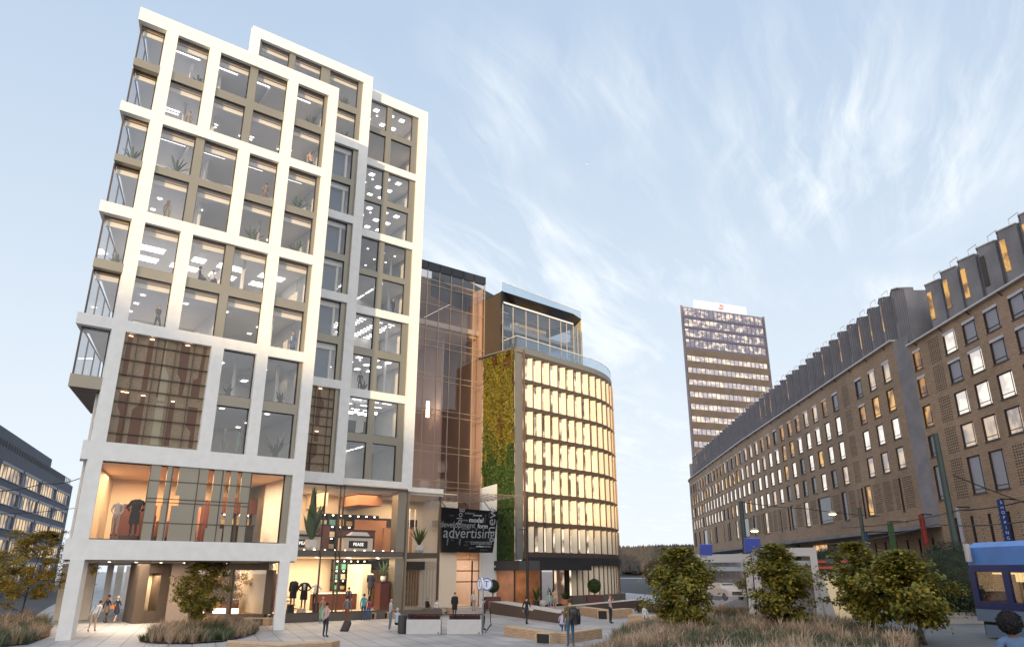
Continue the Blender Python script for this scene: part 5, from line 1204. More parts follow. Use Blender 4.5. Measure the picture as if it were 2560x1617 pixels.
for (a, b, lab) in (((924, 1547), (939, 1547), 'small wooden seat block beside the couple at the shop window'), ((952, 1545), (972, 1546), 'small wooden seat block left of the man in the grey polo'), ((1100, 1532), (1124, 1533), 'small wooden bench beside the man in the black coat'), ((1060, 1533), (1100, 1535), 'small wooden bench under the two seated people'), ((608, 1562), (672, 1563), 'wooden window seat under the vest mannequin')):
    q = quadb(g2(*a), g2(*b), .6); c_, d_ = Vector(q[0]), Vector(q[1])
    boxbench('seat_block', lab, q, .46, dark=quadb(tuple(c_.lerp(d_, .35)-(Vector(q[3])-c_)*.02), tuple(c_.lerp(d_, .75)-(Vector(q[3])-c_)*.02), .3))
# concrete planters with red sedum
M['conc'] = mat('pale_concrete', (.50, .495, .485), .75, var=.05, scale=3, bump=.1, bscale=14); M['sedum'] = leafmat('red_sedum', [(.05, .012, .010), (.085, .018, .014), (.12, .03, .02)], trans=.1)
for (l, r, lab) in (((1015, 1586), (1101, 1586), 'pale concrete planter of red plants next to the litter bin'), ((1117, 1586), (1203, 1586), 'pale concrete planter of red plants at the foot of the T sign')):
    q = quadb(g2(*l), g2(*r), .85); a = Vector(q[0]); hp = .80
    T = thing('concrete_planter', lab, 'planter', (a.x, a.y, 0), 0, 'concrete planters in the square')
    cx = sum(p[0] for p in q)/4; cy = sum(p[1] for p in q)/4; sh = lambda p, f: (cx+(p[0]-cx)*f, cy+(p[1]-cy)*f)
    mb = MB(); mb.prism(q, .02, hp); mb.build('trough', M['conc'], T)
    mb = MB(); mb.prism([sh(p, .90) for p in q], hp, hp+.05); mb.build('soil', M['soil'], T)
    mb = MB()
    for i in range(1700):
        u, v = tr.uniform(.05, .95), tr.uniform(.05, .95); p = Vector(q[0]).lerp(Vector(q[1]), u).lerp(Vector(q[3]).lerp(Vector(q[2]), u), v); leaf(mb, Vector((p.x, p.y, hp+tr.uniform(.02, .21))), Vector((tr.uniform(-1, 1), tr.uniform(-1, 1), tr.uniform(0, 1))), .04, 0, .6)
    mb.build('sedum', M['sedum'], T)
    e = Vector(q[1]).lerp(Vector(q[0]), .07)-(Vector(q[3])-Vector(q[0])).normalized()*.01; mb = MB(); mb.tube([Vector((e.x, e.y, .1)), Vector((e.x, e.y, .1))+Vector((-.01, -.03, 0))], .035, 10); mb.build('drain_plug', M['dark'], T)
b = at_z(1005, 1583); T = thing('litter_bin', 'dark ribbed litter bin against the first concrete planter', 'bin', b)
mb = MB(); mb.lathe([(.22, 0), (.23, .05), (.23, .95), (.20, 1.0)], b, 20); mb.build('body', mat('bin_grey', (.06, .065, .065), .4, .5), T)
mb = MB()
for k in range(14): a = 6.283*k/14; p = b+Vector((math.cos(a)*.235, math.sin(a)*.235, 0)); mb.bar(p+Vector((0, 0, .06)), p+Vector((0, 0, .93)), .035)
mb.build('rib', mat('bin_rib', (.13, .135, .135), .4, .5), T)
# round T sign
b = at_z(1207, 1582); T = thing('round_transit_sign', 'white double disc sign with blue rings and letter T on a slim pole', 'sign', b)
M['blue'] = mat('sign_blue', (.03, .065, .35), .4); M['signwhite'] = mat('sign_white_face', (.75, .78, .85), .35)
zt, zb_ = zfor(b, 1443), zfor(b, 1476); zc_ = .5*(zt+zb_); rr_ = .5*(zt-zb_)
mb = MB(); mb.tube([b, b+Vector((0, 0, zt+.02))], .035, 10); mb.build('pole', mat('galvanised', (.32, .33, .34), .4, .6), T)
for sx_, az_, let in ((1, R(12), True), (-1, R(-62), False)):
    cen = b+Vector((0, 0, zc_))+Vector((RGT.x, RGT.y, 0))*(sx_*rr_*.50); ux = (Vector((RGT.x, RGT.y, 0))*math.cos(az_)+Vector((FWD.x, FWD.y, 0)).normalized()*math.sin(az_)).normalized(); un = ux.cross(Vector((0, 0, 1)))
    def disc(rad0, rad1, o, mm, m2): 
        n = 28
        for k in range(n):
            a0, a1 = 6.2832*k/n, 6.2832*(k+1)/n; f_ = lambda a, r: cen+ux*(math.cos(a)*r)+Vector((0, 0, math.sin(a)*r))+un*o; mm.quad(f_(a0, rad0), f_(a0, rad1), f_(a1, rad1), f_(a1, rad0), m2)
    mb = MB(); mb.tube([cen-un*.05, cen+un*.05], rr_, 28); mb.build('disc', M['signwhite'], T)
    mb = MB(); disc(rr_*.80, rr_*.97, .056, mb, 0); disc(rr_*.80, rr_*.97, -.056, mb, 0)
    add_text(mb, 'T', rr_*1.35, frameM(cen+un*.058-Vector((0, 0, rr_*.02)), ux, (0, 0, 1)), 0, .003); mb.build('letter_ring', M['blue'], T)
# stair railing behind the planters
pts_ = [at_z(1020, 1547, 1.0), at_z(1072, 1517.5, 1.0)]
T = thing('handrail', 'thin black handrail frame running behind the two concrete planters', 'railing', (24, 39, 0))
base_ = at_z(1019, 1584).xy; e0 = at_z(1019, 1584); H1 = zfor(e0, 1535); far_ = at_z(1205, 1580); H2 = zfor(far_, 1534.5)
mb = MB(); P0, P1 = Vector((e0.x, e0.y, H1)), Vector((far_.x, far_.y, H2)); mb.bar(P0, P1, .045)
k0 = at_z(1072, 1540); K0 = Vector((k0.x, k0.y, zfor(k0, 1517))); mb.bar(P0, K0, .05); k1 = at_z(1226, 1556); K1 = Vector((k1.x, k1.y, zfor(k1, 1517))); mb.bar(P1, K1, .05)
for p in (P0, P1, K0, K1): mb.bar(Vector((p.x, p.y, 0)), p, .04)
mb.build('rail', M['dark'], T)
f0 = at_z(1214, 1581); f1 = at_z(1229, 1575); T = thing('bracing_fin', 'small black slanting fin on the paving right of the T sign', 'fin', f0)
mb = MB(); z1 = zfor(f1, 1557); mb.slab([f0+Vector((0, 0, .02)), Vector((f1.x, f1.y, z1-.10)), Vector((f1.x, f1.y, z1))], .05); mb.build('plate', M['dark'], T)
# low walls of the raised terrace
M['copper_wall'] = mat('umber_wall', (.085, .062, .052), .55, .15, var=.1, scale=.6); M['coping'] = mat('pale_coping', (.55, .52, .48), .5)
def lowwall(name, label, a, b, ha, hb, th):
    T = thing(name, label, 'wall', (a.x, a.y, 0)); a, b = Vector((a.x, a.y)), Vector((b.x, b.y)); n = Vector((-(b-a).y, (b-a).x)).normalized(); n = n if n.dot(Vector((FWD.x, FWD.y))) > 0 else -n
    mb = MB(); c = b+n*th; d = a+n*th; mb.v = [Vector((*p, 0)) for p in (a, b, c, d)]+[Vector((a.x, a.y, ha)), Vector((b.x, b.y, hb)), Vector((c.x, c.y, hb)), Vector((d.x, d.y, ha))]
    mb.f = [(0, 1, 5, 4), (1, 2, 6, 5), (2, 3, 7, 6), (3, 0, 4, 7), (3, 2, 1, 0)]; mb.m = [0]*5; mb.build('wall_face', M['copper_wall'], T)
    mb = MB(); mb.slab([Vector((*(a), ha+.02)), Vector((*(b), hb+.02)), Vector((*(c), hb+.02)), Vector((*(d), ha+.02))], .02); mb.build('coping', M['coping'], T)
a, b = at_z(1226, 1533), at_z(1396, 1557); lowwall('terrace_wall', 'dark umber wall sloping down in front of the flower shop', a, b, zfor(a, 1503), zfor(b, 1532), 1.6)
a2 = at_z(1218, 1519); lowwall('terrace_wall', 'short dark wall under the topiary beside the T sign', a2, a, zfor(a2, 1503), zfor(a, 1503.5), 1.0)
a, b = at_z(1440, 1528), at_z(1610, 1519); lowwall('terrace_wall', 'dark wall with bright top edge in front of the gold fins', a, b, zfor(a, 1514), zfor(b, 1498), 1.2)
# slender lamp mast and cable canopy
b = at_z(1319, 1522); b = at_y(1319, 1520, 52.0); b.z = 0; zt = zfor(b, 1236)
T = thing('lamp_mast', 'tall slim black mast in front of the curved building carrying the cable canopy', 'mast', b)
mb = MB(); mb.tube([b, b+Vector((0, 0, zt))], [.13, .11], 10); mb.build('pole', M['dark'], T)
p = b+Vector((0, 0, zt-.12)); k = b+Vector((0, 0, zfor(b, 1323))); mb = MB(); mb.bar(k, k-Vector((RGT.x, RGT.y, 0))*.7, .08); mb.build('arm', M['dark'], T)
T2 = thing('cable_canopy', 'flat canopy of thin slats and cables over the entrance beside the white slab', 'canopy', (35, 56, 9.6))
mb = MB()
for k in range(9):
    t = k/8; a = Vector((34.6+1.7*t, 54.8+5.6*t, 9.9-.05*k)); c = p+Vector((0.3*t, 7.0*t, 0)); mb.bar(a, c, .035)
for k in range(10):
    t = (k+.5)/10; a = Vector((34.6, 54.8, 9.9)).lerp(p, t); c = Vector((36.3, 60.4, 9.5)).lerp(p+Vector((.3, 7, 0)), t); mb.bar(a, c, .03)
    if k < 9: c2 = Vector((36.3, 60.4, 9.5)).lerp(p+Vector((.3, 7, 0)), t+.1); mb.bar(a, c2, .02)
mb.build('slats', mat('bronze_cable', (.30, .22, .17), .5, .3), T2)
# advertising screen
T = thing('advertising_screen', 'large black hanging screen covered in grey advertising words', 'screen', (41, 60, 7))
s00, s10, s01, s11 = at_y(1104, 1380, 60), at_y(1232, 1381, 60), at_y(1104, 1267, 59.3), at_y(1246, 1278, 59.3)
mb = MB(); mb.slab([s00, s10, s11, s01], .25); mb.build('panel', mat('screen_black', (.010, .010, .012), .25), T)
SX = (s10-s00); SY = (s01-s00); tiltx = SX.normalized(); upy = (SY-tiltx*SY.dot(tiltx)).normalized(); nrm = tiltx.cross(upy); Wd, Hd = SX.length, SY.length
wordm = [emis('word_light', (.80, .82, .85), .12), emis('word_mid', (.5, .52, .55), .085), emis('word_dim', (.30, .31, .33), .06)]
mb = MB()
def word(txt, u, v, size, m, vert=False):
    o = s00+tiltx*(Wd*u*(1+.09*v))+upy*(Hd*v)+nrm*.03; add_text(mb, txt, size*Hd, frameM(o, upy if vert else tiltx, -tiltx if vert else upy), m, .002)
word('advertising', .475, .43, .335, 1); word('development', .235, .61, .185, 1); word('model', .56, .73, .165, 0); word('form', .70, .60, .15, 0); word('new', .85, .74, .36, 1, True); word('blog', .25, .81, .215, 1, True)
word('companies', .73, .23, .145, 1); word('reviews', .71, .145, .07, 0); word('credibility', .84, .145, .07, 1); word('agencies', .48, .25, .065, 2); word('videos', .56, .105, .065, 2); word('business', .80, .065, .065, 2)
word('traditional', .42, .885, .065, 1); word('previously', .57, .845, .06, 0); word('activity', .35, .725, .06, 1); word('sponsored', .39, .535, .055, 1); word('relatively', .20, .33, .06, 1); word('food', .44, .17, .06, 2)
word('industry', .96, .62, .075, 1, True); word('articles', .72, .78, .07, 2, True); word('media', .08, .24, .07, 1, True); word('video', .31, .24, .07, 1, True); word('online', .10, .82, .055, 2); word('social', .78, .86, .06, 2, True); word('links', .17, .27, .05, 2)
mb.build('lettering', wordm, T)
mb = MB()
for u in (.1, .5, .9): q = s01.lerp(s11, u)+Vector((0, .3, 0)); mb.bar(q, q+Vector((0, 1.2, 1.0)), .05)
mb.build('hanger', M['dark'], T)
# ================================================================== TRAM STOP on the right
M['portal'] = mat('pale_grey_frame', (.42, .40, .39), .5, var=.03); M['portal2'] = mat('blue_grey_frame', (.30, .33, .36), .5)
XR = Vector((RGT.x, RGT.y, 0)); XF = Vector((FWD.x, FWD.y, 0)).normalized()
def portal(label, l, r, topl, topr, yb, w=.34, dep=.55):
    """standing frame whose posts lie on the ground below pixels l and r"""
    a, b = at_z(l, yb, .85), at_z(r, yb+4, .85); za, zb2 = zfor(a, topl), zfor(b, topr); d = (b-a).normalized(); n = Vector((-d.y, d.x, 0)); n = n if n.dot(XF) > 0 else -n
    T = thing('shelter_frame', label, 'shelter', (a.x, a.y, .85), 0, 'pale portal frames at the tram stop'); zt = max(za, zb2)
    mb = MB(); P = [a-d*.0, a+d*w, a+d*w+n*dep, a+n*dep]; mb.prism([(p.x, p.y) for p in P], .85, zt); P = [b-d*w, b, b+n*dep, b-d*w+n*dep]; mb.prism([(p.x, p.y) for p in P], .85, zt)
    P = [a+d*w, b-d*w, b-d*w+n*dep, a+d*w+n*dep]; mb.prism([(p.x, p.y) for p in P], zt-.42, zt); mb.build('frame', M['portal'], T)
    mb = MB(); P = [a+d*w+n*.2, b-d*w+n*.2]; mb.bar(P[0]+Vector((0, 0, zt-1.6)), P[1]+Vector((0, 0, zt-1.6)), .1, .22); mb.build('cross_bar', M['portal2'], T)
    mb = MB(); mb.quad(P[0]+Vector((0, 0, .2)), P[1]+Vector((0, 0, .2)), P[1]+Vector((0, 0, zt-1.7)), P[0]+Vector((0, 0, zt-1.7))); mb.build('glass_panel', M['glass_brown'], T)
    return a, b, d, n, zt
pa = portal('pale portal frame of the tram shelter behind the dense maple', 1752, 1893, 1386, 1384, 1552)
pb_ = portal('pale portal frame of the tram shelter beside the cream panel', 1896, 2064, 1372, 1368, 1556)
for (x0, x1, y0, y1, lab) in ((1750, 1781, 1361, 1388, 'smaller plain blue sign board above the first portal frame'), (1862, 1901, 1346, 1380, 'larger plain blue sign board above the two portal frames')):
    a = at_z(x0, 1556, .85); k = (a-EYE).dot(FWD); A, B, C, D = [EYE+ray(*q)*k for q in ((x0, y1), (x1, y1), (x1, y0), (x0, y0))]
    T = thing('sign_board', lab, 'sign', ((A+B)/2)); mb = MB(); mb.slab([A, B, C, D], .12); mb.build('board', mat('violet_blue_board', (.075, .10, .42), .5), T)
    mb = MB(); m_ = (A+B)/2; mb.bar(Vector((m_.x, m_.y, 4.0)), m_, .1); mb.build('bracket', M['portal2'], T)
a, b = at_z(2072, 1561, .85), at_z(2140, 1564, .85); T = thing('info_panel', 'blank cream back-lit information panel right of the portal frame', 'panel', a)
za, zb2 = zfor(a, 1436), zfor(b, 1437); off = XR*-.42
mb = MB(); mb.slab([Vector((a.x, a.y, .9)), Vector((b.x, b.y, .9)), Vector((b.x, b.y, zb2))+off*.75, Vector((a.x, a.y, za))+off*.75], .2); mb.build('frame', M['portal'], T)
mb = MB(); f_ = -XF*.01; mb.quad(Vector((a.x, a.y, .98))+XR*.06+f_, Vector((b.x, b.y, .98))-XR*.1+f_, Vector((b.x, b.y, zb2-.08))+off*.75-XR*.1+f_, Vector((a.x, a.y, za-.08))+off*.75+XR*.06+f_); mb.build('screen', mat('cream_screen', (.62, .50, .30), .5, emit=(1, .78, .45), estr=.055), T)
# departure display
a, b = at_y(2046, 1424, 22.4), at_y(2125, 1424, 20.3); T = thing('departure_display', 'two-line grey departure display with glowing red text', 'display', a)
mb = MB()
for dz in (0, .30): A = a+Vector((0, 0, dz)); B = b+Vector((0, 0, dz)); B.z = A.z; mb.slab([A, B, B+Vector((0, 0, .24)), A+Vector((0, 0, .24))], .15)
mb.build('panel', mat('display_grey', (.10, .11, .12), .5), T)
mb = MB()
for dz, segs in ((0, ((.0, .5), (.62, .8))), (.30, ((.0, .27), (.78, .98)))):
    for s0, s1 in segs:
        n = int((s1-s0)*34)
        for i in range(n):
            u0 = s0+(s1-s0)*i/n; u1 = u0+(s1-s0)/n*tr.uniform(.5, .85); A = a.lerp(Vector((b.x, b.y, a.z)), u0); B = a.lerp(Vector((b.x, b.y, a.z)), u1); o = Vector((0, 0, dz+.07))-XF*.015; mb.quad(A+o, B+o, B+o+Vector((0, 0, tr.uniform(.07, .11))), A+o+Vector((0, 0, tr.uniform(.07, .11))))
mb.build('red_text', emis('led_red', (.9, .10, .04), .16), T)
mb = MB(); mb.bar(Vector((a.x, a.y, .85)), Vector((a.x, a.y, a.z)), .1); mb.bar(Vector((b.x, b.y, .85)), Vector((b.x, b.y, a.z)), .1); mb.build('post', M['portal2'], T)
# white car seen through the shelter
def car(c, head, label, col):
    T = thing('parked_car', label, 'car', c, head); mb = MB()
    prof_ = [(-2.1, .35), (-2.15, .75), (-1.9, .95), (-1.0, 1.02), (-.45, 1.45), (1.0, 1.5), (1.75, 1.05), (2.1, .95), (2.15, .4)]
    n = len(prof_)
    for sx_ in (-1, 1):
        for y, z in prof_: mb.v.append(Vector((sx_*(.88 if z < 1.1 else .66), y, z)))
    for i in range(n-1): mb.f.append((i, i+1, n+i+1, n+i)); mb.m.append(0)
    mb.f += [tuple(range(n))[::-1], tuple(range(n, 2*n)), (0, n, 2*n-1, n-1)]; mb.m += [0]*3; mb.build('body', col, T, local=True)
    mb = MB(); mb.quad((-.60, -.93, 1.06), (.60, -.93, 1.06), (.58, -.50, 1.42), (-.58, -.50, 1.42)); mb.build('windscreen', M['darkglass'], T, local=True)
    mb = MB(); mb.box(-.5, .5, -2.2, -2.14, .5, .78); mb.build('grille', M['black'], T, local=True)
    for sx_ in (-.68, .68): mb = MB(); mb.box(sx_-.17, sx_+.17, -2.17, -2.1, .72, .86); mb.build('headlight', M['white'], T, local=True)
    for sx_, y in ((-.8, -1.35), (.8, -1.35), (-.8, 1.35), (.8, 1.35)): mb = MB(); mb.tube([Vector((sx_-.1, y, .33)), Vector((sx_+.1, y, .33))], .33, 14); mb.build('wheel', M['black'], T, local=True)
c = at_z(1815, 1508, .85); c = EYE+(c-EYE)*1.12; c.z = .86
car(c, math.atan2(-FWD.x, FWD.y)+R(14), 'white car seen head-on through the first portal frame', mat('white_car_paint', (.70, .68, .66), .25))
def ptD_(px_, py_, D): d = ray(px_, py_); return EYE+d*(D/d.dot(FWD))
# blue tram
r0 = ptD_(2416, 1400, 30.2); rE = ptD_(2560, 1400, 27.4); r0.z = 4.42; dirT = rE-r0; dirT.z = 0; dirT.normalize()
T = thing('tram', 'blue tram with lit windows at the right picture edge', 'tram', (r0.x, r0.y, .85)); TLn = 16; nT = Vector((-dirT.y, dirT.x, 0)); nT = nT if nT.dot(XR) > 0 else -nT
M['tlight'] = mat('tram_light_blue', (.085, .22, .55), .35, var=.1, scale=1); M['tnavy'] = mat('tram_navy', (.012, .028, .12), .3); M['tgrey'] = mat('tram_grey_blue', (.15, .21, .30), .4)
tp = lambda s, z, o=0.0: Vector((r0.x, r0.y, 0))+dirT*s+nT*o+Vector((0, 0, z))
def tband(z0, z1, o0, o1, s0=0.0, s1=TLn):
    q = MB(); A = [tp(s0, 0, o0).xy, tp(s1, 0, o0).xy, tp(s1, 0, o1).xy, tp(s0, 0, o1).xy]; q.prism([tuple(x) for x in A], z0, z1); return q
mb = tband(3.62, 4.3, .05, 2.4); mb.prism([tuple(tp(0, 0, .05).xy), tuple(tp(TLn, 0, .05).xy), tuple(tp(TLn, 0, 2.4).xy), tuple(tp(0, 0, 2.4).xy)], 4.3, 4.5, 0, [tuple(tp(.2, 0, .35).xy), tuple(tp(TLn, 0, .35).xy), tuple(tp(TLn, 0, 2.1).xy), tuple(tp(.2, 0, 2.1).xy)]); mb.build('roof', M['tlight'], T)
mb = tband(3.36, 3.62, 0, 2.4); q = tband(1.95, 2.25, 0, 2.4)
for z in (0,):
    n = len(mb.v); mb.v += q.v; mb.f += [tuple(i+n for i in f) for f in q.f]; mb.m += q.m
for s0 in (0, 1.75, 3.9, 6.0, 8.2, 10.4, 12.6): 
    q = tband(2.25, 3.36, 0, .12, s0, s0+.32); n = len(mb.v); mb.v += q.v; mb.f += [tuple(i+n for i in f) for f in q.f]; mb.m += q.m
mb.build('body', M['tnavy'], T)
tband(1.5, 1.95, -.01, 2.4).build('skirt', M['tgrey'], T); tband(.95, 1.5, .25, 2.2).build('underframe', M['black'], T); tband(.98, 1.38, .0, .5, .35, 6).build('equipment_box', M['tgrey'], T)
for s0, s1 in ((.32, 1.75), (2.07, 3.9), (4.22, 6.0), (6.32, 8.2)):
    mb = MB(); mb.quad(tp(s0, 2.25, .05), tp(s1, 2.25, .05), tp(s1, 3.36, .05), tp(s0, 3.36, .05)); mb.build('side_window', glass('tram_glass', (.5, .5, .5), minrefl=.03) if s0 < 1 else bpy.data.materials['tram_glass'], T)
mb = tband(2.2, 2.26, .15, 2.35); mb.build('floor', M['black'], T); mb = tband(2.26, 3.36, 2.3, 2.35); mb.build('far_side', mat('tram_inside', (.06, .05, .045), .7), T)
mb = MB(); mb.bar(tp(.5, 3.30, .9), tp(9, 3.30, .9), .5, .06); mb.bar(tp(.4, 3.12, 1.8), tp(1.5, 3.12, 1.8), .1, .3); mb.build('light_strip', emis('tram_warm_light', (1, .72, .32), .5), T)
mb = MB(); mb.bar(tp(1.55, 2.3, .5), tp(1.55, 3.3, .5), .05); mb.bar(tp(2.3, 2.3, .5), tp(2.3, 3.3, .5), .05); mb.build('grab_pole', mat('yellow_pole', (.6, .4, .05), .4), T)
mb = MB(); mb.lathe([(.12, 0), (.12, .7)], tp(.35, 3.75, -.16), 10); mb.build('roof_vent', M['portal'], T)
# masts, wires, hanging lamps, banners
M['mastgreen'] = mat('dark_green_mast', (.035, .055, .05), .5, .2)
def mast(px_, pb, pt, w0, label, D):
    d = ray(px_, pb); b = EYE+d*(D/d.dot(FWD)); b.z = .85; 
    T = thing('catenary_mast', label, 'mast', b, 0, 'dark green overhead line masts'); zt = zfor(b, pt)
    mb = MB(); mb.tube([b, b+Vector((0, 0, zt-.85))], [w0, w0*.72], 12); mb.build('pole', M['mastgreen'], T); return b, zt
m1 = mast(2397, 1400, 1083, .24, 'thickest dark green mast beside the tram roof', 45)
m2 = mast(1866, 1400, 1252, .24, 'dark green mast beside the larger blue sign board', 58)
m3 = mast(2166, 1390, 1268, .2, 'dark green mast in front of the brick overhang', 60)
def wire(P, label, r=.018, sag=.25):
    T = thing('overhead_wire', label, 'wire', P[0]); mb = MB(); q = []
    for a, b in zip(P, P[1:]):
        for i in range(9): t = i/8; q.append(a.lerp(b, t)-Vector((0, 0, sag*4*t*(1-t))))
    mb.tube(q, r, 4); mb.build('cable', M['dark'], T)
def ptD(px_, py_, D): d = ray(px_, py_); return EYE+d*(D/d.dot(FWD))
wire([ptD(2640, 1225, 40), ptD(2397, 1275, 45), ptD(2100, 1318, 66)], 'overhead wire crossing the thick mast below the blue banner', .035)
wire([ptD(2640, 1290, 40), ptD(2340, 1310, 50), ptD(2060, 1360, 70)], 'lower overhead wire along the slit windows', .035)
wire([ptD(2385, 1188, 45), ptD(2560, 1255, 55)], 'support wire from thick mast down to the brick wall', .04, .05)
wire([ptD(1852, 1254, 58), ptD(2010, 1270, 70), ptD(2200, 1290, 78)], 'support wire from the mast by the blue board to the brick wall', .03, .1)
wire([ptD(-40, 1228, 60), ptD(110, 1208, 62), ptD(200, 1195, 64)], 'dark wire in front of the grey building at left', .035, .2)
wire([ptD(-40, 1284, 60), ptD(200, 1268, 64)], 'lower dark wire in front of the grey building at left', .025, .15)
for px_, py_, D, lab in ((1886, 1325, 60, 'glowing hanging street lamp beside the dark mast'), (2081, 1283, 62, 'glowing hanging street lamp against the pierced brick panel')):
    c = ptD(px_, py_, D); T = thing('hanging_lamp', lab, 'street lamp', c, 0, 'hanging street lamps'); mb = MB(); mb.lathe([(.30, -.05), (.36, .0), (.28, .10), (.08, .18)], c, 14); mb.build('hood', M['portal'], T)
    mb = MB(); mb.lathe([(.1, -.14), (.27, -.09), (.29, -.05)], c, 14); mb.build('bulb', emis('sodium_lamp', (1, .62, .22), 5), T); mb = MB(); mb.bar(c+Vector((0, 0, .18)), c+Vector((0, 0, .9)), .025); mb.build('hanger', M['dark'], T)
def banner(s, z0, z1, w, col, label, txt=None, tcol=(.7, .7, .75), P=PBn, o=1.0):
    T = thing('banner', label, 'banner', P.at(s, o, z1), 0, 'vertical banners on the brick wall'); mb = MB(); A = P.at(s, o, z0); Tn = Vector((-RGT.x*-1, -RGT.y*-1, 0)); u = Vector((RGT.x, RGT.y, 0)); nn = -XF
    mb.slab([A-u*w/2, A+u*w/2, A+u*w/2+Vector((0, 0, z1-z0)), A-u*w/2+Vector((0, 0, z1-z0))], .05); mb.build('cloth', mat('banner_cloth', col, .7, var=.05), T)
    mb = MB(); q = P.at(s, 0, z1); mb.bar(q, A+Vector((0, 0, z1-z0)), .1); mb.bar(P.at(s, 0, z0+.1), A+Vector((0, 0, .1)), .06); mb.build('bracket', M['dark'], T)
    if txt:
        mb = MB(); n = len(txt)
        for i, ch in enumerate(txt): add_text(mb, ch, (z1-z0)/n*.72, frameM(A+Vector((0, 0, (z1-z0)*(1-(i+.7)/(n+.4))))+nn*.03, u, (0, 0, 1)), 0, .004)
        mb.build('lettering', mat('banner_lettering', tcol, .6), T)
def banner_px(px_, pyt, pyb, wpx, D, col, label, txt=None, tcol=(.7, .7, .75)):
    A = ptD(px_, pyb, D); z1 = zfor(A, pyt); w = wpx/FPX*D; u = Vector((RGT.x, RGT.y, 0)); T = thing('banner', label, 'banner', Vector((A.x, A.y, z1)), 0, 'vertical banners on the brick wall')
    mb = MB(); mb.slab([A-u*w/2, A+u*w/2, Vector((A.x, A.y, z1))+u*w/2, Vector((A.x, A.y, z1))-u*w/2], .05); mb.build('cloth', mat('banner_cloth', col, .7, var=.05), T)
    mb = MB(); mb.bar(Vector((A.x, A.y, z1+.04)), Vector((A.x, A.y, z1+.04))+Vector((1.6, -.9, 0)).normalized()*3.0, .09); mb.build('bracket', M['dark'], T)
    if txt:
        mb = MB(); n = len(txt); h = z1-A.z
        for i, ch in enumerate(txt): add_text(mb, ch, min(w*1.0, h/n*.85), frameM(Vector((A.x, A.y, A.z+h*(1-(i+.6)/(n+.2))))-XF*.03, u, (0, 0, 1)), 0, .004)
        mb.build('lettering', mat('banner_lettering', tcol, .6), T)
banner_px(2522, 1248, 1352, 18, 56, (.012, .045, .20), 'blue banner with vertical white lettering', 'SHOPPING')
banner_px(2316, 1286, 1362, 14, 68, (.22, .02, .02), 'red banner with vertical lettering under the overhang corner', 'RESTAURANT', (.55, .2, .15))
banner_px(2412, 1268, 1372, 8, 62, (.36, .38, .46), 'pale grey banner right behind the thick mast')
banner_px(2236, 1304, 1375, 15, 72, (.05, .11, .045), 'green banner under the brick overhang')
banner_px(2172, 1330, 1385, 10, 72, (.02, .05, .16), 'narrow dark blue banner beside the overhang mast')
# bird
c = ptD(1469, 411, 120); T = thing('bird', 'white gull gliding in the sky', 'bird', c); mb = MB(); mb.tube([c-XR*.28, c-XR*.1, c+XR*.1, c+XR*.26], [.02, .07, .06, .01], 8); mb.build('body', M['white'], T)
mb = MB(); mb.slab([c-XR*.05, c+XR*.1, c+XR*.05+XF*.5+Vector((0, 0, .22)), c-XR*.02+XF*.5+Vector((0, 0, .22))], .02); mb.slab([c-XR*.05, c-XR*.02-XF*.5+Vector((0, 0, .2)), c+XR*.05-XF*.5+Vector((0, 0, .2)), c+XR*.1], .02); mb.build('wing', M['white'], T)
# ================================================================== PEOPLE
SKIN = [mat('skin_light', (.52, .33, .25), .6), mat('skin_tan', (.40, .24, .17), .6), mat('skin_dark', (.12, .065, .045), .6)]
CLOTH = {}
def cloth(c):
    k = tuple(round(x, 3) for x in c)
    if k not in CLOTH: CLOTH[k] = mat('fabric', c, .85, var=.12, scale=9)
    return CLOTH[k]
NAVY, BLACKC, WHITE, GREY, BEIGE, DENIM, CYAN, RED, BROWN, PINK, OLIVE, ROSE, MINT, KHAKI, TEAL = (.02, .028, .06), (.012, .012, .014), (.62, .62, .63), (.16, .165, .17), (.50, .40, .32), (.045, .075, .14), (.05, .36, .42), (.42, .03, .03), (.20, .09, .04), (.55, .36, .35), (.15, .11, .045), (.50, .33, .30), (.22, .52, .42), (.42, .33, .24), (.08, .20, .24)
HAIR = {'dark': (.018, .012, .010), 'brown': (.07, .035, .02), 'blond': (.48, .36, .20), 'red': (.24, .07, .02), 'grey': (.38, .37, .36), 'bald': None}
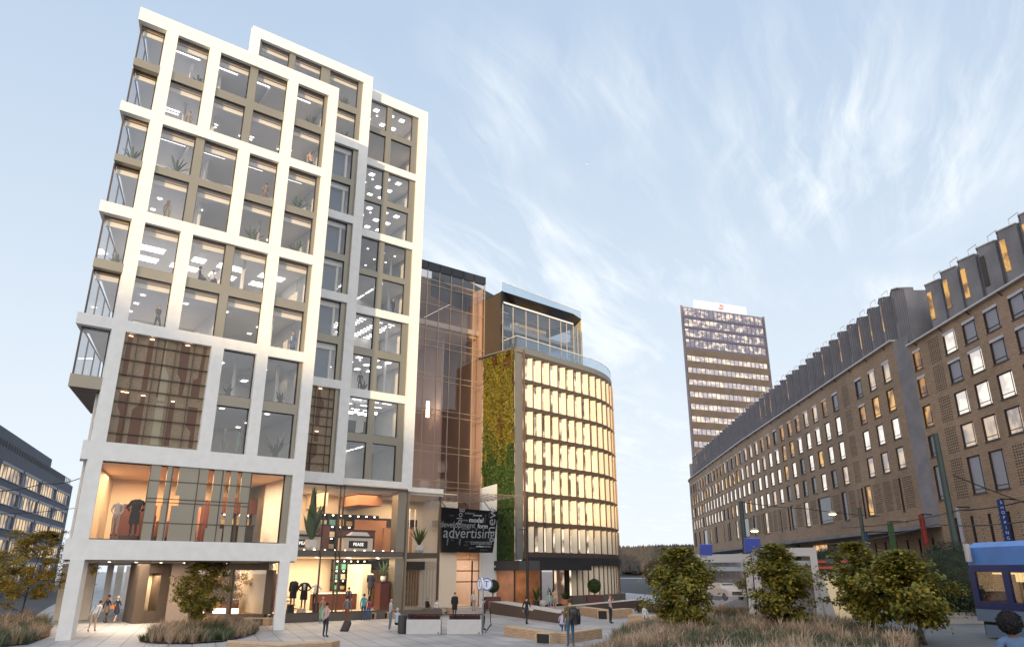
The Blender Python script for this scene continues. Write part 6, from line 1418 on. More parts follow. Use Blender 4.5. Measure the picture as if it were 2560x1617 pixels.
def joints(pose, female=False):
    sw = .155 if female else .18
    J = {'hip': (0, 0, .94), 'spine': (0, .01, 1.12), 'chest': (0, .0, 1.31), 'nb': (0, -.015, 1.455), 'neck': (0, -.005, 1.53), 'h0': (0, .02, 1.585), 'h1': (0, .012, 1.655), 'h2': (0, -.002, 1.725)}
    for s, n in ((-1, 'L'), (1, 'R')):
        J.update({'sh'+n: (s*sw, -.01, 1.415), 'el'+n: (s*(sw+.055), -.035, 1.14), 'wr'+n: (s*(sw+.06), .03, .91), 'pa'+n: (s*(sw+.06), .055, .835),
                  'hj'+n: (s*.088, 0, .90), 'kn'+n: (s*.095, .02, .50), 'an'+n: (s*.10, -.025, .085), 'ba'+n: (s*.11, .09, .035), 'to'+n: (s*.115, .155, .025)})
    def setj(n, v): J[n] = v
    def leg(n, s, kn, an, toe): J['kn'+n] = kn; J['an'+n] = an; d = Vector(toe).normalized(); a = Vector(an); J['ba'+n] = tuple(a+d*.12+Vector((0, 0, -.05))); J['to'+n] = tuple(a+d*.185+Vector((0, 0, -.06)))
    if pose in ('walk', 'walkbag'):
        leg('L', -1, (-.09, .16, .52), (-.09, .22, .10), (0, 1, 0)); leg('R', 1, (.09, -.05, .50), (.09, -.30, .16), (0, 1, -.5))
        J['elL'] = (-sw-.05, -.14, 1.16); J['wrL'] = (-sw-.05, -.12, .93); J['paL'] = (-sw-.05, -.10, .85); J['elR'] = (sw+.05, .08, 1.15); J['wrR'] = (sw+.04, .20, .95); J['paR'] = (sw+.03, .24, .88)
    if pose == 'bend':
        for n in ('spine', 'chest', 'nb', 'neck', 'h0', 'h1', 'h2', 'shL', 'shR', 'elL', 'elR', 'wrL', 'wrR', 'paL', 'paR'):
            v = Vector(J[n]); k = (v.z-.94); J[n] = (v.x+k*.28, v.y+k*.25, v.z-k*.07)
        leg('L', -1, (-.10, -.05, .5), (-.13, -.22, .10), (0, 1, 0)); leg('R', 1, (.10, .10, .5), (.12, .16, .085), (0, 1, 0))
    if pose == 'talk': J['elR'] = (sw+.04, .02, 1.13); J['wrR'] = (sw+.02, .24, 1.08); J['paR'] = (sw+.0, .31, 1.10); J['elL'] = (-sw-.05, 0, 1.13); J['wrL'] = (-sw+.06, .2, 1.05); J['paL'] = (-sw+.12, .25, 1.06)
    if pose == 'phone': J['elR'] = (sw+.05, .10, 1.20); J['wrR'] = (sw+.03, .28, 1.40); J['paR'] = (sw+.02, .31, 1.48)
    if pose == 'ear': J['elR'] = (sw+.12, .06, 1.26); J['wrR'] = (sw-.02, .10, 1.52); J['paR'] = (sw-.06, .08, 1.60)
    if pose == 'fold':
        for s, n in ((-1, 'L'), (1, 'R')): J['el'+n] = (s*(sw+.06), .04, 1.16); J['wr'+n] = (s*.04, .20, 1.20); J['pa'+n] = (-s*.05, .21, 1.22)
    if pose == 'hug': J['elR'] = (sw+.16, -.05, 1.25); J['wrR'] = (sw+.32, -.08, 1.18); J['paR'] = (sw+.40, -.06, 1.18)
    if pose == 'behind':
        for s, n in ((-1, 'L'), (1, 'R')): J['el'+n] = (s*(sw+.07), -.10, 1.15); J['wr'+n] = (s*.12, -.17, 1.0); J['pa'+n] = (s*.06, -.18, .95)
    if pose == 'hips':
        for s, n in ((-1, 'L'), (1, 'R')): J['el'+n] = (s*(sw+.20), -.06, 1.16); J['wr'+n] = (s*(sw+.03), .05, 1.02); J['pa'+n] = (s*(sw-.02), .08, 1.0)
    if pose in ('sit', 'sitlean', 'sitcross'):
        for n in list(J):
            v = J[n]; J[n] = (v[0], v[1], v[2]-.45)
        for s, n in ((-1, 'L'), (1, 'R')):
            leg(n, s, (s*.10, .42, .50), (s*.10, .40, .085), (0, 1, 0)); J['el'+n] = (s*(sw+.06), .06, .72); J['wr'+n] = (s*.12, .26, .62); J['pa'+n] = (s*.09, .33, .60)
        if pose == 'sitcross': leg('R', 1, (-.02, .45, .57), (-.16, .50, .24), (-.3, 1, -.3)); J['wrL'] = (-.05, .24, .70); J['paL'] = (0, .30, .72)
        if pose == 'sitlean':
            for n in ('chest', 'nb', 'neck', 'h0', 'h1', 'h2', 'shL', 'shR', 'elL', 'elR'): v = Vector(J[n]); k = v.z-.5; J[n] = (v.x, v.y+k*.38, v.z-k*.10)
    return J
BONES = [('hip', 'spine', 'top'), ('spine', 'chest', 'top'), ('chest', 'nb', 'top'), ('nb', 'neck', 'skin'), ('neck', 'h0', 'skin'), ('h0', 'h1', 'skin'), ('h1', 'h2', 'skin')]
for n in 'LR': BONES += [('nb', 'sh'+n, 'top'), ('sh'+n, 'el'+n, 'top'), ('el'+n, 'wr'+n, 'arm'), ('wr'+n, 'pa'+n, 'skin'), ('hip', 'hj'+n, 'leg'), ('hj'+n, 'kn'+n, 'leg'), ('kn'+n, 'an'+n, 'shin'), ('an'+n, 'ba'+n, 'shoe'), ('ba'+n, 'to'+n, 'shoe')]
RAD = {'hip': .135, 'spine': .118, 'chest': .135, 'nb': .078, 'neck': .052, 'h0': .066, 'h1': .092, 'h2': .064, 'sh': .068, 'el': .045, 'wr': .030, 'pa': .034, 'hj': .098, 'kn': .060, 'an': .042, 'ba': .042, 'to': .030}
def person(label, loc, facing, h=1.75, pose='stand', top=GREY, leg=DENIM, shoe=BLACKC, skin=0, hair='dark', female=False, arm=None, shin=None, coat=None, dress=None, longhair=False, group='people on the square', hat=None, bulk=1.0, headless=False, fingers=True, opened=None, name='person', cat='person'):
    J = joints(pose, female); names = list(J); idx = {n: i for i, n in enumerate(names)}; vs = [Vector(J[n]) for n in names]; ed = [(idx[a], idx[b]) for a, b, c in BONES]; rad = [RAD.get(n, RAD.get(n[:2], .05)) for n in names]
    if female: rad[idx['chest']] = .118; rad[idx['spine']] = .098; rad[idx['shL']] = rad[idx['shR']] = .056
    if headless: 
        rad[idx['h0']] = .045; J['h0'] = J['neck']
    tagb = [(Vector(J[a]), Vector(J[b]), c) for a, b, c in BONES]
    if not headless:                                       # nose
        vs.append(Vector(J['h1'])+Vector((0, .105, -.015))); rad.append(.016); ed.append((idx['h1'], len(vs)-1))
    if fingers:
        for n, s in (('L', -1), ('R', 1)):
            pa = Vector(J['pa'+n]); d = (pa-Vector(J['wr'+n])).normalized(); sd = d.cross(Vector((0, 0, 1) if abs(d.z) < .8 else (0, 1, 0))).normalized()
            for k, (o, ln) in enumerate(((-.026, .062), (-.009, .074), (.009, .070), (.026, .056), (.040, .045))):
                base = pa+sd*o+d*(.018 if k < 4 else -.02); mid = base+d*ln*.55+(sd*.02 if k == 4 else Vector((0, 0, 0))); tip = base+d*ln*.9+Vector((0, .014, -.01))+(sd*.025 if k == 4 else Vector((0, 0, 0)))
                i0 = len(vs); vs += [base, mid, tip]; rad += [.011, .0095, .008]; ed += [(idx['pa'+n], i0), (i0, i0+1), (i0+1, i0+2)]
    keep = [i for i in range(len(vs))]
    if headless:
        drop = {idx['h1'], idx['h2'], idx['h0']}; keep = [i for i in keep if i not in drop]; mp = {o: i for i, o in enumerate(keep)}; ed = [(mp[a], mp[b]) for a, b in ed if a in mp and b in mp]; vs = [vs[i] for i in keep]; rad = [rad[i] for i in keep]
    me = bpy.data.meshes.new('person'); me.from_pydata(vs, ed, []); o = bpy.data.objects.new('tmp', me); COL.objects.link(o)
    md = o.modifiers.new('skin', 'SKIN'); md.use_smooth_shade = True
    for i, r in enumerate(rad): 
        sv = me.skin_vertices[0].data[i]; b = bulk if i < 3 else 1.0; flat = .78 if keep[i] in (idx['hip'], idx['spine'], idx['chest']) else 1.0; sv.radius = (r*b, r*b*flat); sv.use_root = (keep[i] == idx['hip'])
    o.modifiers.new('sub', 'SUBSURF').levels = 1
    dg = bpy.context.evaluated_depsgraph_get(); m2 = bpy.data.meshes.new_from_object(o.evaluated_get(dg)); bpy.data.objects.remove(o); bpy.data.meshes.remove(me)
    cl = {'top': cloth(top), 'arm': cloth(arm) if arm not in (None, 'skin') else cloth(top), 'leg': cloth(leg), 'shin': cloth(shin) if shin not in (None, 'skin') else cloth(leg), 'shoe': cloth(shoe), 'skin': SKIN[skin]}
    if arm == 'skin': cl['arm'] = SKIN[skin]
    if shin == 'skin': cl['shin'] = SKIN[skin]
    order = ['top', 'arm', 'leg', 'shin', 'shoe', 'skin']; m2.materials.clear()
    for k in order: m2.materials.append(cl[k])
    for p in m2.polygons:
        c = p.center; best = None; bd_ = 1e9
        for a, b, k in tagb:
            ab = b-a; t = max(0, min(1, (c-a).dot(ab)/max(1e-9, ab.length_squared))); d = (c-a-ab*t).length
            if d < bd_: bd_ = d; best = k
        p.material_index = order.index(best); p.use_smooth = True
    m2.name = name; o = bpy.data.objects.new(name, m2); COL.objects.link(o)
    o.location = loc; sc = h/1.79; o.scale = (sc,)*3; o.rotation_euler = (0, 0, facing); tag(o, label, cat, group)
    def child(mb, nm, m, smooth=True): return mb.build(nm, m, o, smooth, local=True)
    hc = Vector(J['h1'])
    if not headless and hair != 'bald':
        mb = MB(); n0 = 10
        for i in range(7):
            th = math.pi*.5*i/6
            for k in range(n0):
                a = 2*math.pi*k/n0; r_ = .105*math.cos(th); fr = 1.0 if math.sin(a) < .25 else .93
                mb.v.append(hc+Vector((r_*math.cos(a)*.93, r_*math.sin(a)*fr-.018, .02+.11*math.sin(th)-(.045 if i == 0 and math.sin(a) < .1 else 0))))
        for i in range(6):
            for k in range(n0): mb.f.append((i*n0+k, i*n0+(k+1) % n0, (i+1)*n0+(k+1) % n0, (i+1)*n0+k)); mb.m.append(0)
        if longhair:
            mb.tube([hc+Vector((0, -.05, .05)), hc+Vector((0, -.085, -.06)), hc+Vector((0, -.10, -.17)), hc+Vector((0, -.10, -.27))], [.085, .09, .075, .03], 9)
        child(mb, 'hair', cloth(HAIR[hair]))
    if hat is not None:
        mb = MB(); mb.lathe([(.15, .07), (.15, .085), (.10, .09), (.095, .17), (.05, .19)], hc, 14); child(mb, 'hat', cloth(hat))
    if coat is not None:
        zt_ = J['nb'][2]-.02; zb_ = .50 if pose.startswith('sit') is False else .40; mb = MB(); n0 = 14; prof_ = [(.10, zt_), (.185, zt_-.07), (.185, zt_-.25), (.175, zt_-.42), (.20, zt_-.6), (.215, zb_)]
        cen = [Vector(J['nb']), Vector(J['nb']), Vector(J['chest']), Vector(J['spine']), Vector(J['hip']), Vector(J['hip'])]
        for (r_, z), c in zip(prof_, cen):
            for k in range(n0): a = 2*math.pi*k/n0; mb.v.append(Vector((c.x+r_*math.cos(a)*1.05, c.y+r_*math.sin(a)*.78, z)))
        for i in range(len(prof_)-1):
            for k in range(n0): mb.f.append((i*n0+k, i*n0+(k+1) % n0, (i+1)*n0+(k+1) % n0, (i+1)*n0+k)); mb.m.append(0)
        for n in 'LR': mb.tube([Vector(J['sh'+n]), Vector(J['el'+n]), Vector(J['wr'+n])], [.082, .062, .05], 8)
        child(mb, 'coat', cloth(coat))
        if opened is not None:
            mb = MB(); mb.slab([Vector((-.05, J['chest'][1]+.15, 1.05)), Vector((.05, J['chest'][1]+.15, 1.05)), Vector((.065, .13, 1.41)), Vector((-.065, .13, 1.41))], .02); child(mb, 'shirt_front', cloth(opened))
    if dress is not None:
        c_, z1 = dress; mb = MB(); n0 = 14; prof_ = [(.125, 1.12), (.16, .98), (.185, .80), (.20, z1)]
        for r_, z in prof_:
            for k in range(n0): a = 2*math.pi*k/n0; mb.v.append(Vector((r_*math.cos(a), r_*math.sin(a)*.8, z)))
        for i in range(3):
            for k in range(n0): mb.f.append((i*n0+k, i*n0+(k+1) % n0, (i+1)*n0+(k+1) % n0, (i+1)*n0+k)); mb.m.append(0)
        child(mb, 'skirt', cloth(c_))
    if not headless:
        mb = MB()
        for s in (-1, 1): mb.box(hc.x+s*.034-.012, hc.x+s*.034+.012, hc.y+.074, hc.y+.084, hc.z-.002, hc.z+.010)
        child(mb, 'eyes', cloth((.02, .015, .012)), False)
        mb = MB(); mb.box(hc.x-.022, hc.x+.022, hc.y+.066, hc.y+.078, hc.z-.060, hc.z-.051); child(mb, 'mouth', cloth((.30, .10, .08)), False)
    return o
def bag(name, label, c, sz, col, rz=0, cat='bag'):
    T = thing(name, label, cat, c, rz); mb = MB(); w, d, h = sz; mb.prism([(-w/2, -d/2), (w/2, -d/2), (w/2, d/2), (-w/2, d/2)], 0, h, 0, [(-w*.42, -d*.4), (w*.42, -d*.4), (w*.42, d*.4), (-w*.42, d*.4)]); mb.build('body', cloth(col), T, local=True)
    mb = MB(); mb.tube([(-w*.25, 0, h), (-w*.2, 0, h+.16), (w*.2, 0, h+.16), (w*.25, 0, h)], .012, 5); mb.build('handle', cloth((.05, .03, .02)), T, local=True); return T
AW = -YAW                                             # facing away from the viewer
TO = math.pi-YAW                                      # facing the viewer
def at(px_, py_, z=0): p = at_z(px_, py_, z); return (p.x, p.y, z)
person('man in white shirt and beige trousers leaning under the portico', at(228, 1578), AW+.2, 1.80, 'bend', WHITE, KHAKI, BROWN, 0, 'brown')
person('woman in black hat and short brown skirt walking into the portico', at(262, 1556), AW-.1, 1.78, 'walk', BLACKC, BLACKC, BLACKC, 0, 'red', True, longhair=True, hat=BLACKC, dress=((.16, .11, .075), .66), shin=(.10, .06, .05))
w1 = person('blond woman in short navy dress with orange shoulder bag', at(287, 1556), AW-.1, 1.76, 'walk', NAVY, NAVY, BEIGE, 0, 'blond', True, arm='skin', dress=(NAVY, .62), shin='skin')
p = Vector(w1.location); bag('shoulder_bag', 'orange shoulder bag carried by the blond woman in the portico', p+Vector((-.30, -.12, .92)), (.26, .12, .26), (.50, .16, .03), AW)
person('woman in beige top and dark jeans holding her hands behind her back', at(812, 1591), AW-.4, 1.76, 'behind', ROSE, (.02, .025, .05), BLACKC, 0, 'dark', True)
person('woman in long green patterned dress by the shop window', at(803, 1556), AW, 1.72, 'stand', (.42, .24, .16), (.20, .40, .30), BROWN, 0, 'blond', True, dress=((.20, .40, .30), .25))
man_ = person('man in grey suit jacket and rust trousers pulling a suitcase', at(865, 1560), AW-.2, 1.80, 'walk', GREY, (.22, .075, .03), BROWN, 0, 'dark', coat=None)
b_ = at_z(862, 1577); T = thing('suitcase', 'dark brown wheeled suitcase trailing behind the man in grey', 'suitcase', b_, AW-.2)
mb = MB(); mb.slab([(-.2, -.22, .06), (.2, -.22, .06), (.2, .30, .58), (-.2, .30, .58)], .24); mb.build('shell', cloth((.05, .038, .034)), T, local=True)
mb = MB(); mb.tube([(-.1, .3, .6), (-.1, .62, .95), (.1, .62, .95), (.1, .3, .6)], .012, 5); mb.build('handle', M['dark'], T, local=True)
for s in (-.17, .17): mb = MB(); mb.tube([(s-.02, -.22, .06), (s+.02, -.22, .06)], .055, 10); mb.build('wheel', M['black'], T, local=True)
person('man in turquoise jumper embracing the woman in red at the shop window', at(907, 1550), AW-.1, 1.84, 'hug', CYAN, DENIM, BLACKC, 1, 'dark', bulk=1.15)
person('woman in red and blue tops leaning on the man in turquoise', at(920, 1550), AW+.1, 1.70, 'stand', RED, (.05, .10, .22), GREY, 1, 'dark', True, longhair=True)
person('man in navy jacket at the counter behind the grey suit', (*at_z(868, 1543).xy, .5), AW, 1.72, 'stand', NAVY, NAVY, BLACKC, 1, 'dark')
person('bald man in grey polo shirt gesturing beside the bronze column', at(974, 1576), AW-1.2, 1.88, 'talk', (.40, .40, .41), (.13, .17, .22), WHITE, 1, 'bald', arm='skin', bulk=1.12)
person('grey-haired man in striped shirt seated against the litter bin', (*at_z(992, 1578).xy, .0), AW-.5, 1.78, 'sit', (.40, .46, .55), BLACKC, WHITE, 1, 'grey', arm='skin')
person('man in white shirt and navy trousers entering the glass doors', at(1112, 1517), AW-.1, 1.86, 'walk', WHITE, NAVY, BLACKC, 0, 'dark')
person('woman in white blouse and grey trousers at the glass doors', at(1184, 1526), AW, 1.76, 'stand', WHITE, (.28, .28, .29), BLACKC, 0, 'blond', True, longhair=True)
person('man in long black coat and black cap facing the viewer', at(1136, 1540), TO+.3, 1.80, 'stand', BLACKC, BLACKC, BLACKC, 0, 'dark', coat=BLACKC, hat=None)
person('man with white hair and dark coat seated on the wooden bench', at(1067, 1534), TO+1.2, 1.74, 'sit', BLACKC, (.10, .09, .09), BLACKC, 0, 'grey', coat=BLACKC)
person('man in white shirt and black trousers seated with folded arms', at(1092, 1538), TO+.5, 1.76, 'sitcross', WHITE, BLACKC, BLACKC, 0, 'brown')
person('man in dark cap and navy jacket behind the T sign pole', at(1209, 1574), AW-1.5, 1.82, 'stand', (.022, .025, .05), NAVY, BLACKC, 0, 'dark', hat=(.02, .02, .025))
ma = person('man in black leather jacket and jeans walking past the long bench', at(1317, 1560), AW-.5, 1.78, 'walk', (.016, .016, .018), (.03, .032, .04), BLACKC, 0, 'dark')
p = Vector(ma.location); bag('tote_bag', 'pale tote bag under the arm of the man in black leather', p+Vector((.22, -.18, .88)), (.34, .1, .26), (.5, .46, .42), AW)
person('girl in mint green top and blue shorts walking on the terrace', at(1374, 1527), TO+.2, 1.62, 'walk', MINT, (.16, .25, .45), WHITE, 0, 'blond', True, arm='skin', shin='skin')
person('man in peach shirt and grey shorts beside the girl in green', at(1387, 1522), TO, 1.84, 'stand', (.55, .36, .26), (.26, .26, .24), BROWN, 0, 'brown', arm='skin', shin='skin')
person('woman in pale hooded jacket seated behind the long slatted bench', at(1404, 1582), AW-.4, 1.70, 'sitlean', (.42, .42, .52), (.06, .09, .20), WHITE, 1, 'red', True)
near = person('tall man in olive jacket and jeans seen from behind nearest the viewer', at(1427, 1615), AW+.05, 2.16, 'stand', OLIVE, (.045, .10, .17), BROWN, 0, 'brown', coat=None, bulk=1.2)
p = Vector(near.location); T = thing('leather_jacket', 'black leather jacket slung over the right shoulder of the nearest man', 'jacket', p, AW)
mb = MB(); n0 = 10
for r_, z, ox in ((.12, 1.74, .12), (.23, 1.66, .15), (.24, 1.40, .19), (.23, 1.15, .20), (.25, .98, .20)):
    for k in range(n0): a = 2*math.pi*k/n0; mb.v.append(Vector((ox+r_*math.cos(a)*(1+.1*math.sin(3*a)), -.17+r_*.45*math.sin(a), z)))
for i in range(4):
    for k in range(n0): mb.f.append((i*n0+k, i*n0+(k+1) % n0, (i+1)*n0+(k+1) % n0, (i+1)*n0+k)); mb.m.append(0)
mb.f.append(tuple(range(n0))); mb.m.append(0); mb.tube([(.36, -.12, 1.66), (.42, -.16, 1.35), (.42, -.12, 1.0)], [.09, .075, .06], 8); mb.tube([(.10, -.30, 1.5), (.02, -.32, 1.2), (.06, -.30, .98)], [.06, .06, .05], 7)
mb.build('body', mat('black_leather', (.014, .015, .018), .38), T, True, local=True)
person('woman in pink top and black trousers holding up a phone', at(1527, 1557), TO+1.0, 1.86, 'phone', PINK, (.018, .022, .03), BLACKC, 0, 'red', True)
person('person in white shirt and trousers seated cross-legged on the bench', at(1613, 1562), TO+.7, 1.78, 'sitcross', WHITE, (.60, .60, .60), BROWN, 0, 'brown')
# person cut by the lower right corner: dense curly hair, denim jacket
cp = ptD(2524, 1560, 10.5); pf = person('person with thick dark curly hair and denim jacket at the lower right corner', (cp.x, cp.y, .85), AW-.3, 1.74, 'stand', (.10, .17, .30), DENIM, BLACKC, 2, 'dark', bulk=1.1)
pf.location.z = cp.z-1.66*1.74/1.79
mb = MB(); hcx = Vector((0, -.01, 1.69))
mb.lathe([(.15*math.sin(math.pi*k/8), -.15*math.cos(math.pi*k/8)) for k in range(1, 8)], hcx, 12)
for i in range(1500):
    d = Vector((tr.gauss(0, 1), tr.gauss(0, 1), tr.gauss(0, 1))).normalized(); p = hcx+d*.155*tr.uniform(.9, 1.12); leaf(mb, p, d+Vector((tr.uniform(-1, 1), tr.uniform(-1, 1), tr.uniform(-1, 1)))*.8, .022, 0, .5)
mb.build('curly_hair', cloth((.012, .010, .012)), pf, local=True)
# passenger in the tram
person('passenger in a yellow jacket seated inside the tram', tp(2.75, 2.1, 1.0), TO, 1.7, 'sit', (.65, .40, .03), BLACKC, BLACKC, 1, 'dark', arm=(.65, .40, .03))
# ---- office workers behind the windows of the white tower
OW = 'office workers behind the tower windows'
def inside(px_, pyfoot, y, z, label, fc, **k):
    q = at_y(px_, pyfoot, y); person(label, (q.x, y, z), fc, group=OW, fingers=False, **k)
FZ = {1: 35.25, 2: 31.72, 3: 28.1, 4: 24.62, 5: 21.0, 6: 17.42, 7: 13.8, 8: 9.95}
inside(471, 305, 47.9, 31.85, 'red-haired woman in taupe dress in a top storey window', TO, top=(.25, .20, .15), leg=(.25, .20, .15), hair='red', female=True, dress=((.25, .20, .15), .5))
inside(777, 408, 47.9, 31.85, 'bald man in peach shirt leaning at the right end window below the roof', TO+.6, top=(.58, .38, .26), leg=NAVY, hair='brown', pose='bend', h=1.85)
inside(663, 490, 47.8, 28.15, 'person in brown coat with folded arms four storeys below the roof', AW+.8, top=(.24, .17, .12), leg=BROWN, hair='dark', pose='fold')
inside(633, 480, 49.2, 28.15, 'distant colleague in grey seated beside the person in brown', TO, top=GREY, leg=GREY, hair='dark', pose='sit')
inside(416, 540, 47.8, 24.75, 'woman in khaki dress standing at a window in the left bay', AW+.4, top=(.26, .22, .15), leg=(.26, .22, .15), hair='red', female=True, longhair=True, dress=((.26, .22, .15), .45))
inside(498, 696, 47.6, 21.05, 'woman in black blazer sitting on the sill talking to a colleague', AW-1.2, top=BLACKC, leg=BLACKC, hair='dark', female=True, pose='sit')
inside(531, 705, 47.7, 21.05, 'man in white shirt and navy trousers sitting on the sill', TO+.7, top=WHITE, leg=NAVY, hair='brown', pose='sitcross')
inside(391, 815, 47.7, 17.5, 'person in dark suit walking past the lowest white framed left window', TO+1.2, top=BLACKC, leg=BLACKC, hair='red', pose='walk')
inside(730, 875, 47.7, 17.5, 'man in blue suit and open white shirt at the right end window', TO-.5, top=NAVY, leg=NAVY, hair='red', opened=WHITE, coat=(.05, .075, .16))
inside(556, 1130, 48.0, 10.3, 'woman in grey cardigan talking above the shop window', AW-1.3, top=(.20, .24, .24), leg=GREY, hair='blond', female=True)
inside(594, 1130, 48.0, 10.3, 'man in mint shirt talking above the shop window', AW+1.3, top=(.22, .36, .33), leg=(.30, .34, .25), hair='brown')
inside(846, 625, 53.4, 24.75, 'person in pale shirt and blue trousers behind the grey blind', TO, top=WHITE, leg=NAVY, hair='brown')
inside(992, 598, 55.0, 24.75, 'person in black jacket bending in the right-hand tower window', TO+.9, top=BLACKC, leg=BLACKC, hair='red', pose='bend')
inside(899, 970, 55.0, 17.55, 'person in black standing beside an office plant', AW+.5, top=BLACKC, leg=BLACKC, hair='dark')
# ---- mannequins in the shops
MQ = 'headless mannequins in the shop windows'
def mannequin(label, loc, fc, **k): person(label, loc, fc, group=MQ, headless=True, fingers=False, name='mannequin', cat='mannequin', **k)
def shp(px_, py_, y, z): q = at_y(px_, py_, y); return (q.x, y, z)
mannequin('headless mannequin in black suit with hands on hips', shp(757, 1520, 53.6, .85), TO+.2, pose='hips', top=BLACKC, leg=BLACKC, coat=(.014, .014, .016), opened=WHITE, h=2.1)
mannequin('headless mannequin in white shirt and black trousers', shp(785, 1525, 53.9, .75), TO, pose='hips', top=WHITE, leg=BLACKC, h=2.05)
mannequin('headless mannequin in black coat half hidden by the white leg', shp(730, 1515, 53.8, .95), TO, top=BLACKC, leg=(.16, .15, .15), coat=(.014, .014, .016), h=2.1)
mannequin('headless mannequin in brown vest behind the portico window', (17.7, 55.6, .75), TO, top=(.12, .07, .05), arm=WHITE, leg=BLACKC, pose='hips', h=2.1)
mannequin('headless mannequin in white shirt upstairs behind the wide window', shp(281, 1350, 48.6, 5.3), TO+.4, top=WHITE, leg=BEIGE, h=2.2, pose='behind')
mannequin('headless mannequin in black suit upstairs behind the wide window', shp(328, 1350, 48.4, 5.3), TO+.2, top=BLACKC, leg=BLACKC, coat=(.012, .012, .013), pose='hips', h=2.5)
mannequin('headless mannequin in white shirt and dark jacket beside the shelf unit', shp(925, 1480, 55.5, 1.6), AW, top=WHITE, leg=BLACKC, coat=(.02, .025, .05), h=1.9)
for k, (px_, py_, lab, col, sz) in enumerate(((752, 1537, 'white holdall on the shop plinth under the suited mannequin', (.62, .52, .46), (.62, .3, .36)), (788, 1536, 'black suitcase on the shop plinth under the white shirt', (.02, .02, .022), (.42, .3, .72)), (724, 1537, 'dark grey case on the shop plinth beside the white leg', (.03, .03, .034), (.5, .3, .62)))):
    bag('display_bag', lab, shp(px_, py_, 53.25, .50), sz, col)
# ---- shop furniture
def shelf(label, x, y, z, nx, nz, w, h, seed):
    T = thing('shelf_unit', label, 'shelf', (x, y, z)); rr = random.Random(seed); mb = MB()
    for i in range(nx+1): mb.box(x+i*w-.05, x+i*w+.05, y, y+.35, z, z+nz*h)
    for j in range(nz+1): mb.box(x-.05, x+nx*w+.05, y, y+.35, z+j*h-.05, z+j*h+.05)
    mb.box(x, x+nx*w, y+.33, y+.36, z, z+nz*h); mb.build('frame', M['black'], T)
    cols = [(.12, .42, .30), (.35, .38, .34), (.55, .45, .10), (.10, .30, .34), (.45, .32, .16), (.30, .28, .28), (.6, .55, .45)]
    for i in range(nx):
        for j in range(nz):
            mb = MB(); mb.box(x+i*w+.12, x+i*w+w-.12, y+.03, y+.3, z+j*h+.06, z+j*h+h*rr.uniform(.42, .62)); mb.build('folded_clothes', cloth(rr.choice(cols)), T)
    mb = MB()
    for i in range(nx):
        for j in range(nz): mb.box(x+i*w+w*.4, x+i*w+w*.6, y-.02, y, z+j*h+h-.12, z+j*h+h-.04)
    mb.build('shelf_light', M['lampw'], T)
shelf('tall black shelf unit of coloured clothes on the upper shop floor', 25.0, 59.9, 5.1, 8, 3, .78, .95, 3)
shelf('small black shelf unit of coloured clothes on the lower shop floor', 27.2, 59.6, 1.9, 5, 3, .62, .78, 4)
shelf('black shelf unit behind the slatted screen of the wide window', 15.3, 53.9, 5.2, 5, 2, .55, 1.0, 6)
for x, y, lab in ((21.2, 54.6, 'white display counter lettered PEASE behind the large potted plant'), (25.6, 54.6, 'white display counter lettered PEASE next to the bronze column')):
    T = thing('display_counter', lab, 'counter', (x, y, 4.82), 0, 'shop display counters'); mb = MB(); mb.box(x, x+2.5, y, y+1.0, 4.82, 5.85); mb.build('body', mat('counter_white', (.74, .62, .52), .5), T)
    mb = MB(); mb.prism([(x-.05, y-.05), (x+2.55, y-.05), (x+2.55, y+1.05), (x-.05, y+1.05)], 5.85, 6.0); mb.build('top', M['black'], T)
    mb = MB(); mb.prism([(x+.5, y+.1), (x+2.3, y+.1), (x+2.3, y+.9), (x+.5, y+.9)], 6.0, 6.3, 0, [(x+.9, y+.3), (x+2.1, y+.3), (x+2.1, y+.7), (x+.9, y+.7)]); mb.build('stock', cloth((.30, .32, .38)), T)
    mb = MB(); mb.box(x+.45, x+2.05, y-.03, y, 5.08, 5.62); sg = mb.build('name_board', M['black'], T)
    mb = MB(); add_text(mb, 'PEASE', .34, frameM(Vector((x+1.25, y-.04, 5.35)), (1, 0, 0), (0, 0, 1)), 0, .004); mb.build('lettering', emis('white_letters', (1, .95, .9), .5), sg)
def block(name, label, cat, x0, x1, y0, y1, z0, z1, m, m2='black'):
    T = thing(name, label, cat, (x0, y0, z0)); mb = MB(); mb.box(x0, x1, y0, y1, z0, z1-.06); mb.build('body', m, T); mb = MB(); mb.box(x0-.05, x1+.05, y0-.05, y1+.05, z1-.06, z1); mb.build('top', M[m2], T); return T
block('cash_desk', 'long dark red cash desk on the lower shop floor', 'desk', 24.7, 29.0, 57.0, 58.0, .5, 1.75, M['oxblood'], 'white')
block('drawer_cabinet', 'dark red drawer cabinet between the two white counters', 'cabinet', 23.9, 25.2, 56.4, 57.2, 4.82, 6.9, M['oxblood'])
block('drawer_cabinet', 'long dark red cabinet behind the right white counter', 'cabinet', 26.6, 29.6, 57.2, 58, 4.82, 6.6, M['oxblood'])
block('plinth_cabinet', 'dark red pedestal beside the bronze column', 'pedestal', 29.0, 29.8, 54.6, 55.6, .5, 2.6, M['oxblood'])
block('display_table', 'dark display table behind the portico window', 'table', 16.4, 18.6, 56.2, 57.4, .5, 1.5, M['oxblood'], 'white')
block('display_cabinet', 'black display cabinet in the right corner of the wide window', 'cabinet', 14.9, 17.3, 51.0, 51.8, 5.0, 6.3, M['black'])
block('platform', 'dark podium under the mannequins in the wide window', 'podium', 8.6, 11.2, 48.0, 49.6, 5.0, 5.3, M['oxblood'], 'oxblood')
T = thing('staircase', 'pale open staircase rising behind the suited mannequins', 'staircase', (20, 58, .5)); mb = MB()
for k in range(14): mb.box(23.6-k*.27, 23.9-k*.27, 57.8, 59.2, .6+k*.28, .68+k*.28)
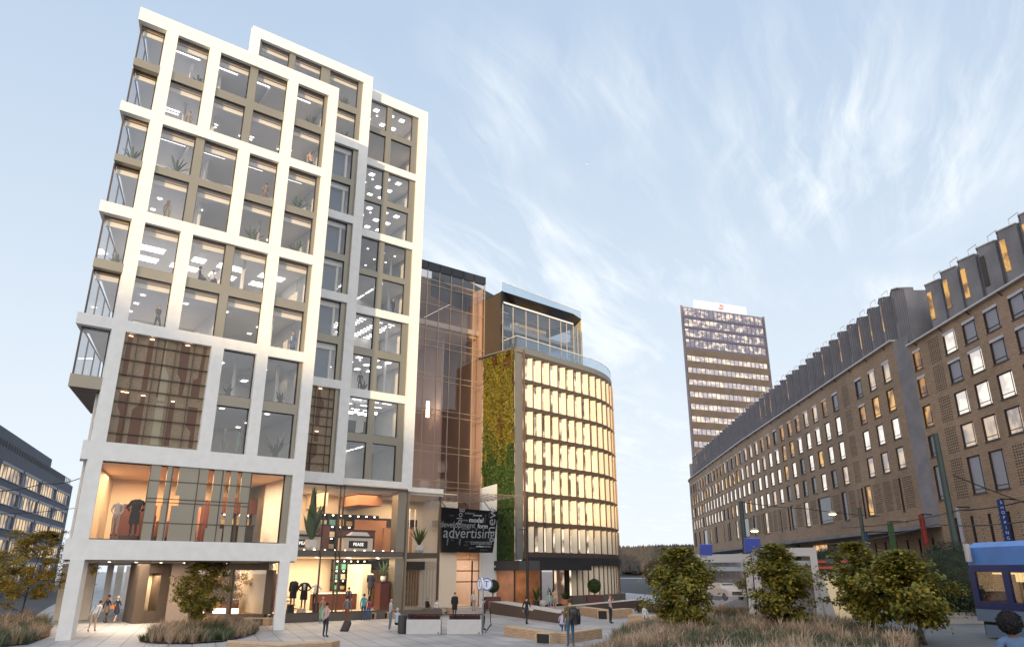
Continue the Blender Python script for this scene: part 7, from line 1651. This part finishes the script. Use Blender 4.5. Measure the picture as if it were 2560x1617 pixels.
mb.build('tread', M['wood'], T); mb = MB()
for yy in (57.8, 59.2): mb.slab([(23.9, yy, .5), (20.0, yy, 4.4), (20.0, yy, 4.7), (23.9, yy, .85)], .05)
for zz in (.4, .7, 1.0): mb.bar((23.9, 57.75, .7+zz), (20.0, 57.75, 4.55+zz), .04)
mb.build('stringer', M['cream'], T)
# potted plants
M['palm'] = leafmat('palm_leaves', [(.02, .05, .015), (.04, .085, .02), (.07, .12, .03)], trans=.15); M['palmdim'] = leafmat('office_plant_leaves', [(.03, .05, .03), (.05, .08, .04), (.09, .13, .05)], trans=.1)
def palm(label, loc, h, n, lw, m='palm', pot=(.22, .42), potm=None, up=.6, seed=1, cat='plant'):
    T = thing('potted_palm', label, cat, loc); rr = random.Random(seed); L0 = Vector(loc); mb = MB(); mb.lathe([(pot[0]*.65, 0), (pot[0], pot[1]*.35), (pot[0]*1.05, pot[1])], L0, 14); mb.build('pot', potm or M['white'], T)
    mb = MB(); b0 = L0+Vector((0, 0, pot[1]))
    for i in range(n):
        a = 2.4*i+rr.uniform(-.3, .3); d = Vector((math.cos(a), math.sin(a), 0)); ln = h*rr.uniform(.65, 1.0); e = up*rr.uniform(.75, 1.25); pts_ = []
        for k in range(6): t = k/5; pts_.append(b0+d*(ln*(1-e)*t*1.1+ .05)+Vector((0, 0, ln*(e*1.25*t-(1-e)*.55*t*t))))
        sd = Vector((-d.y, d.x, 0)); j = len(mb.v)
        for k, p in enumerate(pts_): w_ = lw*math.sin(math.pi*min(1, .08+.9*k/5))**.8; mb.v += [p-sd*w_-Vector((0, 0, w_*.3)), p+sd*w_-Vector((0, 0, w_*.3))]
        for k in range(5): mb.f.append((j+2*k, j+2*k+1, j+2*k+3, j+2*k+2)); mb.m.append(0)
    mb.build('leaves', M[m], T); return T
palm('large broad-leaved plant in a two-tone pot on the upper shop floor', shp(777, 1358, 53.3, 4.84), 3.3, 17, .26, 'palm', (.42, .72), None, .86, 5)
palm('feathery palm in a pale bowl on the upper floor right of the bronze column', shp(1047, 1385, 55.6, 4.84), 2.4, 30, .07, 'palm', (.42, .6), None, .62, 6)
palm('slender palm in the entrance hall behind the seated people', (39.3, 66.9, .05), 3.6, 16, .13, 'palm', (.35, .5), None, .75, 7)
palm('dark plant on a pedestal beside the bronze column', (29.4, 55.0, 2.6), 1.7, 18, .05, 'palm', (.2, .4), None, .7, 8)
op = [(858, 262, 53.3, 42.5, 1.2, 'spiky palm in the upper window of the set-back top storey'), (862, 335, 53.3, 39.2, 1.1, 'spiky palm in the lower window of the set-back top storey'), (778, 302, 47.6, 35.4, 1.2, 'palm in the right end window of the top floor'), (495, 205, 47.6, 35.4, 1.0, 'small palm in the top left window'), (440, 430, 47.6, 28.2, 1.6, 'tall palm in the left bay window below the second white band'),
      (330, 395, 47.8, 28.2, 1.6, 'tall palm in the glazed corner bay'), (745, 520, 47.6, 28.2, 1.5, 'leafy green plant in the right end window below the second band'), (632, 595, 47.6, 24.8, 1.5, 'bushy dark plant above the third white band'), (742, 630, 47.6, 24.8, 1.4, 'bushy dark plant in the right end window above the third band'), (690, 1120, 47.8, 10.3, 2.2, 'large tree-like plant above the right end of the wide shop window'),
      (570, 985, 47.6, 13.9, .9, 'fern on the sill below the shaded band'), (700, 1000, 47.6, 13.9, .9, 'fern beside the white light slot'), (908, 968, 55.1, 17.5, 1.3, 'leafy plant beside the person in black'), (290, 645, 47.9, 21.1, 1.0, 'pale green fern in the glazed corner bay')]
for k, (px_, py_, y, z, h_, lab) in enumerate(op): q = at_y(px_, py_, y); palm(lab, (q.x, y, z), h_, 18, .07, 'palmdim' if k != 6 else 'palm', (.16, .3), M['char'], .6, 20+k)
# plants and pots before the flower shop
for k, (px_, py_, h_, lab) in enumerate(((1342, 1515, 2.0, 'large leafy plant in a black square pot before the flower shop'), (1378, 1508, 1.6, 'dark red leafy plant behind the child in green'), (1412, 1512, 1.1, 'low flowering tub beside the flower shop menu board'), (1300, 1505, 1.4, 'green shrub inside the flower shop window'))):
    q = at_z(px_, py_, .05); palm(lab, (q.x, q.y, .02), h_, 30, .06, 'palm', (.35, .6), M['char'] if k == 0 else M['terra'], .62, 50+k)
b = at_z(1357, 1517); T = thing('stone_ball', 'pale round stone ball beside the black plant pot', 'ornament', b); mb = MB(); mb.lathe([(.36*math.sin(math.pi*k/10), .36-.36*math.cos(math.pi*k/10)) for k in range(1, 10)], b, 16); mb.build('ball', M['conc'], T, True)
